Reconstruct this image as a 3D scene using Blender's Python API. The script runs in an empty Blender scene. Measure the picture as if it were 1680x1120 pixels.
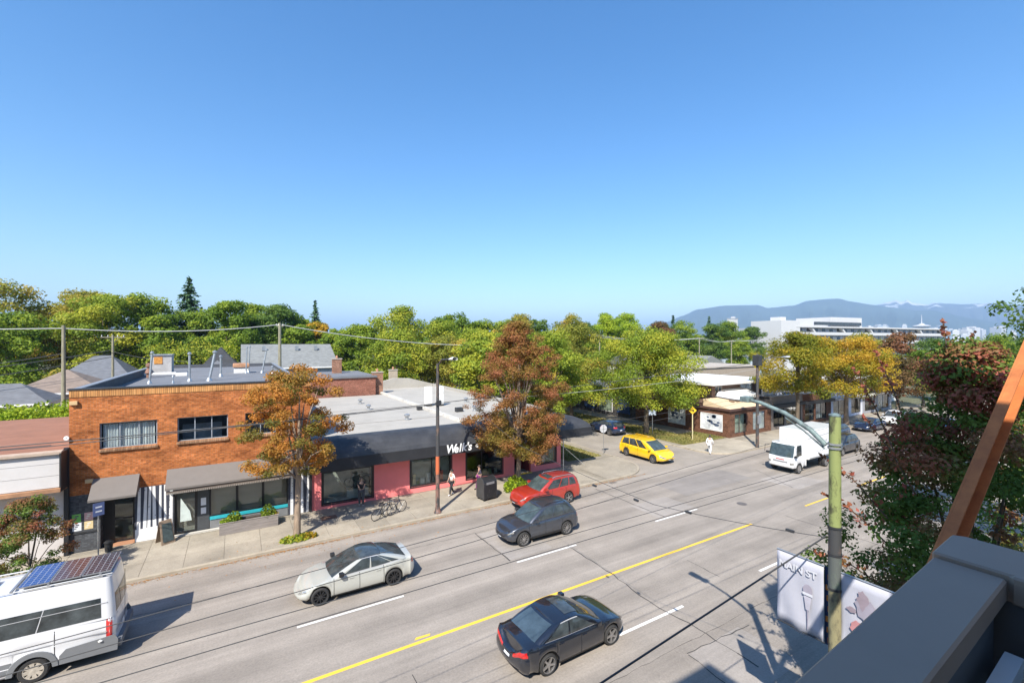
import bpy, bmesh, math, random
import numpy as np
from mathutils import Vector, Matrix
R = math.radians
PI = math.pi
random.seed(7)
scene = bpy.context.scene
C = scene.collection

# ------------------------------------------------------------------ camera, sky, sun, exposure
EYE = 10.2
VIEW_YAW = math.atan(1233.0 / 746.7)          # street direction lies this far right of the view axis
cam_data = bpy.data.cameras.new('camera')
cam_data.lens = 16.0
cam_data.sensor_width = 36.0
cam_data.clip_start = 0.05
cam_data.clip_end = 60000
cam = bpy.data.objects.new('camera', cam_data)
cam.location = (0, 0, EYE)
cam.rotation_euler = (PI / 2, 0, -(PI / 2 - VIEW_YAW))
C.objects.link(cam)
scene.camera = cam

SUN_EL = R(46.5)
SHADOW_AZ = R(42.5)                            # shadows fall towards this angle (from +X to +Y)
sun_dir = Vector((-math.cos(SHADOW_AZ) * math.cos(SUN_EL), -math.sin(SHADOW_AZ) * math.cos(SUN_EL), math.sin(SUN_EL)))
world = bpy.data.worlds.new('World')
scene.world = world
world.use_nodes = True
wn = world.node_tree.nodes
wl = world.node_tree.links
bg = wn['Background']
sky = wn.new('ShaderNodeTexSky')
sky.sky_type = 'NISHITA'
sky.sun_disc = False
sky.sun_elevation = SUN_EL
sky.sun_rotation = math.atan2(sun_dir.x, sun_dir.y)
sky.altitude = 0
sky.air_density = 1.2
sky.dust_density = 0.8
sky.ozone_density = 3.5
grade = wn.new('ShaderNodeHueSaturation')
grade.inputs['Saturation'].default_value = 1.3
grade.inputs['Hue'].default_value = 0.503
wl.new(sky.outputs['Color'], grade.inputs['Color'])
wl.new(grade.outputs['Color'], bg.inputs['Color'])
bg.inputs['Strength'].default_value = 0.12
sun_data = bpy.data.lights.new('sun', 'SUN')
sun_data.energy = 4.65
sun_data.angle = R(0.5)
sun_data.color = (1.0, 0.95, 0.87)
sun = bpy.data.objects.new('sun', sun_data)
sun.rotation_euler = sun_dir.to_track_quat('Z', 'Y').to_euler()
sun.location = (0, 0, 60)
C.objects.link(sun)
scene.view_settings.view_transform = 'Standard'
scene.view_settings.look = 'None'
scene.view_settings.gamma = 1.0
scene.view_settings.exposure = 0.9
scene.render.engine = 'CYCLES'
scene.cycles.use_denoising = True
scene.cycles.max_bounces = 6
scene.cycles.diffuse_bounces = 4
scene.cycles.glossy_bounces = 3
scene.cycles.transmission_bounces = 4
scene.cycles.transparent_max_bounces = 12
scene.cycles.volume_bounces = 0
scene.cycles.caustics_reflective = False
scene.cycles.caustics_refractive = False

# ------------------------------------------------------------------ helpers: objects
def setp(o, label=None, cat=None, group=None, kind=None):
    if label: o['label'] = label
    if cat: o['category'] = cat
    if group: o['group'] = group
    if kind: o['kind'] = kind
    return o

def thing(name, label, cat, loc=(0, 0, 0), rz=0.0, group=None):
    o = bpy.data.objects.new(name, None)
    o.empty_display_size = 0.2
    C.objects.link(o)
    o.location = loc
    o.rotation_euler = (0, 0, rz)
    return setp(o, label, cat, group)

def copy_tree(o, parent=None):
    c = o.copy()
    C.objects.link(c)
    c.parent = parent
    for ch in o.children:
        copy_tree(ch, c)
    return c

class MB:
    """collects simple shapes; build() links them as one mesh object"""
    def __init__(s):
        s.v = []; s.f = []
    def add(s, vs, fs):
        n = len(s.v)
        s.v += [tuple(p) for p in vs]
        s.f += [tuple(i + n for i in f) for f in fs]
        return s
    def quad(s, a, b, c, d):
        return s.add([a, b, c, d], [(0, 1, 2, 3)])
    def box(s, x0, x1, y0, y1, z0, z1):
        v = [(x0, y0, z0), (x1, y0, z0), (x1, y1, z0), (x0, y1, z0), (x0, y0, z1), (x1, y0, z1), (x1, y1, z1), (x0, y1, z1)]
        return s.add(v, [(0, 3, 2, 1), (4, 5, 6, 7), (0, 1, 5, 4), (1, 2, 6, 5), (2, 3, 7, 6), (3, 0, 4, 7)])
    def rbox(s, x0, x1, y0, y1, z0, z1, b=0.02):
        """box with chamfered edges"""
        bm = bmesh.new()
        bmesh.ops.create_cube(bm, size=1.0)
        for v in bm.verts:
            v.co = Vector(((x0 + x1) / 2 + v.co.x * (x1 - x0), (y0 + y1) / 2 + v.co.y * (y1 - y0), (z0 + z1) / 2 + v.co.z * (z1 - z0)))
        bmesh.ops.bevel(bm, geom=bm.edges[:], offset=b, segments=2, affect='EDGES', profile=0.7)
        bm.verts.index_update()
        s.add([v.co[:] for v in bm.verts], [[v.index for v in f.verts] for f in bm.faces])
        bm.free()
        return s
    def prism(s, pts, axis, a, b):
        """polygon pts (2-D) swept along axis 'x','y','z' from a to b"""
        def P(p, t):
            return {'x': (t, p[0], p[1]), 'y': (p[0], t, p[1]), 'z': (p[0], p[1], t)}[axis]
        n = len(pts)
        vs = [P(p, a) for p in pts] + [P(p, b) for p in pts]
        fs = [tuple(range(n)), tuple(range(2 * n - 1, n - 1, -1))]
        fs += [(i, i + n, (i + 1) % n + n, (i + 1) % n) for i in range(n)]
        return s.add(vs, fs)
    def tube(s, path, rad, n=6, caps=True):
        path = [Vector(p) for p in path]
        if not isinstance(rad, (list, tuple)): rad = [rad] * len(path)
        rings = []
        for i, p in enumerate(path):
            d = (path[min(i + 1, len(path) - 1)] - path[max(i - 1, 0)])
            d = d.normalized() if d.length > 1e-9 else Vector((0, 0, 1))
            up = Vector((0, 0, 1)) if abs(d.z) < 0.9 else Vector((1, 0, 0))
            u = d.cross(up).normalized(); w = u.cross(d)
            rings.append([p + (u * math.cos(2 * PI * k / n) + w * math.sin(2 * PI * k / n)) * rad[i] for k in range(n)])
        vs = [q for r_ in rings for q in r_]
        fs = []
        for i in range(len(path) - 1):
            for k in range(n):
                fs.append((i * n + k, i * n + (k + 1) % n, (i + 1) * n + (k + 1) % n, (i + 1) * n + k))
        if caps:
            fs.append(tuple(range(n - 1, -1, -1)))
            fs.append(tuple((len(path) - 1) * n + k for k in range(n)))
        return s.add(vs, fs)
    def lathe(s, prof, n=20, center=(0, 0, 0), axis='z'):
        cx, cy, cz = center
        vs = []
        for (r_, h) in prof:
            for k in range(n):
                a = 2 * PI * k / n
                x, y = r_ * math.cos(a), r_ * math.sin(a)
                if axis == 'z': vs.append((cx + x, cy + y, cz + h))
                elif axis == 'y': vs.append((cx + x, cy + h, cz + y))
                else: vs.append((cx + h, cy + x, cz + y))
        fs = []
        m = len(prof)
        for i in range(m - 1):
            for k in range(n):
                fs.append((i * n + k, i * n + (k + 1) % n, (i + 1) * n + (k + 1) % n, (i + 1) * n + k))
        return s.add(vs, fs)
    def grid(s, rows):
        m, n = len(rows), len(rows[0])
        vs = [p for r_ in rows for p in r_]
        fs = [(i * n + k, i * n + k + 1, (i + 1) * n + k + 1, (i + 1) * n + k) for i in range(m - 1) for k in range(n - 1)]
        return s.add(vs, fs)
    def build(s, name, mat, parent=None, smooth=None, local=False, fix=True):
        me = bpy.data.meshes.new(name)
        off = Vector((0, 0, 0))
        if parent is not None and not local:
            p = parent
            while p is not None:
                off += Vector(p.location); p = p.parent
        vs = [(a - off.x, b - off.y, c - off.z) for a, b, c in s.v] if off.length > 0 else s.v
        me.from_pydata(vs, [], s.f)
        if fix:
            bm = bmesh.new(); bm.from_mesh(me)
            bmesh.ops.recalc_face_normals(bm, faces=bm.faces[:])
            bm.to_mesh(me); bm.free()
        if smooth is not None:
            me.polygons.foreach_set('use_smooth', [True] * len(me.polygons))
            me.set_sharp_from_angle(angle=R(smooth))
        if mat is not None:
            for m_ in (mat if isinstance(mat, (list, tuple)) else [mat]): me.materials.append(m_)
        o = bpy.data.objects.new(name, me)
        C.objects.link(o)
        if parent is not None: o.parent = parent
        return o

def struct(name, mb, mat, parent=None, **k):
    o = mb.build(name, mat, parent, **k)
    if parent is None: o['kind'] = 'structure'
    return o

# ------------------------------------------------------------------ helpers: materials
MATS = {}
def nodes_of(name):
    m = bpy.data.materials.new(name)
    m.use_nodes = True
    return m, m.node_tree.nodes, m.node_tree.links, m.node_tree.nodes['Principled BSDF']

def M(name, col, rough=0.6, var=0.12, scale=2.0, metal=0.0, spec=0.5, bump=0.0, bscale=40.0, coat=0.0, stain=0.0, stain_col=(0.1, 0.08, 0.06), sscale=0.6, stretch=(1, 1, 1)):
    if name in MATS: return MATS[name]
    m, n, l, b = nodes_of(name)
    b.inputs['Roughness'].default_value = rough
    b.inputs['Metallic'].default_value = metal
    b.inputs['Specular IOR Level'].default_value = spec
    b.inputs['Coat Weight'].default_value = coat
    b.inputs['Coat Roughness'].default_value = 0.03; b.inputs['Coat IOR'].default_value = 1.7
    tc = n.new('ShaderNodeTexCoord')
    mp = n.new('ShaderNodeMapping'); mp.inputs['Scale'].default_value = stretch
    l.new(tc.outputs['Object'], mp.inputs['Vector'])
    out = None
    if var > 0:
        nz = n.new('ShaderNodeTexNoise'); nz.inputs['Scale'].default_value = scale; nz.inputs['Detail'].default_value = 6; nz.inputs['Roughness'].default_value = 0.65
        l.new(mp.outputs['Vector'], nz.inputs['Vector'])
        rp = n.new('ShaderNodeValToRGB')
        rp.color_ramp.elements[0].position = 0.3; rp.color_ramp.elements[1].position = 0.7
        rp.color_ramp.elements[0].color = (*[c * (1 - var) for c in col], 1)
        rp.color_ramp.elements[1].color = (*[min(1, c * (1 + var)) for c in col], 1)
        l.new(nz.outputs['Fac'], rp.inputs['Fac'])
        out = rp.outputs['Color']
        if stain > 0:
            nz2 = n.new('ShaderNodeTexNoise'); nz2.inputs['Scale'].default_value = sscale; nz2.inputs['Detail'].default_value = 8; nz2.inputs['Roughness'].default_value = 0.7
            l.new(mp.outputs['Vector'], nz2.inputs['Vector'])
            r2 = n.new('ShaderNodeValToRGB'); r2.color_ramp.elements[0].position = 0.5; r2.color_ramp.elements[1].position = 0.75
            r2.color_ramp.elements[0].color = (0, 0, 0, 1); r2.color_ramp.elements[1].color = (stain, stain, stain, 1)
            l.new(nz2.outputs['Fac'], r2.inputs['Fac'])
            mx = n.new('ShaderNodeMixRGB'); mx.inputs['Color2'].default_value = (*stain_col, 1)
            l.new(r2.outputs['Color'], mx.inputs['Fac']); l.new(out, mx.inputs['Color1'])
            out = mx.outputs['Color']
        l.new(out, b.inputs['Base Color'])
    else:
        b.inputs['Base Color'].default_value = (*col, 1)
    if bump > 0:
        nb = n.new('ShaderNodeTexNoise'); nb.inputs['Scale'].default_value = bscale; nb.inputs['Detail'].default_value = 4
        l.new(mp.outputs['Vector'], nb.inputs['Vector'])
        bp = n.new('ShaderNodeBump'); bp.inputs['Strength'].default_value = bump; bp.inputs['Distance'].default_value = 0.02
        l.new(nb.outputs['Fac'], bp.inputs['Height']); l.new(bp.outputs['Normal'], b.inputs['Normal'])
    MATS[name] = m
    return m

def brick_mat(name, c1, c2, mortar, bw=0.21, bh=0.07, vertical=False, var=0.5, plane='xz'):
    if name in MATS: return MATS[name]
    m, n, l, b = nodes_of(name)
    b.inputs['Roughness'].default_value = 0.9; b.inputs['Specular IOR Level'].default_value = 0.15
    tc = n.new('ShaderNodeTexCoord')
    sp = n.new('ShaderNodeSeparateXYZ'); l.new(tc.outputs['Object'], sp.inputs[0])
    cb = n.new('ShaderNodeCombineXYZ')
    a = 'X' if plane == 'xz' else 'Y'
    l.new(sp.outputs[a], cb.inputs['X']); l.new(sp.outputs['Z'], cb.inputs['Y'])
    br = n.new('ShaderNodeTexBrick')
    br.inputs['Scale'].default_value = 1.0
    br.inputs['Brick Width'].default_value = bw; br.inputs['Row Height'].default_value = bh
    br.inputs['Mortar Size'].default_value = 0.006
    br.inputs['Color1'].default_value = (*c1, 1); br.inputs['Color2'].default_value = (*c2, 1); br.inputs['Mortar'].default_value = (*mortar, 1)
    if vertical: br.offset = 0.0
    l.new(cb.outputs[0], br.inputs['Vector'])
    # weathering: long low-frequency blotches, dark bricks
    nz = n.new('ShaderNodeTexNoise'); nz.inputs['Scale'].default_value = 0.9; nz.inputs['Detail'].default_value = 8; nz.inputs['Roughness'].default_value = 0.7
    mp = n.new('ShaderNodeMapping'); mp.inputs['Scale'].default_value = (0.8, 1.8, 1)
    l.new(cb.outputs[0], mp.inputs['Vector']); l.new(mp.outputs[0], nz.inputs['Vector'])
    rp = n.new('ShaderNodeValToRGB'); rp.color_ramp.elements[0].position = 0.36; rp.color_ramp.elements[1].position = 0.62
    k = 1 - var
    rp.color_ramp.elements[0].color = (k, k * 0.92, k * 0.85, 1); rp.color_ramp.elements[1].color = (1.1, 1.06, 1.0, 1)
    l.new(nz.outputs['Fac'], rp.inputs['Fac'])
    # per brick tone
    wn_ = n.new('ShaderNodeTexWhiteNoise'); wn_.noise_dimensions = '2D'
    sn = n.new('ShaderNodeVectorMath'); sn.operation = 'SNAP'; sn.inputs[1].default_value = (bw / 2, bh, 1)
    l.new(cb.outputs[0], sn.inputs[0]); l.new(sn.outputs[0], wn_.inputs['Vector'])
    mr = n.new('ShaderNodeMapRange'); mr.inputs['To Min'].default_value = 0.72; mr.inputs['To Max'].default_value = 1.2
    l.new(wn_.outputs['Value'], mr.inputs['Value'])
    m1 = n.new('ShaderNodeMixRGB'); m1.blend_type = 'MULTIPLY'; m1.inputs['Fac'].default_value = 1
    l.new(br.outputs['Color'], m1.inputs['Color1']); l.new(rp.outputs['Color'], m1.inputs['Color2'])
    m2 = n.new('ShaderNodeMixRGB'); m2.blend_type = 'MULTIPLY'; m2.inputs['Fac'].default_value = 1
    l.new(m1.outputs['Color'], m2.inputs['Color1']); l.new(mr.outputs[0], m2.inputs['Color2'])
    l.new(m2.outputs['Color'], b.inputs['Base Color'])
    bp = n.new('ShaderNodeBump'); bp.inputs['Strength'].default_value = 0.5; bp.inputs['Distance'].default_value = 0.008; bp.invert = True
    l.new(br.outputs['Fac'], bp.inputs['Height']); l.new(bp.outputs['Normal'], b.inputs['Normal'])
    MATS[name] = m
    return m

def glass_mat(name, tint=(0.5, 0.55, 0.55), refl=0.16, rough=0.01):
    """window glass: see-through with a reflection"""
    if name in MATS: return MATS[name]
    m, n, l, b = nodes_of(name)
    n.remove(b)
    out = n['Material Output']
    tr = n.new('ShaderNodeBsdfTransparent'); tr.inputs['Color'].default_value = (*tint, 1)
    gl = n.new('ShaderNodeBsdfGlossy'); gl.inputs['Roughness'].default_value = rough
    lw = n.new('ShaderNodeLayerWeight'); lw.inputs['Blend'].default_value = 0.5
    fr = n.new('ShaderNodeMath'); fr.operation = 'POWER'; fr.inputs[1].default_value = 4.0
    l.new(lw.outputs['Facing'], fr.inputs[0])
    ad = n.new('ShaderNodeMath'); ad.operation = 'ADD'; ad.inputs[1].default_value = refl; ad.use_clamp = True
    l.new(fr.outputs[0], ad.inputs[0])
    mx = n.new('ShaderNodeMixShader')
    l.new(ad.outputs[0], mx.inputs['Fac']); l.new(tr.outputs[0], mx.inputs[1]); l.new(gl.outputs[0], mx.inputs[2])
    l.new(mx.outputs[0], out.inputs['Surface'])
    MATS[name] = m
    return m

def leaf_mat(name, stops, trans=0.48):
    """leaf colours picked by the face attribute 'tint' (0..1)"""
    if name in MATS: return MATS[name]
    m, n, l, b = nodes_of(name)
    at = n.new('ShaderNodeAttribute'); at.attribute_name = 'tint'
    rp = n.new('ShaderNodeValToRGB')
    while len(rp.color_ramp.elements) < len(stops): rp.color_ramp.elements.new(0.5)
    for e, (p, c) in zip(rp.color_ramp.elements, stops):
        e.position = p; e.color = (*c, 1)
    l.new(at.outputs['Fac'], rp.inputs['Fac'])
    b.inputs['Roughness'].default_value = 0.55
    b.inputs['Specular IOR Level'].default_value = 0.25
    l.new(rp.outputs['Color'], b.inputs['Base Color'])
    tl = n.new('ShaderNodeBsdfTranslucent')
    l.new(rp.outputs['Color'], tl.inputs['Color'])
    mx = n.new('ShaderNodeMixShader'); mx.inputs['Fac'].default_value = trans
    l.new(b.outputs[0], mx.inputs[1]); l.new(tl.outputs[0], mx.inputs[2])
    l.new(mx.outputs[0], n['Material Output'].inputs['Surface'])
    MATS[name] = m
    return m

# shared materials (real-world base colours)
dark_metal = M('dark_metal', (0.035, 0.036, 0.038), 0.5, 0.2)
black_trim = M('black_trim', (0.018, 0.018, 0.019), 0.55, 0.2)
white_paint = M('white_paint', (0.72, 0.71, 0.68), 0.6, 0.06, 1.5, stain=0.25, stain_col=(0.45, 0.4, 0.33))
grey_metal = M('grey_metal', (0.36, 0.37, 0.38), 0.45, 0.1, metal=0.6)
galv = M('galvanised', (0.45, 0.46, 0.46), 0.4, 0.15, 5, metal=0.7)
wood_pole = M('weathered_pole', (0.24, 0.22, 0.15), 0.9, 0.3, 3, stretch=(4, 4, 0.6))
concrete = M('concrete', (0.40, 0.355, 0.285), 0.9, 0.10, 1.2, bump=0.25, bscale=60, stain=0.5, stain_col=(0.25, 0.215, 0.165), sscale=0.5)
kerb_mat = M('kerb_concrete', (0.36, 0.31, 0.235), 0.9, 0.18, 1.5, bump=0.2, stain=0.6, stain_col=(0.2, 0.15, 0.09), sscale=0.8)
roof_grey = M('roof_membrane_grey', (0.16, 0.165, 0.175), 0.9, 0.12, 0.7, stain=0.4, stain_col=(0.09, 0.09, 0.1), sscale=0.4)
# ------------------------------------------------------------------ the setting: ground, roads, pavements
KERB_FAR, KERB_NEAR, FACADE = 24.8, 5.0, 29.3
SIDE_W, SIDE_E = 28.5, 36.5          # side street between these X

def pos_mat(name, base, fine=0.12, blotch=0.2, streak=0.0, rough=0.9, tone=0.0, spots=0.0, lanes=None):
    """worn mineral surface in world metres: fine grain, blotches, streaks along the street, random tone per object"""
    m, n, l, b = nodes_of(name)
    b.inputs['Roughness'].default_value = rough
    b.inputs['Specular IOR Level'].default_value = 0.3
    g = n.new('ShaderNodeNewGeometry')
    def noise(scale, detail, stretch=(1, 1, 1), lo=0.3, hi=0.7, a=0.9, z=1.1):
        mp = n.new('ShaderNodeMapping'); mp.inputs['Scale'].default_value = stretch
        l.new(g.outputs['Position'], mp.inputs['Vector'])
        t = n.new('ShaderNodeTexNoise'); t.inputs['Scale'].default_value = scale; t.inputs['Detail'].default_value = detail; t.inputs['Roughness'].default_value = 0.7
        l.new(mp.outputs[0], t.inputs['Vector'])
        r_ = n.new('ShaderNodeMapRange'); r_.inputs['From Min'].default_value = lo; r_.inputs['From Max'].default_value = hi
        r_.inputs['To Min'].default_value = a; r_.inputs['To Max'].default_value = z
        l.new(t.outputs['Fac'], r_.inputs['Value'])
        return r_.outputs[0], t
    rgb = n.new('ShaderNodeRGB'); rgb.outputs[0].default_value = (*base, 1)
    out = rgb.outputs[0]
    fs, tn = noise(14, 5, a=1 - fine, z=1 + fine)
    terms = [fs, noise(0.35, 7, a=1 - blotch, z=1 + blotch * 0.6)[0]]
    if streak: terms += [noise(0.9, 5, (0.06, 1.3, 1), a=1 - streak, z=1 + streak * 0.7)[0], noise(3.0, 4, (0.03, 1.6, 1), 0.35, 0.65, 1 - streak * 0.5, 1 + streak * 0.4)[0]]
    if spots: terms.append(noise(5.5, 3, lo=0.60, hi=0.72, a=1.0, z=1 - spots)[0])
    if lanes:   # oil line down each lane, polished wheel tracks beside it
        sp = n.new('ShaderNodeSeparateXYZ'); l.new(g.outputs['Position'], sp.inputs[0])
        wob = noise(0.25, 2, (1, 0, 0), 0.0, 1.0, -0.5, 0.5)[0]
        ad = n.new('ShaderNodeMath'); l.new(sp.outputs['Y'], ad.inputs[0]); l.new(wob, ad.inputs[1])
        mr = n.new('ShaderNodeMapRange'); mr.inputs['From Min'].default_value = 5.0; mr.inputs['From Max'].default_value = 25.0
        l.new(ad.outputs[0], mr.inputs['Value'])
        rp = n.new('ShaderNodeValToRGB'); rp.color_ramp.interpolation = 'EASE'
        st = []
        for c in lanes: st += [(c - 1.5, 0.97), (c - 0.85, 1.06), (c, 0.86), (c + 0.85, 1.06)]
        st = sorted(st)
        while len(rp.color_ramp.elements) < len(st): rp.color_ramp.elements.new(0.5)
        for e, (yy, v) in zip(rp.color_ramp.elements, st): e.position = (yy - 5.0) / 20.0; e.color = (v * 0.8, v * 0.8, v * 0.8, 1)
        l.new(mr.outputs[0], rp.inputs['Fac'])
        sc = n.new('ShaderNodeMath'); sc.operation = 'MULTIPLY'; sc.inputs[1].default_value = 1.25; l.new(rp.outputs['Color'], sc.inputs[0])
        terms.append(sc.outputs[0])
    if tone:
        oi = n.new('ShaderNodeObjectInfo')
        r_ = n.new('ShaderNodeMapRange'); r_.inputs['To Min'].default_value = 1 - tone; r_.inputs['To Max'].default_value = 1 + tone
        l.new(oi.outputs['Random'], r_.inputs['Value']); terms.append(r_.outputs[0])
    for t in terms:
        mx = n.new('ShaderNodeVectorMath'); mx.operation = 'SCALE'
        l.new(out, mx.inputs[0]); l.new(t, mx.inputs['Scale'])
        out = mx.outputs[0]
    l.new(out, b.inputs['Base Color'])
    bp = n.new('ShaderNodeBump'); bp.inputs['Strength'].default_value = 0.25; bp.inputs['Distance'].default_value = 0.01
    l.new(tn.outputs['Fac'], bp.inputs['Height']); l.new(bp.outputs[0], b.inputs['Normal'])
    MATS[name] = m
    return m

asphalt = pos_mat('worn_asphalt', (0.300, 0.262, 0.221), 0.15, 0.18, 0.14, spots=0.14, lanes=(9.9, 13.2, 16.3, 19.75, 23.2))
asphalt2 = pos_mat('side_asphalt', (0.302, 0.265, 0.222), 0.12, 0.22, 0, spots=0.1)
patch_light = pos_mat('patch_light', (0.325, 0.29, 0.255), 0.12, 0.2, 0.1)
patch_dark = pos_mat('patch_dark', (0.255, 0.228, 0.202), 0.14, 0.2, 0.12)
pave_mat = pos_mat('pavement_slab', (0.335, 0.293, 0.228), 0.12, 0.32, 0, tone=0.13, spots=0.2)
joint_mat = pos_mat('pavement_joint', (0.27, 0.235, 0.18), 0.2, 0.3)
earth = pos_mat('earth', (0.13, 0.13, 0.07), 0.3, 0.4)
tar = M('tar', (0.05, 0.046, 0.043), 0.8, 0.3)
white_line = pos_mat('white_line_paint', (0.74, 0.72, 0.68), 0.06, 0.10, 0.06, 0.7, spots=0.3)
yellow_line = pos_mat('yellow_line_paint', (0.78, 0.50, 0.06), 0.06, 0.10, 0.06, 0.7, spots=0.25)

G_ = 30000
struct('ground', MB().quad((-G_, -G_, -0.12), (G_, -G_, -0.12), (G_, G_, -0.12), (-G_, G_, -0.12)), earth)
road = struct('main_road', MB().quad((-70, KERB_NEAR, 0), (520, KERB_NEAR, 0), (520, KERB_FAR, 0), (-70, KERB_FAR, 0)), asphalt)
side = struct('side_road', MB().quad((24.0, KERB_FAR, 0), (41.0, KERB_FAR, 0), (41.0, 170, 0), (24.0, 170, 0)), asphalt2)

def dash(x0, x1, y, w, m, name, z=0.004):
    MB().quad((x0, y - w / 2, z), (x1, y - w / 2, z), (x1, y + w / 2, z), (x0, y + w / 2, z)).build(name, m, road)
for (a, b) in ((-16.8, -13.2), (-7.6, -4.0), (1.85, 5.75), (11.1, 14.6), (20.35, 24.0), (46, 49), (55, 58), (64, 67), (73, 76), (82, 85), (91, 94)):
    dash(a, b, 17.88, 0.11, white_line, 'lane_dash')
for (a, b) in ((2.2, 5.4), (11.4, 14.75), (19.9, 22.4), (46, 49), (55, 58), (64, 67), (73, 76)):
    dash(a, b, 11.61, 0.12, white_line, 'lane_dash')
dash(-40, 24.65, 14.84, 0.14, yellow_line, 'centre_line')
dash(30.2, 33.0, 14.74, 0.12, yellow_line, 'centre_line')
dash(38, 200, 14.84, 0.14, yellow_line, 'centre_line')
MB().quad((5.2, 15.02, 0.004), (5.75, 15.0, 0.004), (5.8, 15.10, 0.004), (5.3, 15.14, 0.004)).build('paint_blot', yellow_line, road)

# repaired patches and tar-filled cracks
for i, (x0, x1, y0, y1, m) in enumerate(((20.9, 24.2, 18.15, 20.4, patch_light), (33.2, 36.8, 16.6, 19.4, patch_light), (10.95, 13.4, 18.2, 21.6, patch_light), (25.5, 33, 19.8, 22.6, patch_dark), (12.6, 15.4, 7.6, 9.75, patch_light), (-2, 8, 8.0, 10.2, patch_dark))):
    MB().quad((x0, y0, 0.0025), (x1, y0 + 0.05, 0.0025), (x1 - 0.06, y1, 0.0025), (x0 + 0.03, y1 - 0.04, 0.0025)).build('road_patch', m, road)
rnd = random.Random(3)
def crack(pts, w, seed, jit=0.04):
    r_ = random.Random(seed)
    full = []
    for (a, b) in zip(pts[:-1], pts[1:]):
        n = max(2, int(math.dist(a, b) / 0.35))
        for k in range(n):
            t = k / n
            full.append((a[0] + (b[0] - a[0]) * t + r_.uniform(-jit, jit), a[1] + (b[1] - a[1]) * t + r_.uniform(-jit, jit)))
    full.append(pts[-1])
    mb = MB()
    for i in range(len(full) - 1):
        (x0, y0), (x1, y1) = full[i], full[i + 1]
        L = math.dist(full[i], full[i + 1]) or 1
        nx, ny = -(y1 - y0) / L, (x1 - x0) / L
        w0 = w * r_.uniform(0.5, 1.3) / 2
        mb.quad((x0 - nx * w0, y0 - ny * w0, 0.0055), (x1 - nx * w0, y1 - ny * w0, 0.0055), (x1 + nx * w0, y1 + ny * w0, 0.0055), (x0 + nx * w0, y0 + ny * w0, 0.0055))
    mb.build('crack_seal', tar, road, fix=False)
for i, (pts, w) in enumerate((
        ([(10.84, 21.71), (10.89, 18.14)], 0.05), ([(14.17, 18.0), (14.1, 14.77), (13.9, 13.04), (13.87, 12.02), (14.02, 10.78), (14.0, 8.2)], 0.045),
        ([(21.27, 24.0), (21.27, 21.9), (21.35, 18.1)], 0.05), ([(18.02, 13.96), (17.95, 12.26)], 0.03), ([(35.4, 21), (33.2, 17.0)], 0.04),
        ([(4.6, 13.5), (4.5, 10), (4.7, 8)], 0.02), ([(27.5, 14.5), (27.6, 9)], 0.03), ([(31, 24), (31.3, 19)], 0.03),
        ([(-20, 21.75), (24, 21.72)], 0.022), ([(-20, 10.15), (40, 10.1)], 0.015), ([(12.6, 9.78), (15.8, 9.6)], 0.03), ([(12.6, 9.7), (12.4, 7.2)], 0.03), ([(24, 18.6), (40, 18.5)], 0.02))):
    crack(pts, w, i)
def disc(x, y, r_, z, n=24):
    return [(x + r_ * math.cos(2 * PI * k / n), y + r_ * math.sin(2 * PI * k / n), z) for k in range(n)]
for (x, y, r_) in ((0.6, 13.3, 0.33), (31.5, 12.2, 0.33), (27.2, 17.0, 0.3)):
    MB().add(disc(x, y, r_, 0.0065), [tuple(range(24))]).build('manhole_cover', M('cast_iron', (0.12, 0.105, 0.095), 0.6, 0.25), road)
# kerb drain grate
g = MB()
for k in range(6): g.box(23.0 + k * 0.1, 23.05 + k * 0.1, 24.2, 24.55, 0.003, 0.012)
g.build('drain_grate', M('cast_iron', (0.12, 0.1, 0.09)), road)

# pavements: bed, then slabs laid on it
def arc(cx, cy, r_, a0, a1, n=10):
    return [(cx + r_ * math.cos(R(a0 + (a1 - a0) * k / n)), cy + r_ * math.sin(R(a0 + (a1 - a0) * k / n))) for k in range(n + 1)]
RC = 3.4
left_out = [(-70, KERB_FAR)] + arc(SIDE_W - RC, KERB_FAR + RC, RC, -90, 0)
left_poly = left_out + [(SIDE_W, 120), (22.4, 120), (22.4, FACADE), (-70, FACADE)]
right_out = [(SIDE_E, 120)] + arc(SIDE_E + 2.6, KERB_FAR + 2.6, 2.6, 180, 270)
right_out += [(300, KERB_FAR)]
right_poly = right_out + [(300, 28.9), (44.1, 28.9), (44.1, 120)]
def inset(poly_out, d):
    out = []
    for i, p in enumerate(poly_out):
        a = poly_out[max(i - 1, 0)]; b = poly_out[min(i + 1, len(poly_out) - 1)]
        L = math.dist(a, b)
        out.append((p[0] - (b[1] - a[1]) / L * d, p[1] + (b[0] - a[0]) / L * d))
    return out
def kerb(name, path, d=0.16, h=0.13):
    inn = inset(path, d)
    mb = MB()
    for i in range(len(path) - 1):
        a, b, c, e = path[i], path[i + 1], inn[i + 1], inn[i]
        mb.quad((*a, 0.0), (*b, 0.0), (*b, h - 0.02), (*a, h - 0.02))
        a2, b2 = inset(path, 0.025)[i], inset(path, 0.025)[i + 1]
        mb.quad((*a, h - 0.02), (*b, h - 0.02), (*b2, h), (*a2, h))
        mb.quad((*a2, h), (*b2, h), (*c, h), (*e, h))
        mb.quad((*e, h), (*c, h), (*c, 0.0), (*e, 0.0))
    return struct(name, mb, kerb_mat)
kerb('kerb_left', left_out + [(SIDE_W, 120)])
kerb('kerb_right', right_out)
pave_l = struct('pavement_left', MB().add([(x, y, 0.105) for x, y in (inset(left_out + [(SIDE_W, 120)], 0.16) + left_poly[len(left_out) + 1:])], [tuple(range(len(left_poly)))]), joint_mat)
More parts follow.
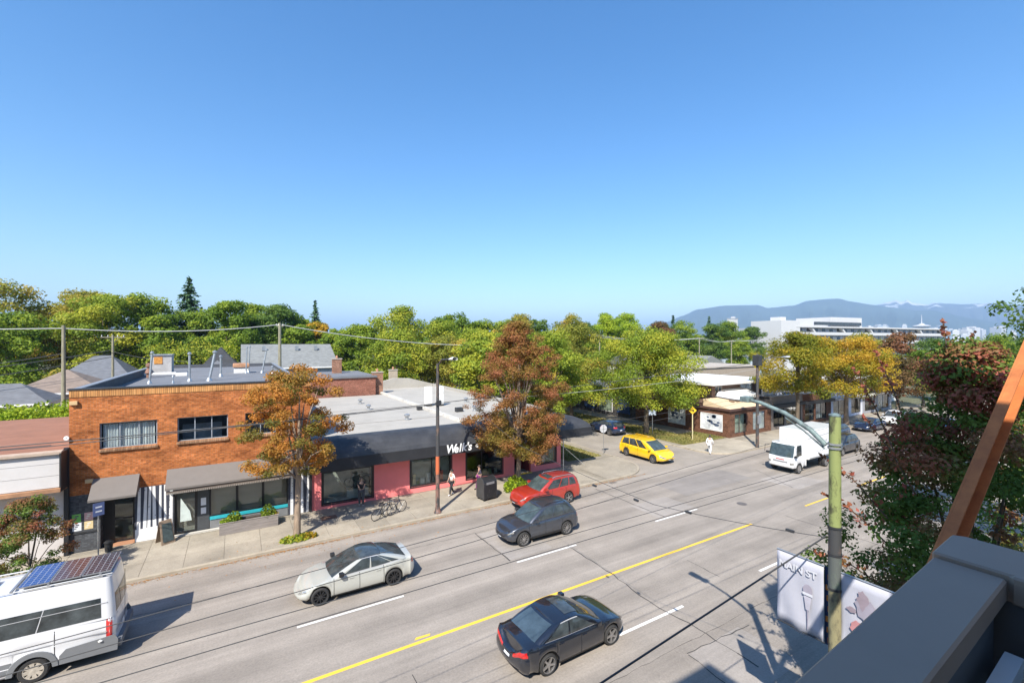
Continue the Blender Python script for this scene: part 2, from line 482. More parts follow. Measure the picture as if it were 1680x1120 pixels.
pave_r = struct('pavement_right', MB().add([(x, y, 0.105) for x, y in (inset(right_out, 0.16) + right_poly[len(right_out):])], [tuple(range(len(right_poly)))]), joint_mat)
near = struct('pavement_near', MB().quad((-70, -12, 0.105), (300, -12, 0.105), (300, KERB_NEAR - 0.16, 0.105), (-70, KERB_NEAR - 0.16, 0.105)), pave_mat)
kerb('kerb_near', [(300, KERB_NEAR), (-70, KERB_NEAR)])

slab_me = {}
def slab(px, x0, x1, y0, y1, parent):
    key = (round(x1 - x0, 3), round(y1 - y0, 3))
    if key not in slab_me:
        g_ = 0.007
        o = MB().prism([(g_, g_), (key[0] - g_, g_), (key[0] - g_, key[1] - g_), (g_, key[1] - g_)], 'z', 0.0, 0.022).build('slab', pave_mat)
        slab_me[key] = o.data
        bpy.data.objects.remove(o)
    o = bpy.data.objects.new('slab', slab_me[key]); C.objects.link(o)
    o.location = (x0, y0, 0.106 + random.uniform(0, 0.003)); o.parent = parent
xs = [-16 + 1.55 * k for k in range(26)]
for x in xs:
    for (y0, y1) in ((KERB_FAR + 0.16, 26.45), (26.45, 27.95), (27.95, FACADE - 0.01)):
        if x + 1.55 <= 23.2: slab(x, x, x + 1.55, y0, y1, pave_l)
        elif x < 26.5 and y0 > 27: slab(x, x, x + 1.55, y0, y1, pave_l)
x = 44.2
while x < 84:
    for (y0, y1) in ((KERB_FAR + 0.16, 26.2), (26.2, 27.55), (27.55, 28.88)): slab(x, x, x + 1.8, y0, y1, pave_r)
    x += 1.8
# corner aprons of plain concrete
MB().add([(x, y, 0.128) for x, y in [(23.3, KERB_FAR + 0.17)] + inset(arc(SIDE_W - RC, KERB_FAR + RC, RC, -85, 0), 0.17) + [(28.33, 29.6), (23.3, 29.6)]], [tuple(range(14))]).build('corner_apron', pave_mat, pave_l)
MB().add([(x, y, 0.128) for x, y in [(36.68, 29.3)] + inset(arc(SIDE_E + 2.6, KERB_FAR + 2.6, 2.6, 180, 268), 0.17) + [(44.1, KERB_FAR + 0.17), (44.1, 28.7)]], [tuple(range(14))]).build('corner_apron', pave_mat, pave_r)
# dark utility cover let into the pavement
MB().box(4.1, 4.95, 27.4, 28.0, 0.128, 0.136).build('utility_cover', M('rust_cover', (0.16, 0.09, 0.06), 0.8, 0.3), pave_l)
# asphalt yard and driveways behind
struct('alley', MB().quad((-90, 61.6, -0.02), (24.0, 61.6, -0.02), (24.0, 66.4, -0.02), (-90, 66.4, -0.02)), asphalt2)
struct('yard_path', MB().quad((-30, 43.5, -0.03), (-7.2, 43.5, -0.03), (-7.2, 60.5, -0.03), (-30, 60.5, -0.03)), concrete)

# lawns: soil sheet plus grass blades
lawn_mat = pos_mat('lawn_soil', (0.20, 0.17, 0.055), 0.3, 0.4)
grass_leaf = leaf_mat('grass_blades', [(0.0, (0.10, 0.13, 0.02)), (0.5, (0.22, 0.21, 0.05)), (1.0, (0.40, 0.32, 0.11))], 0.3)
def mesh_np(name, verts, faces, mat, tint=None, parent=None):
    me = bpy.data.meshes.new(name)
    k = faces.shape[1]
    me.vertices.add(len(verts)); me.vertices.foreach_set('co', verts.astype(np.float32).ravel())
    me.loops.add(faces.size); me.loops.foreach_set('vertex_index', faces.astype(np.int32).ravel())
    me.polygons.add(len(faces)); me.polygons.foreach_set('loop_start', np.arange(0, faces.size, k, dtype=np.int32))
    me.update(calc_edges=True)
    if tint is not None:
        a = me.attributes.new('tint', 'FLOAT', 'FACE'); a.data.foreach_set('value', tint.astype(np.float32))
    me.materials.append(mat)
    o = bpy.data.objects.new(name, me); C.objects.link(o)
    if parent is not None: o.parent = parent
    return o
def lawn(poly_boxes, n, z, seed, name='lawn', h=0.09):
    rs = np.random.default_rng(seed)
    mb = MB(); areas = []
    for (x0, x1, y0, y1) in poly_boxes:
        mb.box(x0, x1, y0, y1, z - 0.05, z); areas.append((x1 - x0) * (y1 - y0))
    struct(name, mb, lawn_mat)
    areas = np.array(areas) / sum(areas)
    idx = rs.choice(len(areas), n, p=areas)
    B = np.array(poly_boxes)[idx]
    x = B[:, 0] + rs.random(n) * (B[:, 1] - B[:, 0]); y = B[:, 2] + rs.random(n) * (B[:, 3] - B[:, 2])
    a = rs.random(n) * 2 * PI; hh = h * (0.5 + rs.random(n)); w = 0.035
    base = np.stack([x, y, np.full(n, z)], 1)
    dx = np.stack([np.cos(a) * w, np.sin(a) * w, np.zeros(n)], 1)
    tip = base + np.stack([-np.sin(a) * hh * 0.6, np.cos(a) * hh * 0.6, hh], 1)
    v = np.stack([base - dx, base + dx, tip], 1).reshape(-1, 3)
    f = np.arange(3 * n).reshape(-1, 3)
    patchy = 0.5 + 0.5 * np.sin(x * 1.3 + np.cos(y * 0.9) * 2)
    o = mesh_np('grass', v, f, grass_leaf, np.clip(0.45 * rs.random(n) + 0.55 * patchy, 0, 1))
    setp(o, 'short dry grass blades covering the lawn strips', 'grass', kind='stuff')
lawn([(23.9, 27.6, 30.3, 60), (37.3, 43.9, 29.2, 33.0), (37.3, 41.2, 33.0, 60)], 26000, 0.135, 5)
# ------------------------------------------------------------------ building helpers
def wall_open(mb, x0, x1, z0, z1, ops, y=FACADE, depth=0.14):
    """front wall in the X-Z plane with real openings and reveals"""
    xs = sorted({x0, x1, *[o[0] for o in ops], *[o[1] for o in ops]})
    zs = sorted({z0, z1, *[o[2] for o in ops], *[o[3] for o in ops]})
    xs = [x for x in xs if x0 <= x <= x1]; zs = [z for z in zs if z0 <= z <= z1]
    for i in range(len(xs) - 1):
        for k in range(len(zs) - 1):
            cx, cz = (xs[i] + xs[i + 1]) / 2, (zs[k] + zs[k + 1]) / 2
            if any(o[0] < cx < o[1] and o[2] < cz < o[3] for o in ops): continue
            mb.quad((xs[i], y, zs[k]), (xs[i + 1], y, zs[k]), (xs[i + 1], y, zs[k + 1]), (xs[i], y, zs[k + 1]))
    for (a, b, c, d) in ops:
        mb.quad((a, y, c), (a, y + depth, c), (a, y + depth, d), (a, y, d))
        mb.quad((b, y, c), (b, y, d), (b, y + depth, d), (b, y + depth, c))
        mb.quad((a, y, d), (a, y + depth, d), (b, y + depth, d), (b, y, d))
        mb.quad((a, y, c), (b, y, c), (b, y + depth, c), (a, y + depth, c))
    return mb

def window(parent, x0, x1, z0, z1, y, frame_mat, glass, vs=(), hs=(), fw=0.05, fd=0.06, name='window', blind=None, blind_d=0.3):
    """frame with mullions; every pane a sub-part; y is the plane of the frame's face"""
    mb = MB()
    mb.box(x0, x0 + fw, y, y + fd, z0, z1); mb.box(x1 - fw, x1, y, y + fd, z0, z1)
    mb.box(x0 + fw, x1 - fw, y, y + fd, z0, z0 + fw); mb.box(x0 + fw, x1 - fw, y, y + fd, z1 - fw, z1)
    cols = [x0 + fw] + list(vs) + [x1 - fw]
    rows = [z0 + fw] + list(hs) + [z1 - fw]
    m = fw * 0.4
    for v in vs: mb.box(v - m, v + m, y + 0.004, y + fd, z0 + fw, z1 - fw)
    for h in hs: mb.box(x0 + fw, x1 - fw, y + 0.007, y + fd, h - m, h + m)
    w = mb.build(name, frame_mat, parent)
    for i in range(len(cols) - 1):
        for k in range(len(rows) - 1):
            MB().box(cols[i], cols[i + 1], y + 0.03, y + 0.036, rows[k], rows[k + 1]).build('pane', glass, w)
    if blind is not None:
        MB().box(x0 + 0.02, x1 - 0.02, y + blind_d, y + blind_d + 0.02, z0, z1).build('blind', blind, w)
    return w

glass_clear = glass_mat('window_glass', (0.88, 0.91, 0.90), 0.07)
glass_dark = glass_mat('window_glass_dark', (0.66, 0.70, 0.68), 0.08)
blind_green = M('blind_green_grey', (0.30, 0.33, 0.28), 0.8, 0.25, 1.2)
blind_taupe = M('blind_taupe', (0.32, 0.30, 0.25), 0.8, 0.1, 8, stretch=(0.1, 0.1, 3))
interior_dark = M('interior_dark', (0.05, 0.05, 0.05), 0.9, 0.3)
frame_black = M('frame_black', (0.02, 0.02, 0.021), 0.4, 0.1)

# ------------------------------------------------------------------ brick building with awnings
brick = brick_mat('orange_brick', (0.56, 0.185, 0.050), (0.45, 0.135, 0.038), (0.42, 0.25, 0.15), var=0.5)
soldier = brick_mat('soldier_course', (0.62, 0.33, 0.13), (0.52, 0.25, 0.09), (0.20, 0.10, 0.05), bw=0.085, bh=0.34, vertical=True, var=0.25)
grey_brick = brick_mat('painted_grey_brick', (0.105, 0.115, 0.13), (0.095, 0.105, 0.12), (0.07, 0.075, 0.085), var=0.2)
bb = thing('brick_building', 'two-storey orange brick building with grey awnings and flat roof', 'building', (-1.5, FACADE, 0))
BX0, BX1, BTOP = -6.78, 3.76, 7.88
wins = [(-5.69, -3.46, 4.95, 6.22), (-2.63, -0.39, 4.97, 6.22), (0.42, 2.66, 4.97, 6.22)]
mb = wall_open(MB(), BX0, BX1, 2.86, 7.54, wins, depth=0.2)
mb.quad((BX0, FACADE, 0), (BX0, 61, 0), (BX0, 61, 7.54), (BX0, FACADE, 7.54))
mb.quad((BX1, FACADE, 4.3), (BX1, 61, 4.3), (BX1, 61, 7.54), (BX1, FACADE, 7.54))
mb.quad((BX0, 61, 0), (BX1, 61, 0), (BX1, 61, 7.54), (BX0, 61, 7.54))
mb.build('wall', brick, bb)
MB().box(BX0, BX1, FACADE - 0.025, FACADE + 0.22, 7.54, BTOP).build('soldier_course', soldier, bb)
MB().box(BX0 - 0.05, BX1 + 0.05, FACADE - 0.06, FACADE + 0.26, BTOP, BTOP + 0.07).build('parapet_cap', dark_metal, bb)
pm = M('parapet_felt', (0.075, 0.08, 0.09), 0.85, 0.2)
cap2 = M('cap_flashing', (0.28, 0.29, 0.31), 0.5, 0.15, metal=0.3)
for (x0, x1) in ((BX0, BX0 + 0.22), (BX1 - 0.2, BX1)):
    MB().box(x0, x1, FACADE + 0.26, 60.7, 7.3, BTOP - 0.02 if x0 < 0 else 7.62).build('parapet', pm, bb)
    MB().box(x0 - 0.04, x1 + 0.04, FACADE + 0.27, 60.8, BTOP - 0.02 if x0 < 0 else 7.62, BTOP + 0.03 if x0 < 0 else 7.67).build('parapet_cap', cap2, bb)
MB().box(BX0, BX1, 60.7, 61, 7.3, 7.66).build('parapet', pm, bb)
MB().box(BX0 + 0.22, BX1 - 0.2, FACADE + 0.22, 60.7, 7.2, 7.32).build('roof', roof_grey, bb)
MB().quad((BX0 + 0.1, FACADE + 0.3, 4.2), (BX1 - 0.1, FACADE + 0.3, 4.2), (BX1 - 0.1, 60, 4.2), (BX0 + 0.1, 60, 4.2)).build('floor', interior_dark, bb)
frame_grey = M('frame_grey', (0.30, 0.33, 0.36), 0.5, 0.1)
sill_brick = brick_mat('sill_brick', (0.36, 0.22, 0.13), (0.26, 0.15, 0.09), (0.12, 0.08, 0.06), bw=0.1, bh=0.4, vertical=True, var=0.3)
curtain = M('curtain', (0.80, 0.80, 0.82), 0.8, 0.25, 1.0, stretch=(9, 1, 0.05))
for i, (a, b, c, d) in enumerate(wins):
    w3 = (b - a) / 3
    w = window(bb, a, b, c, d, FACADE + 0.12, frame_grey, glass_clear, vs=(a + w3, a + 2 * w3), hs=(c + 0.55,) if i else (), fw=0.05)
    MB().prism([(FACADE - 0.09, c - 0.13), (FACADE + 0.12, c - 0.13), (FACADE + 0.12, c + 0.02), (FACADE - 0.09, c - 0.04)], 'x', a - 0.03, b + 0.03).build('sill', sill_brick, w)
    if i == 0:
        cm = MB()   # pleated curtains
        rows = []
        for k in range(61):
            xx = a + 0.1 + (b - a - 0.2) * k / 60
            yy = FACADE + 0.25 + 0.045 * math.sin(k * 1.9)
            rows.append([(xx, yy, c + 0.04), (xx, yy, d - 0.1)])
        cm.grid(rows); cm.build('curtain', curtain, w, fix=False)
    else:
        MB().box(a + 0.15, b - 0.3, FACADE + 0.9, FACADE + 1.0, c - 0.7, c + 0.75).build('room_wall', M('room_wall', (0.26, 0.29, 0.34), 0.8, 0.4, 2.5), w)
# ground floor front
mural_dark = M('mural_dark', (0.045, 0.05, 0.07), 0.7, 0.2)
gops = [(-5.66, -4.36, 0.1, 2.5), (-2.76, 2.56, 0.10, 2.32)]
mb = wall_open(MB(), BX0, BX1, 0, 2.86, gops, depth=0.9)
mb.build('painted_base', grey_brick, bb)
MB().box(BX0 + 0.02, -5.72, FACADE - 0.035, FACADE - 0.002, 1.02, 1.10).build('dado_rail', dark_metal, bb)
# doorway under small awning
dr = window(bb, -5.30, -4.40, 0.12, 2.48, FACADE + 0.5, frame_black, glass_dark, hs=(1.3,), fw=0.1, name='door', blind=M('door_blind', (0.32, 0.30, 0.24), 0.8, 0.3, 1.0))
MB().tube([(-4.5, FACADE + 0.47, 0.95), (-4.5, FACADE + 0.47, 1.3)], 0.015).build('handle', galv, dr)
MB().box(-5.66, -5.30, FACADE + 0.5, FACADE + 0.55, 0.1, 2.5).build('door_side_panel', black_trim, bb)
MB().box(-5.5, -4.36, FACADE - 0.05, FACADE + 0.9, 0.06, 0.145).build('door_step', M('terracotta_step', (0.40, 0.2, 0.11), 0.8, 0.2), bb)
# birch mural: dark ground, white trunks
for (x0, x1, pl) in ((-4.34, -2.80, 0), (2.60, 3.72, 1)):
    md = MB().quad((x0, FACADE - 0.004, 0.13), (x1, FACADE - 0.004, 0.13), (x1, FACADE - 0.004, 2.86), (x0, FACADE - 0.004, 2.86)).build('mural', mural_dark, bb)
    birch = M('birch_white', (0.78, 0.77, 0.75), 0.7, 0.12, 3)
    rr = random.Random(5 + pl)
    n = 7 if not pl else 4
    for k in range(n):
        cx = x0 + (k + 0.5) * (x1 - x0) / n + rr.uniform(-0.03, 0.03); w = rr.uniform(0.055, 0.085); lean = rr.uniform(-0.05, 0.08)
        tr_ = MB().quad((cx - w, FACADE - 0.008, 0.14), (cx + w, FACADE - 0.008, 0.14), (cx + w * 0.7 + lean, FACADE - 0.008, 2.84), (cx - w * 0.7 + lean, FACADE - 0.008, 2.84)).build('painted_trunk', birch, md, fix=False)
    mk = MB()
    for k in range(26):
        x = rr.uniform(x0 + 0.05, x1 - 0.12); z = rr.uniform(0.4, 2.7)
        mk.quad((x, FACADE - 0.011, z), (x + rr.uniform(0.03, 0.07), FACADE - 0.011, z + 0.015), (x + rr.uniform(0.03, 0.06), FACADE - 0.011, z + 0.05), (x + 0.01, FACADE - 0.011, z + 0.035))
    mk.build('bark_marks', mural_dark, md, fix=False)
MB().quad((-4.34, FACADE - 0.013, 0.14), (-3.45, FACADE - 0.013, 0.14), (-3.45, FACADE - 0.013, 0.80), (-4.34, FACADE - 0.013, 0.76)).build('white_patch', birch, bb)
# storefront
sf = FACADE + 0.10
door2 = window(bb, -2.74, -1.80, 0.14, 2.30, sf, frame_black, glass_clear, fw=0.09, name='door', blind=blind_taupe, blind_d=0.25)
MB().tube([(-1.92, sf - 0.05, 0.9), (-1.92, sf - 0.05, 1.35)], 0.016).build('handle', galv, door2)
MB().quad((-2.52, sf + 0.02, 0.75), (-2.02, sf + 0.02, 0.75), (-2.1, sf + 0.02, 1.25), (-2.5, sf + 0.02, 2.0)).build('window_lettering', M('sign_film', (0.55, 0.62, 0.58), 0.6, 0.15), door2)
MB().box(-1.78, -1.24, sf - 0.01, sf + 0.1, 0.13, 2.3).build('pier', M('pier_grey', (0.06, 0.065, 0.07), 0.6, 0.15), bb)
for (z0, z1) in ((1.45, 1.85), (1.0, 1.33)): MB().box(-1.62, -1.42 + 0.03, sf - 0.018, sf - 0.012, z0, z1).build('notice', M('paper', (0.75, 0.76, 0.78), 0.7, 0.05), bb)
for k in range(3):
    a = -1.22 + k * 1.26
    window(bb, a, a + 1.25, 0.78, 2.30, sf, frame_black, glass_clear, fw=0.055, blind=blind_taupe, blind_d=0.2)
teal = M('teal_paint', (0.03, 0.40, 0.46), 0.5, 0.12, 4)
MB().box(-1.22, 2.55, sf - 0.07, sf + 0.08, 0.62, 0.775).build('teal_sill', teal, bb)
MB().box(-1.22, 2.55, sf - 0.03, sf + 0.08, 0.13, 0.615).build('stall_riser', M('stall_grey', (0.2, 0.205, 0.21), 0.7, 0.15), bb)
MB().box(-2.9, 0.6, FACADE - 0.3, FACADE - 0.005, 0.06, 0.16).build('step', M('pale_step', (0.55, 0.52, 0.46), 0.8, 0.1), bb)
# awnings
awn_m = M('awning_taupe', (0.165, 0.145, 0.128), 0.9, 0.05, 3, bump=0.1, bscale=30)
awn_d = M('awning_underside', (0.10, 0.075, 0.06), 0.9, 0.2)
def awning(x0, x1, zt, zb, out, name='awning', val=0.10):
    yb, yf = FACADE - 0.01, FACADE - out
    o = MB().prism([(yb, zt), (yb, zt - 0.035), (yf, zb - 0.035), (yf, zb)], 'x', x0, x1).build(name, awn_m, bb)
    MB().box(x0, x1, yf - 0.004, yf + 0.02, zb - val, zb - 0.036).build('valance', awn_m, o)
    for x in (x0 + 0.005, x1 - 0.012):
        MB().prism([(yb, zt - 0.04), (yb, zb - 0.02), (yf + 0.03, zb - 0.06), (yf + 0.03, zb - 0.04)], 'x', x, x + 0.008).build('end_panel', awn_m, o)
    return o
awning(-5.92, -4.16, 3.56, 2.80, 1.0)
a2 = awning(-3.05, 2.64, 3.60, 2.86, 1.0)
MB().box(-3.0, 2.6, FACADE - 0.96, FACADE - 0.90, 2.58, 2.70).build('front_bar', awn_d, a2)
mbx = MB()
for k in range(70):
    x = -2.98 + k * 0.08
    mbx.box(x, x + 0.05, FACADE - 0.985, FACADE - 0.965, 2.55, 2.64)
mbx.build('fringe', M('fringe_pale', (0.3, 0.26, 0.22), 0.9, 0.2), a2)
MB().box(-2.96, -1.3, FACADE - 0.12, FACADE - 0.02, 2.34, 2.46).build('sign_board', M('teal_sign', (0.06, 0.2, 0.19), 0.6, 0.3, 4), bb)
for (x, z) in ((-6.05, 3.5), (-6.6, 7.28)):
    MB().rbox(x - 0.14, x + 0.14, FACADE - 0.14, FACADE - 0.003, z - 0.09, z + 0.09, 0.02).build('wall_light' if z < 5 else 'vent_plate', M('pale_fitting', (0.58, 0.40, 0.2), 0.6, 0.1), bb)
MB().lathe([(0.02, 0), (0.10, 0), (0.10, 0.05), (0.05, 0.05), (0.05, 0.1), (0.02, 0.1)], 14, (-6.85, FACADE - 0.12, 5.65), 'y').build('conduit_cap', white_paint, bb)
# roof fittings
def pipe(x, y, h, r_=0.07, lean=(0, 0), cap=True, name='vent_pipe', m=galv, par=bb, z=7.32):
    r_ *= 0.75
    mb = MB().lathe([(r_ * 2.4, 0), (r_ * 2.2, 0.06), (r_ * 1.1, 0.22)], 12, (x, y, z))
    mb.tube([(x, y, z), (x + lean[0], y + lean[1], z + h)], r_, 10)
    if cap: mb.lathe([(r_ * 0.8, 0), (r_ * 1.7, 0.02), (r_ * 1.7, 0.12), (r_ * 0.3, 0.2)], 10, (x + lean[0], y + lean[1], z + h + 0.03))
    return mb.build(name, m, par, smooth=40)
pipe(-5.06, 39.2, 2.0, 0.09, (0.15, 0)); pipe(-2.89, 40.1, 1.9, 0.1); pipe(-1.71, 40.0, 2.0, 0.12, (0.35, 0.1)); pipe(-1.1, 44.3, 1.55, 0.1)
pipe(2.0, 47.4, 2.0, 0.09, (0.35, 0)); pipe(2.75, 46.0, 0.5, 0.1); pipe(0.75, 47.6, 2.2, 0.08, (0.05, 0)); pipe(0.95, 48.2, 2.3, 0.08, (0.1, 0)); pipe(-3.7, 38.5, 0.35, 0.05); pipe(3.1, 43.5, 0.4, 0.05, cap=False)
hb = MB().box(-6.5, -5.0, 51.0, 52.8, 7.32, 8.95).build('roof_hut', M('hut_render', (0.42, 0.40, 0.38), 0.9, 0.2), bb)
MB().box(-6.25, -5.65, 50.96, 50.995, 8.2, 8.82).build('louvre', M('rust_orange', (0.55, 0.24, 0.05), 0.8, 0.3, 6), hb)
MB().box(-6.55, -4.95, 50.9, 52.9, 8.95, 9.03).build('hut_cap', cap2, hb)
MB().rbox(-6.4, -4.3, 46.9, 47.2, 7.45, 7.65, 0.05).build('duct', white_paint, bb); MB().rbox(-4.3, -3.5, 46.5, 47.0, 7.32, 7.62, 0.05).build('duct', white_paint, bb)
MB().lathe([(0.01, 0), (0.16, 0.04), (0.16, 0.3), (0.26, 0.4), (0.2, 0.6), (0.1, 0.8), (0.2, 0.9), (0.2, 1.1), (0.02, 1.2)], 12, (-5.9, 45.5, 7.32)).build('turbine_vent', M('rust_brown', (0.24, 0.13, 0.09), 0.8, 0.4, 5), bb, smooth=40)
eb = MB().rbox(-0.2, 0.95, 48.2, 49.3, 7.32, 7.75, 0.03).build('roof_unit', white_paint, bb)
MB().rbox(-0.28, 1.03, 48.1, 49.4, 7.83, 8.2, 0.1).build('unit_hood', M('rust_hood', (0.42, 0.22, 0.12), 0.8, 0.4, 3), eb)

# ------------------------------------------------------------------ pink shop with black canopy
pk = thing('pink_shop', 'single-storey pink corner shop with black canopy and white flat roof', 'shop', (13, FACADE, 0))
pink = M('pink_stucco', (0.92, 0.24, 0.225), 0.85, 0.07, 0.8, bump=0.15, bscale=50, stain=0.2, stain_col=(0.62, 0.14, 0.14))
PX0, PX1 = 3.82, 22.33
pw = [(4.42, 7.42, 0.36, 2.34), (9.88, 12.80, 0.52, 2.36), (13.95, 16.92, 0.42, 2.36), (20.02, 21.86, 0.62, 2.46)]
mb = wall_open(MB(), PX0, PX1, 0, 2.75, pw + [(17.95, 19.45, 0.1, 2.5)], depth=0.2)
mb.quad((PX1, FACADE, 0), (PX1, 57, 0), (PX1, 57, 4.2), (PX1, FACADE, 4.2)); mb.quad((PX0, 57, 0), (PX1, 57, 0), (PX1, 57, 4.2), (PX0, 57, 4.2)); mb.quad((PX0, FACADE + 0.1, 0), (PX0, 57, 0), (PX0, 57, 4.2), (PX0, FACADE + 0.1, 4.2))
mb.build('wall', pink, pk)
# recessed entrance
rec = MB(); x0, x1, y1 = 17.95, 19.45, FACADE + 1.3
rec.quad((x0, FACADE + 0.2, 0.1), (x0, y1, 0.1), (x0, y1, 2.5), (x0, FACADE + 0.2, 2.5)); rec.quad((x1, FACADE + 0.2, 0.1), (x1, y1, 0.1), (x1, y1, 2.5), (x1, FACADE + 0.2, 2.5))
rec.quad((x0, FACADE + 0.2, 2.5), (x1, FACADE + 0.2, 2.5), (x1, y1, 2.5), (x0, y1, 2.5)); rec.quad((x0, y1, 0.1), (x1, y1, 0.1), (x1, y1, 2.5), (x0, y1, 2.5))
rec.build('entrance_recess', M('maroon', (0.30, 0.06, 0.07), 0.8, 0.15), pk)
MB().quad((x0, FACADE, 0.133), (x1, FACADE, 0.133), (x1, y1, 0.133), (x0, y1, 0.133)).build('entrance_floor', concrete, pk)
d3 = window(pk, 18.2, 19.2, 0.14, 2.3, y1 - 0.08, frame_black, glass_dark, fw=0.1, name='door')
MB().box(x0 - 0.0, x1, FACADE - 0.22, FACADE - 0.005, 0.128, 0.17).build('yellow_threshold', yellow_line, pk)
for i, (a, b, c, d) in enumerate(pw):
    vs = {0: (), 1: (a + 1.5,), 2: (a + 1.25,), 3: ()}[i]
    w = window(pk, a, b, c, d, FACADE + 0.02, frame_black, glass_clear if i != 2 else glass_dark, vs=vs, fw=0.09, fd=0.1, blind=blind_green if i != 2 else None, blind_d=0.9 if i == 0 else 0.35)
    tr_ = MB()
    tr_.box(a - 0.06, b + 0.06, FACADE - 0.03, FACADE - 0.003, d, d + 0.05); tr_.box(a - 0.06, a, FACADE - 0.03, FACADE - 0.003, c - 0.06, d); tr_.box(b, b + 0.06, FACADE - 0.03, FACADE - 0.003, c - 0.06, d); tr_.box(a, b, FACADE - 0.03, FACADE - 0.003, c - 0.06, c)
    tr_.build('trim', frame_black, w)
goods = [M('goods_%d' % k, c, 0.7, 0.2, 6) for k, c in enumerate(((0.5, 0.12, 0.08), (0.6, 0.5, 0.3), (0.1, 0.25, 0.3), (0.55, 0.55, 0.52), (0.12, 0.2, 0.08), (0.35, 0.2, 0.1)))]
rg = random.Random(8)
for (a, b, z0) in ((10.0, 12.7, 0.55), (14.1, 16.8, 0.45), (20.1, 21.7, 0.65)):
    sh = MB().box(a, b, FACADE + 0.14, FACADE + 0.33, z0 - 0.04, z0).build('display_shelf', M('shelf_pale', (0.4, 0.42, 0.4), 0.7, 0.2), pk)
    x = a + 0.1
    while x < b - 0.35:
        w, h = rg.uniform(0.14, 0.34), rg.uniform(0.2, 0.75)
        MB().rbox(x, x + w, FACADE + 0.15, FACADE + 0.31, z0 + 0.002, z0 + h, 0.02).build('display_box', rg.choice(goods), sh)
        x += w + rg.uniform(0.05, 0.3)
MB().box(4.5, 7.3, FACADE + 0.12, FACADE + 0.88, 0.40, 0.48).build('display_shelf', M('shelf_pale', (0.4, 0.42, 0.4), 0.7, 0.2), pk)
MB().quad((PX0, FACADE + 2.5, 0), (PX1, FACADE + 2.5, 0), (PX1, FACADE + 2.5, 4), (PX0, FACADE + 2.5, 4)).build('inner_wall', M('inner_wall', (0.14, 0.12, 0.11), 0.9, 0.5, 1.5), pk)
# canopy: fascia, slope and soffit, in two lengths with a hipped east end
can_m = M('canopy_black', (0.042, 0.043, 0.046), 0.5, 0.3, 1.2, stain=0.5, stain_col=(0.06, 0.06, 0.062), sscale=1.2)
fas_m = M('canopy_fascia', (0.020, 0.020, 0.022), 0.6, 0.2, 1.5)
def canopy(xa, xb, hip, yf=28.02, zb=2.68, zc=3.34, zt=4.38, yt=29.75):
    o = MB()
    o.quad((xa, yf, zb), (xb, yf, zb), (xb, yf + 0.06, zc), (xa, yf + 0.06, zc))                # fascia
    if hip: o.quad((xb, yf, zb), (xb, 40, zb), (xb - 0.06, 40, zc), (xb - 0.06, yf + 0.06, zc))
    o.quad((xa, yf, zb), (xb, yf, zb), (xb, FACADE - 0.003, zb), (xa, FACADE - 0.003, zb))        # soffit
    if hip: o.quad((PX1 + 0.003, FACADE, zb), (xb, FACADE, zb), (xb, 40, zb), (PX1 + 0.003, 40, zb))
    f = o.build('canopy', fas_m, pk)
    sl = MB()
    xt = xb - 2.6 if hip else xb
    n = 8
    prof = [(yf + 0.06 + (yt - yf - 0.06) * (t / n) ** 1.35, zc + (zt - zc) * math.sin(t / n * PI / 2) ** 0.9) for t in range(n + 1)]
    for i in range(n):
        (ya, za), (yb_, zb2) = prof[i], prof[i + 1]
        e0 = xb - 0.06 + (xt - xb) * ((ya - prof[0][0]) / (yt - prof[0][0])); e1 = xb - 0.06 + (xt - xb) * ((yb_ - prof[0][0]) / (yt - prof[0][0]))
        if not hip: e0 = e1 = xb
        sl.quad((xa, ya, za), (e0, ya, za), (e1, yb_, zb2), (xa, yb_, zb2))
        if hip: sl.quad((e0, ya, za), (e0, 40, za), (e1, 40, zb2), (e1, yb_, zb2))
    sl.build('canopy_slope', can_m, f, smooth=50)
    # standing folds in the covering
    rb = MB()
    x = xa + 0.5
    while x < xt - 0.2:
        for i in range(n - 1): rb.quad((x, prof[i][0] - 0.012, prof[i][1] + 0.012), (x + 0.03, prof[i][0] - 0.012, prof[i][1] + 0.012), (x + 0.03, prof[i + 1][0] - 0.012, prof[i + 1][1] + 0.012), (x, prof[i + 1][0] - 0.012, prof[i + 1][1] + 0.012))
        x += 0.9
    rb.build('canopy_rib', can_m, f, fix=False)
    return f
c1 = canopy(PX0, 13.9, False)
MB().prism([(28.02, 2.68), (28.08, 3.34), (29.75, 4.38), (29.75, 2.68)], 'x', PX0 - 0.02, PX0).build('canopy_end', fas_m, c1)
c2 = canopy(13.9, 24.55, True, zb=2.70)
MB().prism([(27.95, 3.24), (28.1, 3.30), (29.75, 4.45), (29.6, 4.5)], 'x', 13.75, 14.05).build('canopy_joint', can_m, c1)
white_roof = M('white_roof_membrane', (0.385, 0.36, 0.315), 0.85, 0.08, 0.8, stain=0.55, stain_col=(0.25, 0.235, 0.2), sscale=0.35)
MB().box(PX0 + 0.02, 14.0, 29.76, 50.5, 4.2, 4.34).build('roof', white_roof, pk)
MB().box(14.0, PX1, 29.76, 57, 4.2, 4.34).build('roof', white_roof, pk)
MB().prism([(13.82, 4.345), (14.22, 4.345), (14.16, 4.55), (13.88, 4.55)], 'y', 29.9, 56.8).build('roof_upstand', M('roof_upstand', (0.5, 0.48, 0.43), 0.8, 0.2, stain=0.5), pk)
MB().box(PX1 - 0.3, PX1 + 0.02, 30.5, 57, 4.345, 4.62).build('parapet', white_roof, pk)
MB().prism([(14.3, 4.345), (PX1 - 0.35, 4.345), (PX1 - 0.35, 4.7), (19.0, 5.5), (17.0, 5.6), (14.3, 5.0)], 'y', 56.4, 56.9).build('parapet', white_roof, pk)
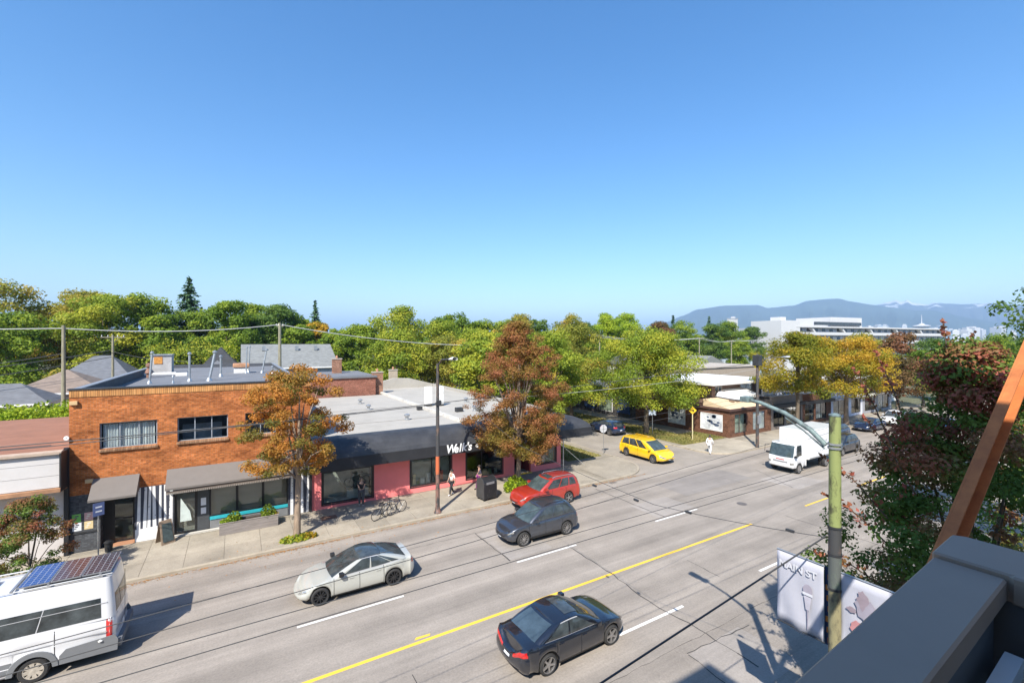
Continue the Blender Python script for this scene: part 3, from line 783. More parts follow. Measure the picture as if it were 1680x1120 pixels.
MB().box(PX0 + 0.02, 13.8, 33.3, 33.42, 4.345, 4.365).build('roof_seam', M('roof_seam', (0.3, 0.28, 0.25), 0.8, 0.2), pk)
MB().box(PX0 + 0.02, 13.8, 40.0, 40.1, 4.345, 4.365).build('roof_seam', M('roof_seam', (0.3, 0.28, 0.25), 0.8, 0.2), pk)
for (x, y) in ((9.96, 44.0), (9.7, 39.8), (10.92, 33.2), (17.2, 34.5), (19.0, 40)):
    MB().lathe([(0.2, 0), (0.2, 0.05), (0.12, 0.1), (0.12, 0.28), (0.22, 0.3), (0.22, 0.4), (0.03, 0.47)], 14, (x, y, 4.34)).build('roof_vent', galv, pk, smooth=40)
for (x, y) in ((14.9, 39.3), (15.9, 39.0)):
    u = MB().rbox(x - 0.32, x + 0.32, y - 0.2, y + 0.2, 4.5, 6.1, 0.04).build('condenser', white_paint, pk)
    for zz in (4.95, 5.65):
        MB().lathe([(0.02, -0.21), (0.27, -0.215), (0.29, -0.203)], 16, (x, y, zz), 'y').build('fan_guard', white_paint, u)
    MB().box(x - 0.3, x + 0.3, y - 0.25, y + 0.25, 4.36, 4.49).build('stand', dark_metal, u)
MB().box(15.6, 16.2, 34.6, 35.0, 4.36, 4.7).build('roof_box', dark_metal, pk); MB().box(13.2, 13.6, 37.2, 37.6, 4.36, 4.65).build('roof_box', dark_metal, pk)
# lettering on the fascia
def text_mesh(body, size, loc, rot, mat, parent, name='lettering', shear=0.0, extrude=0.012, sx=1.0, bold=0.0):
    cu = bpy.data.curves.new(name, 'FONT')
    cu.body = body; cu.size = size; cu.shear = shear; cu.extrude = extrude; cu.offset = bold
    tmp = bpy.data.objects.new(name, cu); C.objects.link(tmp)
    dg = bpy.context.evaluated_depsgraph_get()
    me = bpy.data.meshes.new_from_object(tmp.evaluated_get(dg))
    bpy.data.objects.remove(tmp)
    me.materials.clear(); me.materials.append(mat)
    me.transform(Matrix.Translation(loc) @ Matrix.Rotation(rot[2], 4, 'Z') @ Matrix.Rotation(rot[1], 4, 'Y') @ Matrix.Rotation(rot[0], 4, 'X') @ Matrix.Diagonal((sx, 1, 1, 1)))
    o = bpy.data.objects.new(name, me); C.objects.link(o)
    if parent is not None:
        off = Vector((0, 0, 0)); p = parent
        while p is not None: off += Vector(p.location); p = p.parent
        me.transform(Matrix.Translation(-off)); o.parent = parent
    return o
letter_white = M('letter_white', (0.82, 0.82, 0.80), 0.5, 0.03)
x = 11.85
for ch, dz, sz in (('W', 0, 0.76), ('e', -0.02, 0.74), ('l', 0.0, 0.76), ('k', 0.02, 0.76), ("'", 0.0, 0.76), ('s', 0.02, 0.74)):
    text_mesh(ch, sz, (x, 28.012, 2.80 + dz), (R(90 - 4), 0, 0), letter_white, c1, 'letter', shear=0.25, sx=0.88, bold=0.018)
    x += {'W': 0.58, 'e': 0.36, 'l': 0.2, 'k': 0.35, "'": 0.14, 's': 0.3}[ch]
x = 14.05
for ch in 'GENERAL STORE':
    if ch != ' ': text_mesh(ch, 0.30, (x, 28.012, 2.94), (R(90 - 4), 0, 0), letter_white, c2, 'letter', sx=0.9, bold=0.008)
    x += 0.33
# dark strip at the joint of the two buildings, and one for the dark gap at the white shop
MB().box(3.70, 3.83, FACADE - 0.14, FACADE - 0.012, 0.13, 2.9).build('downpipe', black_trim, bb)
MB().box(-6.93, -6.76, FACADE - 0.16, FACADE - 0.012, 0.13, 5.2).build('downpipe', black_trim, bb)

# ------------------------------------------------------------------ white shop at the left
ws = thing('white_shop', 'low white shop with sloping white fascia and rust-brown flat roof', 'shop', (-12, FACADE, 0))
wfas = M('white_fascia', (0.52, 0.495, 0.47), 0.6, 0.05, 1.0, stain=0.3, stain_col=(0.45, 0.4, 0.34), sscale=0.8)
offw = M('offwhite_wall', (0.56, 0.52, 0.49), 0.85, 0.08, 1.0, stain=0.3, stain_col=(0.38, 0.34, 0.3))
WX0, WX1 = -19, -6.95
mb = wall_open(MB(), WX0, WX1, 0, 3.3, [(-10.9, -9.05, 0.9, 2.6)], depth=0.15)
mb.quad((WX1, FACADE, 0), (WX1, 42, 0), (WX1, 42, 4.9), (WX1, FACADE, 4.9)); mb.quad((WX0, FACADE, 0), (WX0, 42, 0), (WX0, 42, 4.9), (WX0, FACADE, 4.9)); mb.quad((WX0, 42, 0), (WX1, 42, 0), (WX1, 42, 4.9), (WX0, 42, 4.9))
mb.build('wall', offw, ws)
window(ws, -10.9, -9.05, 0.9, 2.6, FACADE + 0.03, frame_black, glass_dark)
brown_roof = M('brown_roofing', (0.27, 0.125, 0.075), 0.9, 0.15, 0.8, stain=0.4, stain_col=(0.2, 0.1, 0.07))
fx = MB()
for k in range(3):   # three long fascia boards, slightly lapped
    z0 = 3.62 + k * 0.53; z1 = z0 + 0.52
    MB().prism([(28.25 + (z0 - 3.6) * 0.10, z0), (28.25 + (z0 - 3.6) * 0.10 + 0.05, z0), (28.25 + (z1 - 3.6) * 0.10 + 0.05, z1), (28.25 + (z1 - 3.6) * 0.10 + 0.012, z1)], 'x', WX0, WX1 + 0.15).build('fascia_board', wfas, ws)
MB().prism([(28.12, 3.58), (28.12, 3.42), (FACADE - 0.01, 3.32), (FACADE - 0.01, 3.45), (28.3, 3.60)], 'x', WX0, WX1 + 0.15).build('rusty_gutter', M('rust_gutter', (0.36, 0.19, 0.10), 0.85, 0.3, 2), ws)
MB().prism([(28.25, 5.21), (28.6, 5.24), (29.2, 5.05), (29.2, 4.95), (28.5, 5.05), (28.25, 5.1)], 'x', WX0, WX1 + 0.15).build('roof_lip', M('roof_lip', (0.42, 0.32, 0.24), 0.8, 0.2), ws)
MB().prism([(29.2, 4.9), (29.2, 5.0), (41.9, 5.12), (41.9, 5.0)], 'x', WX0, WX1).build('roof', brown_roof, ws)
MB().box(-9.7, -7.9, 31.2, 31.32, 5.02, 5.05).build('roof_strip', M('roof_strip', (0.1, 0.06, 0.05), 0.9), ws)
MB().box(WX1 + 0.10, WX1 + 0.16, 28.2, FACADE - 0.02, 3.4, 5.15).build('end_board', black_trim, ws)
# ------------------------------------------------------------------ vehicles
def paint(name, col, metal=0.2, rough=0.28):
    return M(name, col, rough, 0.02, 1.0, metal=metal, coat=1.0)
tyre_m = M('tyre', (0.028, 0.027, 0.026), 0.85, 0.2, 8)
rim_light = M('rim_silver', (0.42, 0.41, 0.40), 0.35, 0.05, metal=0.8)
rim_dark = M('rim_dark', (0.045, 0.045, 0.047), 0.4, 0.1, metal=0.5)
car_glass = M('car_glass', (0.045, 0.054, 0.056), 0.03, 0.6, 2.4, spec=0.7)
car_glass_lightened = M('car_glass_lit', (0.055, 0.075, 0.075), 0.05, 0.5, 2.2, spec=0.7)  # lighter opaque copy of car_glass, the lit look put into its colour
lamp_clear = M('headlamp', (0.40, 0.39, 0.36), 0.15, 0.5, 11, metal=0.5, coat=1.0)
lamp_red = M('tail_lamp', (0.50, 0.012, 0.010), 0.2, 0.25, 8, coat=1.0)
lamp_amber = M('amber_lamp', (0.6, 0.2, 0.02), 0.25, 0.1, coat=1.0)
plate_m = M('number_plate', (0.75, 0.76, 0.78), 0.5, 0.05)
chrome_grey = M('chrome', (0.55, 0.55, 0.56), 0.25, 0.0, metal=0.3)  # light grey colour stands in for the trim's bright reflections
seam_m = M('panel_gap', (0.01, 0.01, 0.01), 0.8, 0.0)
seat_m = M('seat_cloth', (0.12, 0.11, 0.10), 0.9, 0.1)

def half_loop(xr, xf, w, rr, rf, bowr, bowf, xs_side, taper=0.0, nE=6, nC=6):
    """half outline (y>=0) from rear centre to front centre"""
    rr = min(rr, w * 0.9); rf = min(rf, w * 0.9)
    pts = []
    for k in range(nE):
        y = (w - rr) * k / nE
        pts.append((xr + bowr * (y / w) ** 2, y))
    x0 = xr + bowr * ((w - rr) / w) ** 2
    for k in range(nC):
        a = k / nC * PI / 2
        pts.append((x0 + rr * (1 - math.cos(a)), (w - rr) + rr * math.sin(a)))
    xa = x0 + rr
    xb = xf - bowf * ((w - rf) / w) ** 2 - rf
    mid = (xa + xb) / 2; hl = (xb - xa) / 2
    for t in xs_side:
        x = xa + (xb - xa) * t
        pts.append((x, w - taper * (((x - mid) / hl) ** 4)))
    x1 = xf - bowf * ((w - rf) / w) ** 2
    for k in range(1, nC + 1):
        a = k / nC * PI / 2
        pts.append((x1 - rf + rf * math.sin(a), (w - rf) + rf * math.cos(a) - taper * (1 - k / nC)))
    for k in range(1, nE + 1):
        y = (w - rf) * (1 - k / nE)
        pts.append((xf - bowf * (y / w) ** 2, y))
    return pts, (xa, xb)

def interp(tab, x):
    if x <= tab[0][0]: return tab[0][1]
    for (a, b), (c, d) in zip(tab[:-1], tab[1:]):
        if x <= c:
            t = (x - a) / (c - a); t2 = t * t * (3 - 2 * t)
            return b + (d - b) * (0.5 * t + 0.5 * t2)
    return tab[-1][1]

WHEELS = {}
def wheel_mesh(r_, wd, style, rim_mat, rimr):
    key = (r_, wd, style, rim_mat.name)
    if key in WHEELS: return WHEELS[key]
    ri = r_ * rimr
    t = MB().lathe([(ri, -wd / 2 + 0.01), (ri + 0.012, -wd / 2), (r_ - 0.035, -wd / 2), (r_ - 0.008, -wd / 2 + 0.03), (r_, -wd / 4), (r_, wd / 4), (r_ - 0.008, wd / 2 - 0.03), (r_ - 0.035, wd / 2), (ri + 0.012, wd / 2), (ri, wd / 2 - 0.01), (ri, -wd / 2 + 0.01)], 28, axis='y')
    tm = t.build('wheel', tyre_m, smooth=35)
    o = MB()
    y = wd / 2
    o.lathe([(ri * 0.98, -y + 0.02), (ri * 0.98, y - 0.07)], 28, axis='y')
    o.lathe([(ri, y - 0.012), (ri * 0.93, y - 0.012), (ri * 0.90, y - 0.035), (ri * 0.93, y - 0.07)], 28, axis='y')
    o.lathe([(0.001, y - 0.015), (ri * 0.2, y - 0.02), (ri * 0.24, y - 0.05)], 14, axis='y')
    n = {'five': 5, 'ten': 10, 'steel': 8}[style]
    for k in range(n):
        a = 2 * PI * k / n
        w0, w1 = (0.16, 0.10) if style == 'five' else ((0.07, 0.05) if style == 'ten' else (0.16, 0.24))
        def pt(rad, off, yy):
            return (rad * math.cos(a) - off * math.sin(a), yy, rad * math.sin(a) + off * math.cos(a))
        ra, rb = ri * 0.15, ri * 0.93
        vs = [pt(ra, -ri * w0, y - 0.022), pt(ra, ri * w0, y - 0.022), pt(rb, ri * w1, y - 0.016), pt(rb, -ri * w1, y - 0.016), pt(ra, -ri * w0, y - 0.06), pt(ra, ri * w0, y - 0.06), pt(rb, ri * w1, y - 0.06), pt(rb, -ri * w1, y - 0.06)]
        o.add(vs, [(0, 1, 2, 3), (0, 4, 5, 1), (1, 5, 6, 2), (2, 6, 7, 3), (3, 7, 4, 0)])
    rm = o.build('rim', rim_mat, smooth=30)
    bk = MB().lathe([(0.001, -0.02), (ri * 0.96, -0.02)], 20, axis='y').build('brake_disc', M('brake_dark', (0.03, 0.03, 0.03), 0.6, 0.1))
    WHEELS[key] = (tm.data, rm.data, bk.data)
    for q in (tm, rm, bk): bpy.data.objects.remove(q)
    return WHEELS[key]

def add_wheel(par, x, y, r_, wd, style, rim_mat, left, rimr=0.68, steer=0.0):
    a, b, c = wheel_mesh(r_, wd, style, rim_mat, rimr)
    w = bpy.data.objects.new('wheel', a); C.objects.link(w); w.parent = par
    w.location = (x, y, r_); w.rotation_euler = (0, random.uniform(0, 1.2), (0 if left else PI) + steer)
    for nm, d in (('rim', b), ('brake_disc', c)):
        q = bpy.data.objects.new(nm, d); C.objects.link(q); q.parent = w
    return w

def car(name, label, cat, loc, rz, s, group=None):
    root = thing(name, label, cat, loc, rz, group)
    L, W = s['L'], s['W']; w = W / 2
    r_ = s['r']; arch = r_ + s.get('gap', 0.055)
    xf_ = L / 2 - s['fo']; xr_ = xf_ - s['wb']
    axles = [xf_, xr_] if not s.get('front_only') else [xf_]
    sill = s.get('sill', 0.24)
    body_m, prof = s['paint'], s['prof']
    rr, rf, bowr, bowf = s.get('rr', 0.32), s.get('rf', 0.5), s.get('bowr', 0.10), s.get('bowf', 0.22)
    _, (xa, xb) = half_loop(-L / 2, L / 2, w, rr, rf, bowr, bowf, [0.5])
    sx = set(np.linspace(0.0, 1.0, 30).tolist())
    for ax in axles:
        for a in np.linspace(0, PI, 15):
            sx.add((ax + arch * math.cos(a) - xa) / (xb - xa))
        for e in (-1, 1): sx.add((ax + e * (arch + 0.004) - xa) / (xb - xa))
    sx = sorted(t for t in sx if 0 <= t <= 1)
    loop, _ = half_loop(-L / 2, L / 2, w, rr, rf, bowr, bowf, sx, s.get('taper', 0.05))
    ztop = lambda x: interp(prof, x)
    def zbot(x, y):
        z = sill + (0.05 if abs(x) > L / 2 - 0.5 else 0)
        if y > w - 0.24:
            for ax in axles:
                if abs(x - ax) <= arch + 0.001:
                    z = max(z, r_ + math.sqrt(max(0, arch * arch - (x - ax) ** 2)))
        return z
    levels = s.get('levels', [(0.0, 0.055), (0.10, 0.02), (0.25, 0.0), (0.45, -0.004), (0.60, 0.004), (0.70, 0.018), (0.80, 0.018), (0.90, 0.032), (0.97, 0.055), (1.0, 0.085)])
    def surf(i, v):
        """point on the body at loop index i (float) and height fraction v"""
        k = min(int(i), len(loop) - 2); t = i - k
        x = loop[k][0] * (1 - t) + loop[k + 1][0] * t; y = loop[k][1] * (1 - t) + loop[k + 1][1] * t
        ins = interp([(a, b) for a, b in levels], v)
        dx = loop[k + 1][0] - loop[k][0]; dy = loop[k + 1][1] - loop[k][1]
        d = math.hypot(dx, dy) or 1
        nx, ny = -dy / d, dx / d
        endf = 1 + 1.1 * min(1, max(0, (abs(x) - (L / 2 - 0.6)) / 0.6))
        zb, zt = zbot(x, y), ztop(x)
        return Vector((x - nx * ins * endf * 1.0, max(0, y - ny * ins * endf), zb + (zt - zb) * v)), Vector((nx, ny, 0))
    nL = len(loop)
    mb = MB()
    grid_l = []
    for (v, _) in levels:
        row = [surf(min(i, nL - 1.0001), v)[0] for i in range(nL)]
        row = [p.copy() for p in row]
        row[0].y = 0; row[-1].y = 0
        grid_l.append(row)
    for sgn in (1, -1):
        mb.grid([[(p.x, sgn * p.y, p.z) for p in row] for row in grid_l])
    top = grid_l[-1]
    crown = s.get('crown', 0.045)
    K = 6
    rows = []
    for p in top:
        cr = crown * min(1.0, p.y / (w * 0.7))
        rows.append([(p.x, p.y * (1 - 2 * k / K), p.z + cr * (1 - (1 - 2 * k / K) ** 2)) for k in range(K + 1)])
    mb.grid(rows)
    bm_ = mb.build('body', body_m, root, smooth=38, local=True)
    bm = bmesh.new(); bm.from_mesh(bm_.data); bmesh.ops.remove_doubles(bm, verts=bm.verts[:], dist=0.0008); bmesh.ops.recalc_face_normals(bm, faces=bm.faces[:]); bm.to_mesh(bm_.data); bm.free()
    bm_.data.set_sharp_from_angle(angle=R(38))
    # arc-length tables
    arcl = [0]
    for a, b in zip(loop[:-1], loop[1:]): arcl.append(arcl[-1] + math.dist(a, b))
    tot = arcl[-1]
    def idx_at(arcpos):
        arcpos = min(max(arcpos, 0), tot - 1e-4)
        for k in range(nL - 1):
            if arcl[k + 1] >= arcpos: return k + (arcpos - arcl[k]) / max(1e-6, arcl[k + 1] - arcl[k])
        return nL - 1.001
    def idx_x(x):
        for k in range(6, nL - 7):
            if loop[k][0] <= x <= loop[k + 1][0] and loop[k][1] > w * 0.8: return k + (x - loop[k][0]) / max(1e-6, loop[k + 1][0] - loop[k][0])
        return nL / 2
    def patch(nm, mat, a0, a1, v0, v1, sides=(1, -1), off=0.007, n=8, k=4, par=bm_, slant=0.0, x_mode=False):
        """conforming patch between arc positions (metres from rear centre; negative = from front centre)"""
        out = []
        for sg in sides:
            q = MB(); rws = []
            for j in range(k + 1):
                v = v0 + (v1 - v0) * j / k
                rw = []
                for i_ in range(n + 1):
                    t = i_ / n
                    a = a0 + (a1 - a0) * t + slant * (j / k)
                    i = idx_x(a) if x_mode else idx_at(a if a >= 0 and a0 >= 0 else tot + a)
                    p, nn = surf(i, v)
                    rw.append((p.x + nn.x * off, sg * (p.y + nn.y * off), p.z))
                rws.append(rw)
            q.grid(rws)
            out.append(q.build(nm, mat, par, smooth=60, local=True))
        return out
    def centre_patch(nm, mat, half, v0, v1, front, off=0.008, par=bm_, n=12, k=3):
        rws = []
        for j in range(k + 1):
            v = v0 + (v1 - v0) * j / k
            rw = []
            for i_ in range(n + 1):
                a = -half + 2 * half * i_ / n
                p, nn = surf(idx_at(tot - abs(a) if front else abs(a)), v)
                sg = 1 if a >= 0 else -1
                rw.append((p.x + nn.x * off, sg * (p.y + nn.y * off), p.z))
            rws.append(rw)
        return MB().grid(rws).build(nm, mat, par, smooth=60, local=True)
    # lamps, grille, plates
    hl = s.get('head', (0.58, 0.96, 0.72, 0.86))
    patch('headlight', s.get('lampmat', lamp_clear), -hl[1], -hl[0], hl[2], hl[3])
    tl = s.get('tail', (0.35, 0.95, 0.68, 0.88))
    patch('tail_light', lamp_red, tl[0], tl[1], tl[2], tl[3])
    for (h, v0, v1, mt) in s.get('grille', [(0.40, 0.42, 0.60, black_trim), (0.55, 0.10, 0.24, black_trim)]): centre_patch('grille', mt, h, v0, v1, True)
    centre_patch('rear_bumper_trim', black_trim, s.get('rtrim', 0.6), 0.03, 0.16, False)
    pv = s.get('plate', 0.55)
    centre_patch('number_plate', plate_m, 0.15, pv, pv + 0.14, False, 0.016); 
    if s.get('fplate', True): centre_patch('number_plate', plate_m, 0.15, 0.28, 0.40, True, 0.016)
    if s.get('clad'):   # dark lower cladding all round the side
        for ax0, ax1 in zip([xr_ + arch + 0.02], [xf_ - arch - 0.02]): patch('side_cladding', s['clad'], ax0, ax1, 0.01, s.get('clad_v', 0.16), x_mode=True, off=0.006, n=10)
    else:
        patch('side_sill', black_trim, xr_ + arch + 0.02, xf_ - arch - 0.02, 0.0, 0.09, x_mode=True, off=0.004, n=10)
    for x in s.get('doors', ()):   # shut lines
        patch('door_gap', seam_m, x, x + 0.02, 0.10, 0.97, x_mode=True, off=0.003, n=1, k=10)
    for x in s.get('handles', ()):
        for sg in (1, -1):
            p, nn = surf(idx_x(x), 0.80)
            MB().rbox(p.x - 0.09, p.x + 0.09, sg * p.y - 0.022, sg * p.y + 0.022, p.z - 0.014, p.z + 0.014, 0.008).build('door_handle', s.get('handle_m', body_m), bm_, local=True)
    # underside
    MB().box(-L / 2 + 0.3, L / 2 - 0.35, -w + 0.27, w - 0.27, sill - 0.06, sill + 0.42).build('underbody', black_trim, root, local=True)
    # cabin
    cr0, cr1, cw1, cw0 = s['cab']
    cwb, cwr = w - s.get('cin', 0.09), s.get('roofw', w * 0.74)
    crr, crf = s.get('crr', 0.22), s.get('crf', 0.28)
    ss = [k / 16 for k in range(17)]
    base, _ = half_loop(cr0, cw0, cwb, crr, crf, s.get('cbr', 0.10), s.get('cbf', 0.26), ss)
    roof, _ = half_loop(cr1, cw1, cwr, crr * 0.75, crf * 0.6, 0.05, s.get('rbf', 0.10), ss)
    nB = len(base)
    H = s['H']
    rd = s.get('roof_drop', (0.05, 0.04))
    def zroof(x):
        t = (x - cr1) / (cw1 - cr1)
        return H - crown_r - rd[0] * max(0, 1 - t / 0.6) ** 2 - rd[1] * max(0, (t - 0.55) / 0.45) ** 2
    crown_r = s.get('crown_r', 0.05)
    bul = s.get('bulge', 0.035)
    def cab(i, v):
        k = min(int(i), nB - 2); t = i - k
        def mix(a): return Vector((a[k][0] * (1 - t) + a[k + 1][0] * t, a[k][1] * (1 - t) + a[k + 1][1] * t, 0))
        b, rf2 = mix(base), mix(roof)
        b.z = ztop(b.x) - 0.03; rf2.z = zroof(rf2.x)
        p = b.lerp(rf2, v)
        d = Vector((base[k + 1][0] - base[k][0], base[k + 1][1] - base[k][1], 0)).normalized()
        nn = Vector((-d.y, d.x, 0))
        slope = Vector((rf2 - b)); 
        n3 = slope.cross(d) if True else nn
        n3 = -n3.normalized() if n3.length > 1e-6 else nn
        if n3.dot(nn) < 0: n3 = -n3
        return p + n3 * (bul * 4 * v * (1 - v)), n3
    vv = [0, 0.15, 0.35, 0.55, 0.75, 0.9, 0.97, 1.0]
    mb = MB()
    g_ = [[cab(min(i, nB - 1.0001), v)[0] for i in range(nB)] for v in vv]
    for row in g_:
        row[0].y = 0; row[-1].y = 0
    for sgn in (1, -1): mb.grid([[(p.x, sgn * p.y, p.z) for p in row] for row in g_])
    cabin = mb.build('cabin', s.get('pillar', body_m), root, smooth=40, local=True)
    rows = []
    for p in g_[-1]:
        cr = crown_r * min(1.0, p.y / (cwr * 0.8))
        rows.append([(p.x, p.y * (1 - 2 * k / K), p.z + cr * (1 - (1 - 2 * k / K) ** 2)) for k in range(K + 1)])
    rp = MB().grid(rows).build('roof', s.get('roof_paint', body_m), cabin, smooth=50, local=True)
    def cpatch(nm, mat, i0, i1, v0, v1, sides=(1, -1), off=0.006, n=10, k=6, par=cabin):
        for sg in sides:
            rws = []
            for j in range(k + 1):
                v = v0 + (v1 - v0) * j / k
                rw = []
                for q in range(n + 1):
                    p, n3 = cab(i0 + (i1 - i0) * q / n, v)
                    pp = p + n3 * off
                    rw.append((pp.x, sg * pp.y, pp.z))
                rws.append(rw)
            MB().grid(rws).build(nm, mat, par, smooth=60, local=True)
    def cwide(nm, mat, i_edge, front, v0, v1, off=0.006, n=16, k=6):
        rws = []
        for j in range(k + 1):
            v = v0 + (v1 - v0) * j / k
            rw = []
            for q in range(n + 1):
                t = -1 + 2 * q / n
                i = (nB - 1.0001) - abs(t) * i_edge if front else abs(t) * i_edge
                p, n3 = cab(i, v)
                pp = p + n3 * off
                rw.append((pp.x, (1 if t >= 0 else -1) * max(0, pp.y), pp.z))
            rws.append(rw)
        MB().grid(rws).build(nm, mat, cabin, smooth=60, local=True)
    gl = s.get('glass', car_glass)
    if s.get('windscreen', True): cwide('windscreen', s.get('front_glass', gl), 8.6, True, *s.get('ws_v', (0.05, 0.95)))
    if s.get('rear_glass', True): cwide('rear_window', s.get('back_glass', gl), s.get('rg_edge', 8.0), False, *s.get('rg_v', (0.10, 0.90)))
    i0 = 12   # first side index
    gv = s.get('side_v', (0.09, 0.90))
    for (t0, t1) in s['sidewin']: cpatch('side_window', gl, i0 + t0 * 16, i0 + t1 * 16, gv[0], gv[1])
    if s.get('chrome_line'):
        cpatch('window_trim', chrome_grey, i0 + s['sidewin'][0][0] * 16 - 0.2, i0 + s['sidewin'][-1][1] * 16 + 0.2, gv[0] - 0.085, gv[0] - 0.01, off=0.010, k=1)
        cpatch('window_trim', chrome_grey, i0 + s['sidewin'][0][0] * 16 - 0.2, i0 + s['sidewin'][-1][1] * 16 + 0.2, gv[1] + 0.005, gv[1] + 0.06, off=0.010, k=1)
    # mirrors
    mx = s.get('mirror', cw0 - 0.55)
    for sg in (1, -1):
        z = ztop(mx) + 0.06
        mm = MB().rbox(mx - 0.09, mx + 0.09, sg * (w + 0.06) - 0.10, sg * (w + 0.06) + 0.10, z - 0.02, z + 0.13, 0.045)
        mm.box(mx - 0.03, mx + 0.03, sg * (w - 0.03) - 0.09, sg * (w - 0.03) + 0.09, z - 0.02, z + 0.02)
        mm.build('wing_mirror', s.get('mirror_m', body_m), root, smooth=50, local=True)
    if s.get('rails'):
        for sg in (1, -1):
            y = sg * (cwr - 0.09)
            MB().tube([(cr1 + 0.25, y, zroof(cr1 + 0.25) + 0.03), (cr1 + 0.4, y, zroof(cr1 + 0.4) + 0.09), (cw1 - 0.45, y, zroof(cw1 - 0.45) + 0.09), (cw1 - 0.25, y, zroof(cw1 - 0.25) + 0.03)], 0.02).build('roof_rail', s['rails'], root, local=True)
    if s.get('sunroof'):
        x0, x1, hw = s['sunroof']
        rws = []
        for k in range(7):
            x = x0 + (x1 - x0) * k / 6
            rws.append([(x, -hw + 2 * hw * j / 6, zroof(x) + crown_r * (1 - ((-hw + 2 * hw * j / 6) / cwr) ** 2) + 0.008) for j in range(7)])
        MB().grid(rws).build('sunroof', car_glass, rp, local=True)
    # wheels
    tw = s.get('tw', 0.22)
    for ax in axles:
        for sg in (1, -1):
            add_wheel(root, ax, sg * (w - tw / 2 - 0.015), r_, tw, s.get('rim', 'five'), s.get('rim_m', rim_light), sg > 0, s.get('rimr', 0.70))
    root['zroof'] = H
    return root, bm_, cabin

grp_traffic = 'vehicles on the main road'
SEDAN = dict(L=4.50, W=1.82, H=1.43, wb=2.64, fo=0.86, r=0.325, sill=0.22, prof=[(-2.25, 0.70), (-2.20, 0.97), (-2.05, 1.02), (-1.5, 1.0), (-0.4, 0.95), (0.8, 0.93), (1.25, 0.90), (1.8, 0.80), (2.1, 0.70), (2.25, 0.56)],
             roofw=0.69, rg_edge=7.0, cab=(-1.78, -0.86, 0.20, 1.22), sidewin=[(0.06, 0.45), (0.49, 0.93)], doors=(-0.95, 0.02, 1.0), handles=(-0.75, 0.18), roof_drop=(0.07, 0.05), rf=0.55, bowf=0.26)
black_paint = paint('car_black', (0.012, 0.014, 0.020), 0.1, 0.2)
car('black_sedan', 'black sedan with silver window trim beside the yellow centre line', 'car', (9.40, 12.2, 0), 0.02,
    dict(SEDAN, paint=black_paint, chrome_line=True, tail=(0.30, 0.98, 0.70, 0.90), plate=0.62, sunroof=(-0.35, 0.15, 0.5), rim='five', rim_m=rim_light, rimr=0.74, back_glass=M('rear_glass_blue', (0.05, 0.075, 0.095), 0.04, 0.3, 2.5, spec=0.7)))  # blue reflection in the rear window put into its glass colour
white_pearl = paint('car_pearl', (0.46, 0.46, 0.41), 0.15, 0.3)
car('pale_sedan', 'pale grey-white electric sedan with black glass roof and dark wheels', 'car', (4.28, 19.75, 0), PI,
    dict(SEDAN, L=4.69, W=1.85, H=1.45, roofw=0.70, cin=0.06, wb=2.875, fo=0.84, r=0.335, paint=white_pearl, roof_paint=car_glass, prof=[(-2.345, 0.80), (-2.29, 1.0), (-2.1, 1.05), (-1.7, 1.03), (-0.6, 0.97), (0.7, 0.93), (1.2, 0.90), (1.7, 0.81), (2.1, 0.68), (2.345, 0.50)],
         ws_v=(0.04, 1.0), rg_v=(0.06, 1.0), cab=(-2.05, -0.92, 0.08, 1.30), sidewin=[(0.04, 0.16), (0.18, 0.50), (0.53, 0.94)], handles=(-0.72, 0.35), rim='ten', rim_m=rim_dark, mirror_m=black_trim, grille=[(0.6, 0.06, 0.16, black_trim)], head=(0.5, 0.95, 0.72, 0.92), rimr=0.76, chrome_line=True, fplate=False))
SUV = dict(L=4.52, W=1.84, H=1.72, wb=2.69, fo=0.90, r=0.35, sill=0.27, prof=[(-2.26, 0.80), (-2.22, 1.05), (-1.9, 1.10), (-0.5, 1.05), (0.8, 1.03), (1.2, 1.03), (1.7, 0.96), (2.05, 0.86), (2.26, 0.66)],
           cab=(-2.18, -1.66, 0.15, 1.20), sidewin=[(0.03, 0.24), (0.27, 0.55), (0.58, 0.95)], doors=(-1.0, 0.05, 1.05), handles=(-0.8, 0.22), roofw=0.66, roof_drop=(0.06, 0.06), rr=0.36, crr=0.26, tail=(0.5, 0.98, 0.72, 0.98), plate=0.5)
car('grey_suv', 'dark slate grey compact crossover with silver wheels and amber headlamps', 'car', (13.62, 19.95, 0), PI,
    dict(SUV, paint=paint('car_slate', (0.060, 0.066, 0.080), 0.5, 0.3), clad=black_trim, rails=black_trim, rim='ten', rim_m=rim_light, rimr=0.72, front_glass=car_glass_lightened))
car('red_suv', 'red crossover with roof rails and sunroof parked at the kerb', 'car', (16.75, 23.62, 0), PI,
    dict(SUV, L=4.66, H=1.70, wb=2.67, paint=paint('car_red', (0.42, 0.035, 0.018), 0.2, 0.3), rails=grey_metal, sunroof=(-0.35, 0.08, 0.42), rim='five', rim_m=rim_light, roofw=0.69, front_glass=car_glass_lightened,
         prof=[(-2.33, 0.80), (-2.28, 1.08), (-1.9, 1.12), (0.8, 1.05), (1.2, 1.04), (1.8, 0.98), (2.15, 0.86), (2.33, 0.66)], cab=(-2.24, -1.95, 0.10, 1.12)))
yl = paint('car_yellow', (0.80, 0.48, 0.012), 0.0, 0.3)
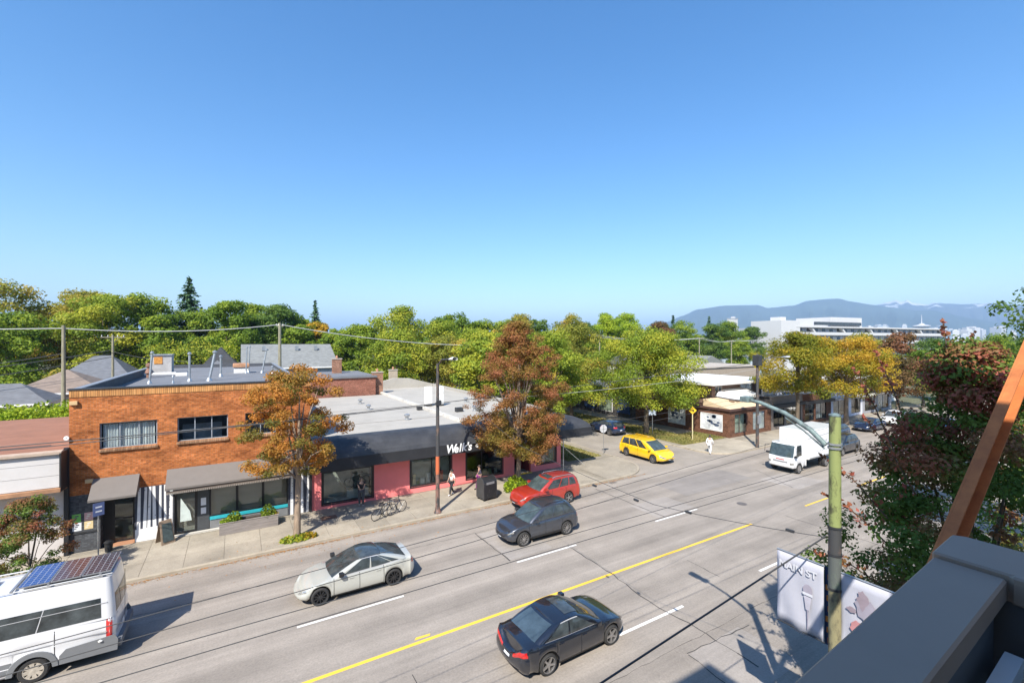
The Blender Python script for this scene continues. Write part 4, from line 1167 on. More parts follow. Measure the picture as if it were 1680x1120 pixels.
car('yellow_minivan', 'bright yellow taxi minivan waiting at the mouth of the side street', 'minivan', (30.75, 28.05, 0), -PI / 2,
    dict(SUV, L=5.08, W=1.98, H=1.76, wb=3.03, fo=0.98, r=0.345, sill=0.24, paint=yl, rails=yl, prof=[(-2.54, 0.85), (-2.48, 1.05), (-1.9, 1.08), (0.8, 1.02), (1.6, 1.02), (2.0, 0.93), (2.35, 0.80), (2.54, 0.58)],
         cab=(-2.44, -2.12, 0.55, 1.85), sidewin=[(0.03, 0.29), (0.31, 0.60), (0.63, 0.88)], doors=(-1.55, -0.1, 1.1), handles=(-0.25, 0.12), roofw=0.76, crf=0.35, cbf=0.34, head=(0.40, 1.0, 0.62, 0.88), tail=(0.6, 1.0, 0.66, 0.98), rim='ten', rimr=0.66, glass=car_glass, front_glass=car_glass_lightened))
car('navy_hatchback', 'dark blue estate car parked under the trees in the side street', 'car', (35.45, 38.1, 0), PI / 2,
    dict(SUV, L=4.5, H=1.52, paint=paint('car_navy', (0.015, 0.03, 0.075), 0.3, 0.25), roofw=0.68, rim='five', rim_m=rim_light))
# farther traffic
far = [('dark_suv', 'black crossover following the box truck', (47.6, 20.3, 0), PI, paint('car_char', (0.02, 0.022, 0.028), 0.3), SUV, 'car'),
       ('grey_estate', 'blue-grey parked car by the kerb behind the box truck', (53.5, 23.5, 0), PI, paint('car_bluegrey', (0.05, 0.075, 0.12), 0.3), dict(SUV, H=1.6), 'car'),
       ('white_suv', 'white crossover driving on the far stretch of road', (60.8, 19.3, 0), PI, paint('car_white2', (0.68, 0.68, 0.67), 0.0), SUV, 'car'),
       ('blue_car', 'small blue car on the far stretch of road', (69.5, 18.9, 0), PI, paint('car_blue', (0.03, 0.10, 0.26), 0.2), dict(SEDAN), 'car'),
       ('teal_car', 'teal-blue sedan half hidden by the red-leaved branches', (48.9, 14.1 - 2.6, 0), 0, paint('car_teal', (0.05, 0.16, 0.2), 0.3), dict(SEDAN), 'car'),
       ('navy_sedan', 'navy sedan parked beyond the yellow tree', (62.5, 23.6, 0), PI, paint('car_navy', (0.015, 0.03, 0.075)), dict(SEDAN), 'car'),
       ('silver_car', 'silver car parked in the yard behind the white shop', (-16.6, 52.5, 0), 0.3, paint('car_dk', (0.05, 0.055, 0.065), 0.4), dict(SEDAN), 'car')]
for (nm, lb, lo, rz, pm_, sp, ct) in far: car(nm, lb, ct, lo, rz, dict(sp, paint=pm_))
# white pickup far along
pu, pub, pc = car('white_pickup', 'white pickup truck with open bed crossing far down the street', 'pickup', (69.5, 23.4, 0), PI,
    dict(SUV, L=5.4, W=1.9, H=1.8, wb=3.3, fo=0.95, r=0.38, sill=0.35, paint=paint('car_white2', (0.68, 0.68, 0.67)), prof=[(-2.7, 0.95), (-2.6, 1.1), (0.4, 1.12), (1.3, 1.1), (1.9, 1.05), (2.4, 0.98), (2.7, 0.75)], cab=(-0.75, -0.6, 0.75, 1.55), sidewin=[(0.05, 0.42), (0.46, 0.94)], doors=(-0.7, 0.35), handles=(0.0,)))
MB().box(-2.5, -0.85, -0.75, 0.75, 1.175, 1.19).build('bed_opening', black_trim, pu, local=True)  # black sheet on the closed body stands for the bed's shaded hollow

# ---- white high-roof van with solar panels
van_white = paint('van_white', (0.66, 0.66, 0.66), 0.0, 0.35)
clad_grey = M('cladding_grey', (0.16, 0.165, 0.17), 0.7, 0.1)
vlev = [(0.0, 0.06), (0.06, 0.02), (0.14, 0.0), (0.26, 0.0), (0.30, 0.014), (0.52, 0.010), (0.56, 0.0), (0.8, 0.0), (0.92, 0.012), (1.0, 0.03)]
van, vb, vc = car('camper_van', 'white high-roof van with three solar panels on its roof', 'van', (-6.62, 20.05, 0), PI,
    dict(L=6.70, W=2.06, H=2.72, wb=3.75, fo=1.02, r=0.36, gap=0.07, sill=0.34, paint=van_white, prof=[(-3.35, 1.40), (-3.28, 1.42), (1.6, 1.42), (2.0, 1.36), (2.5, 1.22), (3.0, 1.05), (3.35, 0.80)],
         levels=vlev, cab=(-3.32, -3.20, 1.35, 2.75), cin=0.035, roofw=0.83, rr=0.22, bowr=0.04, crr=0.20, cbr=0.03, bulge=0.02, crown_r=0.06, roof_drop=(0.03, 0.12), sidewin=[(0.025, 0.30), (0.305, 0.52), (0.55, 0.78), (0.82, 0.93)], side_v=(0.06, 0.54),
         rg_v=(0.08, 0.55), rg_edge=6.5, doors=(-1.9, 1.1, 2.2), handles=(1.3,), handle_m=black_trim, tail=(1.02, 1.20, 0.40, 0.98), plate=0.35, clad=clad_grey, clad_v=0.40, rim='steel', rim_m=M('rim_steel', (0.55, 0.50, 0.42), 0.45, 0.25, 9, metal=0.5), rimr=0.66, tw=0.24, rtrim=0.9, crown=0.0, mirror=1.9, mirror_m=black_trim))
# wheel-arch flares, rear bumper corner and rub line
for ax in (3.35 - 1.02, 3.35 - 1.02 - 3.75):
    for sg in (1, -1):
        mb = MB(); rws = []
        for k in range(17):
            a = PI * k / 16
            rws.append([(ax + rr_ * math.cos(a), sg * yy, 0.36 + rr_ * math.sin(a)) for rr_, yy in ((0.43, 1.0), (0.43, 1.055), (0.56, 1.05), (0.58, 1.02))])
        mb.grid(rws).build('wheel_arch_flare', clad_grey, vb, smooth=40, local=True)
# cladding behind the rear wheel, round to the bumper
MB().prism([(-3.36, 0.36), (-2.0, 0.36), (-2.0, 0.62), (-2.15, 0.78), (-3.30, 0.86), (-3.38, 0.7)], 'y', 1.022, 1.045).build('rear_cladding', clad_grey, vb, local=True)
MB().prism([(-3.36, 0.36), (-2.0, 0.36), (-2.0, 0.62), (-2.15, 0.78), (-3.30, 0.86), (-3.38, 0.7)], 'y', -1.045, -1.022).build('rear_cladding', clad_grey, vb, local=True)
MB().rbox(-3.46, -3.24, -0.98, 0.98, 0.42, 0.66, 0.05).build('rear_bumper', clad_grey, van, smooth=40, local=True)
for z in (1.02, 1.9): 
    for sg in (1,): MB().tube([(-3.1, sg * (1.03 if z < 1.2 else 0.955), z), (1.2, sg * (1.03 if z < 1.2 else 0.955), z)], 0.012).build('body_crease', M('crease_grey', (0.3, 0.3, 0.3), 0.6, 0.0), vb, local=True)
MB().box(-3.385, -3.375, -0.008, 0.008, 0.7, 2.5).build('rear_door_gap', seam_m, vb, local=True)
# solar panels: frame, cells
def solar_mat(name, col):
    m, n, l, b = nodes_of(name)
    b.inputs['Roughness'].default_value = 0.22; b.inputs['Coat Weight'].default_value = 0.1
    tc = n.new('ShaderNodeTexCoord')
    br = n.new('ShaderNodeTexBrick'); br.offset = 0; br.inputs['Scale'].default_value = 1
    br.inputs['Brick Width'].default_value = 0.16; br.inputs['Row Height'].default_value = 0.16; br.inputs['Mortar Size'].default_value = 0.006
    br.inputs['Color1'].default_value = (*col, 1); br.inputs['Color2'].default_value = (*[c * 1.35 for c in col], 1); br.inputs['Mortar'].default_value = (0.35, 0.36, 0.38, 1)
    l.new(tc.outputs['Object'], br.inputs['Vector']); l.new(br.outputs['Color'], b.inputs['Base Color'])
    return m
for k, (nm, col, lb) in enumerate((('solar_blue', (0.015, 0.045, 0.16), 'blue solar panel'), ('solar_maroon', (0.055, 0.025, 0.022), 'dark maroon solar panel'), ('solar_black', (0.018, 0.02, 0.03), 'near-black solar panel'))):
    x1 = -1.02 - 0.72 * k
    p = MB().box(x1 - 0.70, x1, -0.78, 0.78, 2.80, 2.835).build('solar_panel', grey_metal, van, local=True)
    p['label'] = lb
    MB().box(x1 - 0.68, x1 - 0.02, -0.76, 0.76, 2.836, 2.839).build('cells', solar_mat(nm, col), p, local=True)
for sg in (1, -1):
    MB().tube([(-3.2, sg * 0.80, 2.74), (1.2, sg * 0.80, 2.74)], 0.022).build('roof_rail', grey_metal, van, local=True)
for x in (-2.9, -1.7, -0.9, 0.3): MB().box(x - 0.03, x + 0.03, -0.82, 0.82, 2.75, 2.79).build('cross_bar', grey_metal, van, local=True)
hx = MB().rbox(-0.35, 0.35, -0.3, 0.3, 2.69, 2.86, 0.06).build('roof_hatch', M('hatch_dark', (0.05, 0.055, 0.06), 0.3, 0.2), van, smooth=40, local=True)
MB().lathe([(0.001, 0), (0.05, 0.0), (0.06, 0.02), (0.001, 0.06)], 12, (-2.95, 1.05, 0.75)).build('fuel_cap', white_paint, van, local=True)

# ---- white box truck
tk, tb, tc_ = car('box_truck', 'white cab-over box truck turning past the side street', 'truck', (37.25, 19.55, 0), PI,
    dict(L=1.9, W=2.05, H=2.30, wb=3.4, fo=0.85, r=0.38, gap=0.06, sill=0.42, front_only=True, paint=paint('truck_white', (0.70, 0.70, 0.69), 0.0, 0.4), prof=[(-0.95, 1.30), (0.6, 1.30), (0.9, 1.25), (0.95, 1.18)], levels=[(0.0, 0.03), (0.1, 0.0), (0.5, 0.0), (0.9, 0.0), (1.0, 0.02)],
         cab=(-0.93, -0.90, 0.55, 0.92), cin=0.03, roofw=0.92, rr=0.08, rf=0.22, bowr=0.01, bowf=0.05, crr=0.08, crf=0.2, cbr=0.0, cbf=0.06, rbf=0.05, bulge=0.015, sidewin=[(0.40, 0.92)], rear_glass=False, windscreen=True, grille=[(0.55, 0.50, 0.66, M('grille_grey', (0.25, 0.25, 0.25), 0.5)), (0.8, 0.06, 0.2, white_paint)], head=(0.72, 1.0, 0.34, 0.55), tail=(0.01, 0.02, 0.1, 0.11), tw=0.24, rim='steel', mirror=0.75, mirror_m=black_trim, crown=0.0, plate=0.1, front_glass=car_glass_lightened))
cargo = MB().rbox(-6.1, -1.02, -1.12, 1.12, 0.95, 3.18, 0.03).build('cargo_box', M('truck_box', (0.70, 0.70, 0.69), 0.5, 0.04), tk, local=True)
MB().box(-6.0, -1.1, -1.03, 1.03, 3.182, 3.195).build('box_roof', M('box_roof', (0.42, 0.42, 0.38), 0.8, 0.15), cargo, local=True)
MB().box(-6.0, -0.9, -0.45, 0.45, 0.55, 0.94).build('chassis', black_trim, tk, local=True)
for sg in (1, -1):
    MB().box(-5.9, -1.2, sg * 1.128 - 0.006, sg * 1.128 + 0.006, 0.96, 1.06).build('lower_rail', galv, cargo, local=True)
    for k in (0, 0.27): add_wheel(tk, -3.95, sg * (0.95 - k), 0.38, 0.24, 'steel', rim_light, sg > 0, 0.66)
gt = M('faded_print', (0.42, 0.44, 0.46), 0.7, 0.4, 6)
for (x0, x1, z0, z1) in ((-2.6, -1.9, 2.15, 2.42), (-3.9, -3.2, 2.12, 2.3), (-4.9, -1.9, 1.42, 1.52)):
    for sg in (1,):
        q = MB()
        n = max(3, int((x1 - x0) / 0.16))
        for k in range(n):
            a = x0 + (x1 - x0) * k / n
            q.box(a, a + (x1 - x0) / n * 0.7, 1.121, 1.124, z0 + 0.03 * (k % 2), z1 - 0.04 * ((k * 7) % 3))
        q.build('faded_print', gt, cargo, local=True)
MB().box(0.955, 0.962, -0.32, 0.32, 1.02, 1.09).build('badge', M('badge_red', (0.5, 0.05, 0.04), 0.4), tb, local=True)
for sg in (1, -1): MB().tube([(0.55, sg * 1.0, 2.0), (0.75, sg * 1.28, 1.95), (0.78, sg * 1.3, 1.4)], 0.02).build('mirror_arm', black_trim, tk, local=True); 
# ------------------------------------------------------------------ trees
LEAF = {
    'orange': leaf_mat('leaf_orange', [(0.0, (0.08, 0.11, 0.02)), (0.30, (0.19, 0.18, 0.035)), (0.5, (0.37, 0.22, 0.045)), (0.75, (0.58, 0.265, 0.05)), (1.0, (0.62, 0.245, 0.045))]),
    'russet': leaf_mat('leaf_russet', [(0.0, (0.16, 0.18, 0.03)), (0.35, (0.30, 0.215, 0.045)), (0.65, (0.38, 0.165, 0.06)), (1.0, (0.39, 0.125, 0.08))]),
    'maple_red': leaf_mat('leaf_maple_red', [(0.0, (0.07, 0.14, 0.025)), (0.42, (0.14, 0.22, 0.035)), (0.6, (0.24, 0.14, 0.05)), (0.85, (0.38, 0.10, 0.07)), (1.0, (0.54, 0.23, 0.11))], 0.35),
    'green': leaf_mat('leaf_green', [(0.0, (0.078, 0.138, 0.017)), (0.5, (0.188, 0.285, 0.028)), (1.0, (0.419, 0.473, 0.042))]),
    'green2': leaf_mat('leaf_green_yellow', [(0.0, (0.107, 0.180, 0.021)), (0.5, (0.287, 0.362, 0.035)), (1.0, (0.591, 0.524, 0.053))]),
    'brownish': leaf_mat('leaf_brownish', [(0.0, (0.121, 0.175, 0.026)), (0.5, (0.318, 0.316, 0.044)), (1.0, (0.659, 0.443, 0.078))]),
    'deep': leaf_mat('leaf_deep', [(0.0, (0.046, 0.095, 0.021)), (0.5, (0.117, 0.202, 0.035)), (1.0, (0.235, 0.316, 0.053))]),
    'lime': leaf_mat('leaf_lime', [(0.0, (0.145, 0.246, 0.017)), (0.5, (0.319, 0.435, 0.029)), (1.0, (0.522, 0.580, 0.043))]),
    'yellow': leaf_mat('leaf_yellow', [(0.0, (0.104, 0.158, 0.020)), (0.35, (0.251, 0.252, 0.020)), (0.65, (0.522, 0.357, 0.030)), (1.0, (0.647, 0.357, 0.040))]),
    'fir': leaf_mat('leaf_fir', [(0.0, (0.035, 0.079, 0.032)), (0.5, (0.067, 0.136, 0.058)), (1.0, (0.136, 0.227, 0.083))], 0.1),
    'bark_red': leaf_mat('leaf_dark_red', [(0.0, (0.072, 0.080, 0.022)), (0.5, (0.189, 0.116, 0.043)), (1.0, (0.319, 0.131, 0.072))]),
}
bark = M('bark', (0.13, 0.10, 0.07), 0.95, 0.35, 3, bump=0.5, bscale=20, stretch=(3, 3, 0.6))
bark_pale = M('bark_pale', (0.27, 0.20, 0.14), 0.95, 0.35, 3, bump=0.5, bscale=20, stretch=(3, 3, 0.6))

def leaves_np(centres, normals, size, rs, aspect=0.62, fold=0.25):
    """one folded rhombus (two triangles) per leaf"""
    n = len(centres)
    nrm = normals / (np.linalg.norm(normals, axis=1, keepdims=True) + 1e-9)
    ref = rs.normal(size=(n, 3))
    u = np.cross(nrm, ref); u /= (np.linalg.norm(u, axis=1, keepdims=True) + 1e-9)
    w = np.cross(nrm, u)
    s = (size * (0.65 + 0.7 * rs.random(n)))[:, None]
    a = centres - u * s * 0.5; b = centres + u * s * 0.5
    off = nrm * s * fold * rs.uniform(-1, 1, (n, 1))
    c = centres + w * s * aspect * 0.5 + off; d = centres - w * s * aspect * 0.5 + off
    v = np.stack([a, c, b, d], 1).reshape(-1, 3)
    k = np.arange(n)[:, None] * 4
    f = np.concatenate([k + np.array([[0, 1, 2]]), k + np.array([[0, 2, 3]])], 1).reshape(-1, 3)
    return v, f

def crown_points(rs, n, nclump, rx, ry, h, shape, clump_r, gap=0.0):
    """clump centres inside an envelope of half-widths rx, ry and height h (from 0), leaves gathered round them"""
    cs = []
    while len(cs) < nclump:
        t = rs.random()
        prof = shape(t)
        ang = rs.random() * 2 * PI
        rad = prof * (rs.random() ** 0.42)
        lump = 1 + 0.16 * math.sin(3 * ang + 5 * t + gap) + 0.10 * math.sin(7 * ang - 9 * t)
        cs.append((rad * lump * rx * math.cos(ang), rad * lump * ry * math.sin(ang), t * h))
    cs = np.array(cs)
    cr = clump_r * (0.6 + 0.8 * rs.random(nclump))
    idx = rs.choice(nclump, n, p=(cr ** 2) / (cr ** 2).sum())
    d = rs.normal(size=(n, 3)); d /= np.linalg.norm(d, axis=1, keepdims=True)
    rad = cr[idx] * rs.random(n) ** 0.45
    off = d * rad[:, None] * np.array([1.0, 1.0, 0.62])
    pos = cs[idx] + off
    nrm = d + rs.normal(size=(n, 3)) * 0.55 + np.array([0, 0, 0.55])
    return pos, nrm, idx, cs, cr

ROUND = lambda t: math.sqrt(max(0.02, 1 - (2 * t - 0.9) ** 2 / 1.25))
VASE = lambda t: (0.30 + 0.95 * t if t < 0.55 else 0.82 * math.sqrt(max(0.01, 1 - ((t - 0.55) / 0.47) ** 2)) + 0.03)
CONE = lambda t: interp([(0.0, 0.75), (0.2, 1.0), (0.45, 0.86), (0.7, 0.55), (0.88, 0.3), (1.0, 0.08)], t)
EGG = lambda t: interp([(0.0, 0.55), (0.12, 0.80), (0.32, 1.0), (0.5, 0.97), (0.7, 0.74), (0.86, 0.42), (1.0, 0.10)], t)
OVAL = lambda t: math.sqrt(max(0.03, 1 - (2 * t - 0.85) ** 2 / 1.35)) * (1.0 if t < 0.7 else 0.92)
SPREAD = lambda t: math.sqrt(max(0.03, 1 - ((t - 0.35) / 0.68) ** 2))

def tree(name, label, x, y, top, base, rad, leaf, n, size, seed, shape=ROUND, nclump=70, clump_r=None, group=None, trunk_r=0.16, bark_m=None, grad=None, lean=0.0, cat='tree', z0=0.0, limbs=9, ry=None):
    rs = np.random.default_rng(seed); rr = random.Random(seed)
    root = thing(name, label, cat, (x, y, z0), 0, group)
    h = top - base
    clump_r = clump_r or rad * 0.27
    pos, nrm, idx, cs, cr = crown_points(rs, n, nclump, rad - clump_r * 0.7, (ry or rad) - clump_r * 0.7, h - clump_r, shape, clump_r, seed)
    pos[:, 2] += base + clump_r * 0.4; cs = cs + np.array([0, 0, base + clump_r * 0.4])
    ct = rs.random(nclump)
    tint = 0.60 * ct[idx] + 0.26 * rs.random(n)
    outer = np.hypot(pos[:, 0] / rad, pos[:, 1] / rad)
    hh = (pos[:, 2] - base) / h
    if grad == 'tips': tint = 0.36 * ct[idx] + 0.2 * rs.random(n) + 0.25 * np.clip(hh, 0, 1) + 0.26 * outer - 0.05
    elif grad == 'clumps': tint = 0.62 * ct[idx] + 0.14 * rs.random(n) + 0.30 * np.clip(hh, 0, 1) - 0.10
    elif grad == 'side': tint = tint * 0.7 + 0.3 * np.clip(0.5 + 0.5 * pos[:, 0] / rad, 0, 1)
    else: tint = tint + 0.12
    v, f = leaves_np(pos, nrm, size, rs)
    mesh_np('crown', v, f, LEAF[leaf], np.clip(np.repeat(tint, 2), 0, 1), root)
    # trunk and limbs
    mb = MB()
    tz = base + h * 0.30
    pth = [(0, 0, -0.05), (0.02 + lean * 0.2, 0.01, base * 0.5), (0.03 + lean * 0.5, -0.02, base), (lean, 0.0, tz), (lean * 1.2, 0, base + h * 0.7)]
    mb.tube(pth, [trunk_r * 1.25, trunk_r, trunk_r * 0.85, trunk_r * 0.6, trunk_r * 0.12], 9)
    order = sorted(range(nclump), key=lambda q: rr.random())[:limbs]
    for q in order:
        c = cs[q]
        st = rr.uniform(0.0, 0.75)
        s0 = Vector((lean * st, 0, base * 0.9 + (tz - base * 0.9) * st))
        e = Vector(c); m = s0.lerp(e, 0.5) + Vector((rr.uniform(-.1, .1), rr.uniform(-.1, .1), 0.12 * (e - s0).length))
        mb.tube([s0, m, e], [trunk_r * 0.45, trunk_r * 0.28, trunk_r * 0.06], 6)
    mb.build('trunk', bark_m or bark, root, smooth=60, local=True)
    return root

def fir(name, label, x, y, top, rad, seed, group=None, n_tier=44):
    rs = np.random.default_rng(seed)
    root = thing(name, label, 'tree', (x, y, 0), 0, group)
    P, N, T = [], [], []
    for k in range(n_tier):
        t = k / (n_tier - 1)
        z = top * (0.12 + 0.88 * t)
        rr_ = rad * (1 - t) ** 0.85 * (0.75 + 0.45 * rs.random()) + 0.15
        nb = int(8 + 10 * (1 - t))
        for b in range(nb):
            a = rs.random() * 2 * PI
            L = rr_ * (0.7 + 0.5 * rs.random())
            m = max(4, int(L * 7))
            s = (np.arange(m) + rs.random(m)) / m
            px = np.cos(a) * L * s + rs.normal(size=m) * 0.12; py = np.sin(a) * L * s + rs.normal(size=m) * 0.12
            pz = z - 0.28 * L * s + 0.18 * L * s ** 2 + rs.normal(size=m) * 0.10
            P.append(np.stack([px, py, pz], 1)); N.append(np.tile([np.cos(a) * 0.3, np.sin(a) * 0.3, 1.0], (m, 1)) + rs.normal(size=(m, 3)) * 0.4)
            T.append(0.3 * rs.random() + 0.4 * rs.random(m) + 0.3 * s)
    P = np.concatenate(P); N = np.concatenate(N); T = np.concatenate(T)
    v, f = leaves_np(P, N, np.full(len(P), 0.7), rs, 0.5, 0.2)
    mesh_np('crown', v, f, LEAF['fir'], np.clip(np.repeat(T, 2), 0, 1), root)
    MB().tube([(0, 0, 0), (0, 0, top * 0.5), (0, 0, top * 0.99)], [0.35, 0.2, 0.03], 8).build('trunk', bark, root, local=True)
    return root

# street trees along the far pavement
tree('orange_street_tree', 'orange-leaved street tree on the pavement before the brick building', 2.66, 25.75, 9.05, 3.4, 2.95, 'orange', 25000, 0.112, 11, ROUND, 100, 0.47, trunk_r=0.15, bark_m=bark_pale, lean=0.1, limbs=16)
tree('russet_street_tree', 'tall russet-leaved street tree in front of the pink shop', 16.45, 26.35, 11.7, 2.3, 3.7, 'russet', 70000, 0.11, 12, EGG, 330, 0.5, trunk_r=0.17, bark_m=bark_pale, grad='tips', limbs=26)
tree('small_purple_tree', 'small dark red and green tree beside the white van', -7.15, 25.75, 4.0, 0.55, 1.45, 'maple_red', 15000, 0.085, 13, OVAL, 70, 0.34, trunk_r=0.05, grad='tips', limbs=6)
tree('corner_maple', 'large yellow-green maple on the lawn beside the corner brick shop', 38.7, 35.3, 11.9, 3.0, 6.5, 'green2', 54000, 0.19, 14, SPREAD, 170, 1.2, trunk_r=0.26, limbs=16)
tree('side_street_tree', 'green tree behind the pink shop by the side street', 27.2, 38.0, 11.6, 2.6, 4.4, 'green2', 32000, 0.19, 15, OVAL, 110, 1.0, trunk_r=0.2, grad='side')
tree('inner_street_tree', 'rounded olive-green tree further up the side street', 37.6, 47.0, 12.6, 2.6, 5.4, 'brownish', 22000, 0.26, 16, SPREAD, 90, 1.2, trunk_r=0.22)
tree('yellow_maple', 'golden yellow maple overhanging the box truck', 63.2, 26.2, 11.2, 3.9, 5.8, 'yellow', 28000, 0.21, 17, SPREAD, 90, 1.15, trunk_r=0.24, bark_m=bark_pale, limbs=14)
tree('green_gold_maple', 'green and gold maple just past the dark street lamp', 52.5, 26.4, 11.4, 4.4, 4.6, 'yellow', 22000, 0.20, 18, ROUND, 80, 1.0, trunk_r=0.2, grad='side')
for i, (x, y, tp, rd, lf, lb) in enumerate(((79, 26.5, 11.6, 4.6, 'bark_red', 'dark red-brown tree beyond the golden maple'), (90, 27.0, 9.0, 3.4, 'green', 'dark green tree past the red-brown one along the street'), (104, 27, 9.0, 4.6, 'lime', 'bright lime tree near the far end of the pavement'), (121, 28, 10.5, 5, 'green2', 'yellow-green tree at the far end of the street'), (140, 30, 12, 6, 'green', 'broad green tree closing the end of the street'), (95, 36, 12, 5, 'brownish', 'olive tree behind the shops past the golden maple'), (158, 30, 12, 6, 'deep', 'farthest dark green tree of the street'))):
    tree('street_tree', lb, x, y, tp, 2.6, rd, lf, 9500, 0.31, 60 + i, SPREAD, 60, rd * 0.26, group='trees along the far pavement', trunk_r=0.2, limbs=6)

# near side: red-leaved maple by the balcony, green trees beyond it
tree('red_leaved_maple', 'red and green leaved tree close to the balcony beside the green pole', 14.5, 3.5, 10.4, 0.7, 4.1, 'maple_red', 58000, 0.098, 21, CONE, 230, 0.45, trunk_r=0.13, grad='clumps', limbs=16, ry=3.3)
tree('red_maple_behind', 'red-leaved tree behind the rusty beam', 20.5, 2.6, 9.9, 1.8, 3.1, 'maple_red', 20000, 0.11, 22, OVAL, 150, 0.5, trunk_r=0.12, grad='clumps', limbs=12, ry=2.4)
tree('tall_green_tree', 'tall dense green tree at the frame edge past the red maples', 31.0, 3.4, 14.6, 3.0, 4.6, 'deep', 20000, 0.18, 23, OVAL, 120, 0.9, trunk_r=0.24, limbs=12)
tree('near_side_tree', 'green tree on the near pavement farther up the street', 45, 3.0, 10.5, 3.0, 4.6, 'green2', 6000, 0.3, 24, OVAL, 70, 1.0, trunk_r=0.2)
# long upright shoots of the red maple
def shoots():
    rs = np.random.default_rng(77)
    par = bpy.data.objects['red_leaved_maple']
    mb = MB(); P, N, T = [], [], []
    for (bx, by, bz, ex, ey, ez) in ((-0.3, 0.2, 8.6, -0.55, 0.35, 10.75), (0.1, 0.3, 8.8, 1.1, 0.2, 10.45), (-1.6, 0.5, 6.8, -2.9, 1.0, 8.6), (-1.5, 0.9, 7.6, -1.9, 1.6, 9.6), (0.5, 0.2, 8.4, 1.6, 0.1, 9.6), (-2.0, 0.8, 5.6, -3.6, 1.5, 6.9), (-2.0, 0.8, 4.6, -3.7, 1.6, 5.6), (-1.9, 0.6, 4.0, -3.5, 1.2, 4.5), (0.6, 0.4, 8.0, 2.3, 0.7, 9.4), (-1.0, 0.8, 8.0, -1.5, 1.3, 10.0), (-1.9, 0.9, 6.2, -3.0, 1.8, 7.6)):
        a, b = np.array([bx, by, bz]), np.array([ex, ey, ez])
        L = np.linalg.norm(b - a); m = int(L * 42)
        s = rs.random(m)
        bend = np.stack([0 * s, 0 * s, 0.15 * np.sin(s * PI)], 1)
        q = a + (b - a) * s[:, None] + bend + rs.normal(size=(m, 3)) * (0.10 * (1.1 - s))[:, None]
        P.append(q); N.append(rs.normal(size=(m, 3)) + np.array([0, 0, 0.5])); T.append(0.45 + 0.4 * rs.random(m) + 0.15 * s)
        mb.tube([a, (a + b) / 2 + np.array([0, 0, 0.15]), b], [0.02, 0.013, 0.004], 5)
    P = np.concatenate(P); N = np.concatenate(N); T = np.concatenate(T)
    v, f = leaves_np(P, N, np.full(len(P), 0.105), rs, 0.7)
    mesh_np('shoot_leaves', v, f, LEAF['maple_red'], np.clip(np.repeat(T, 2), 0, 1), par)
    mb.build('shoots', bark, par, local=True)
shoots()

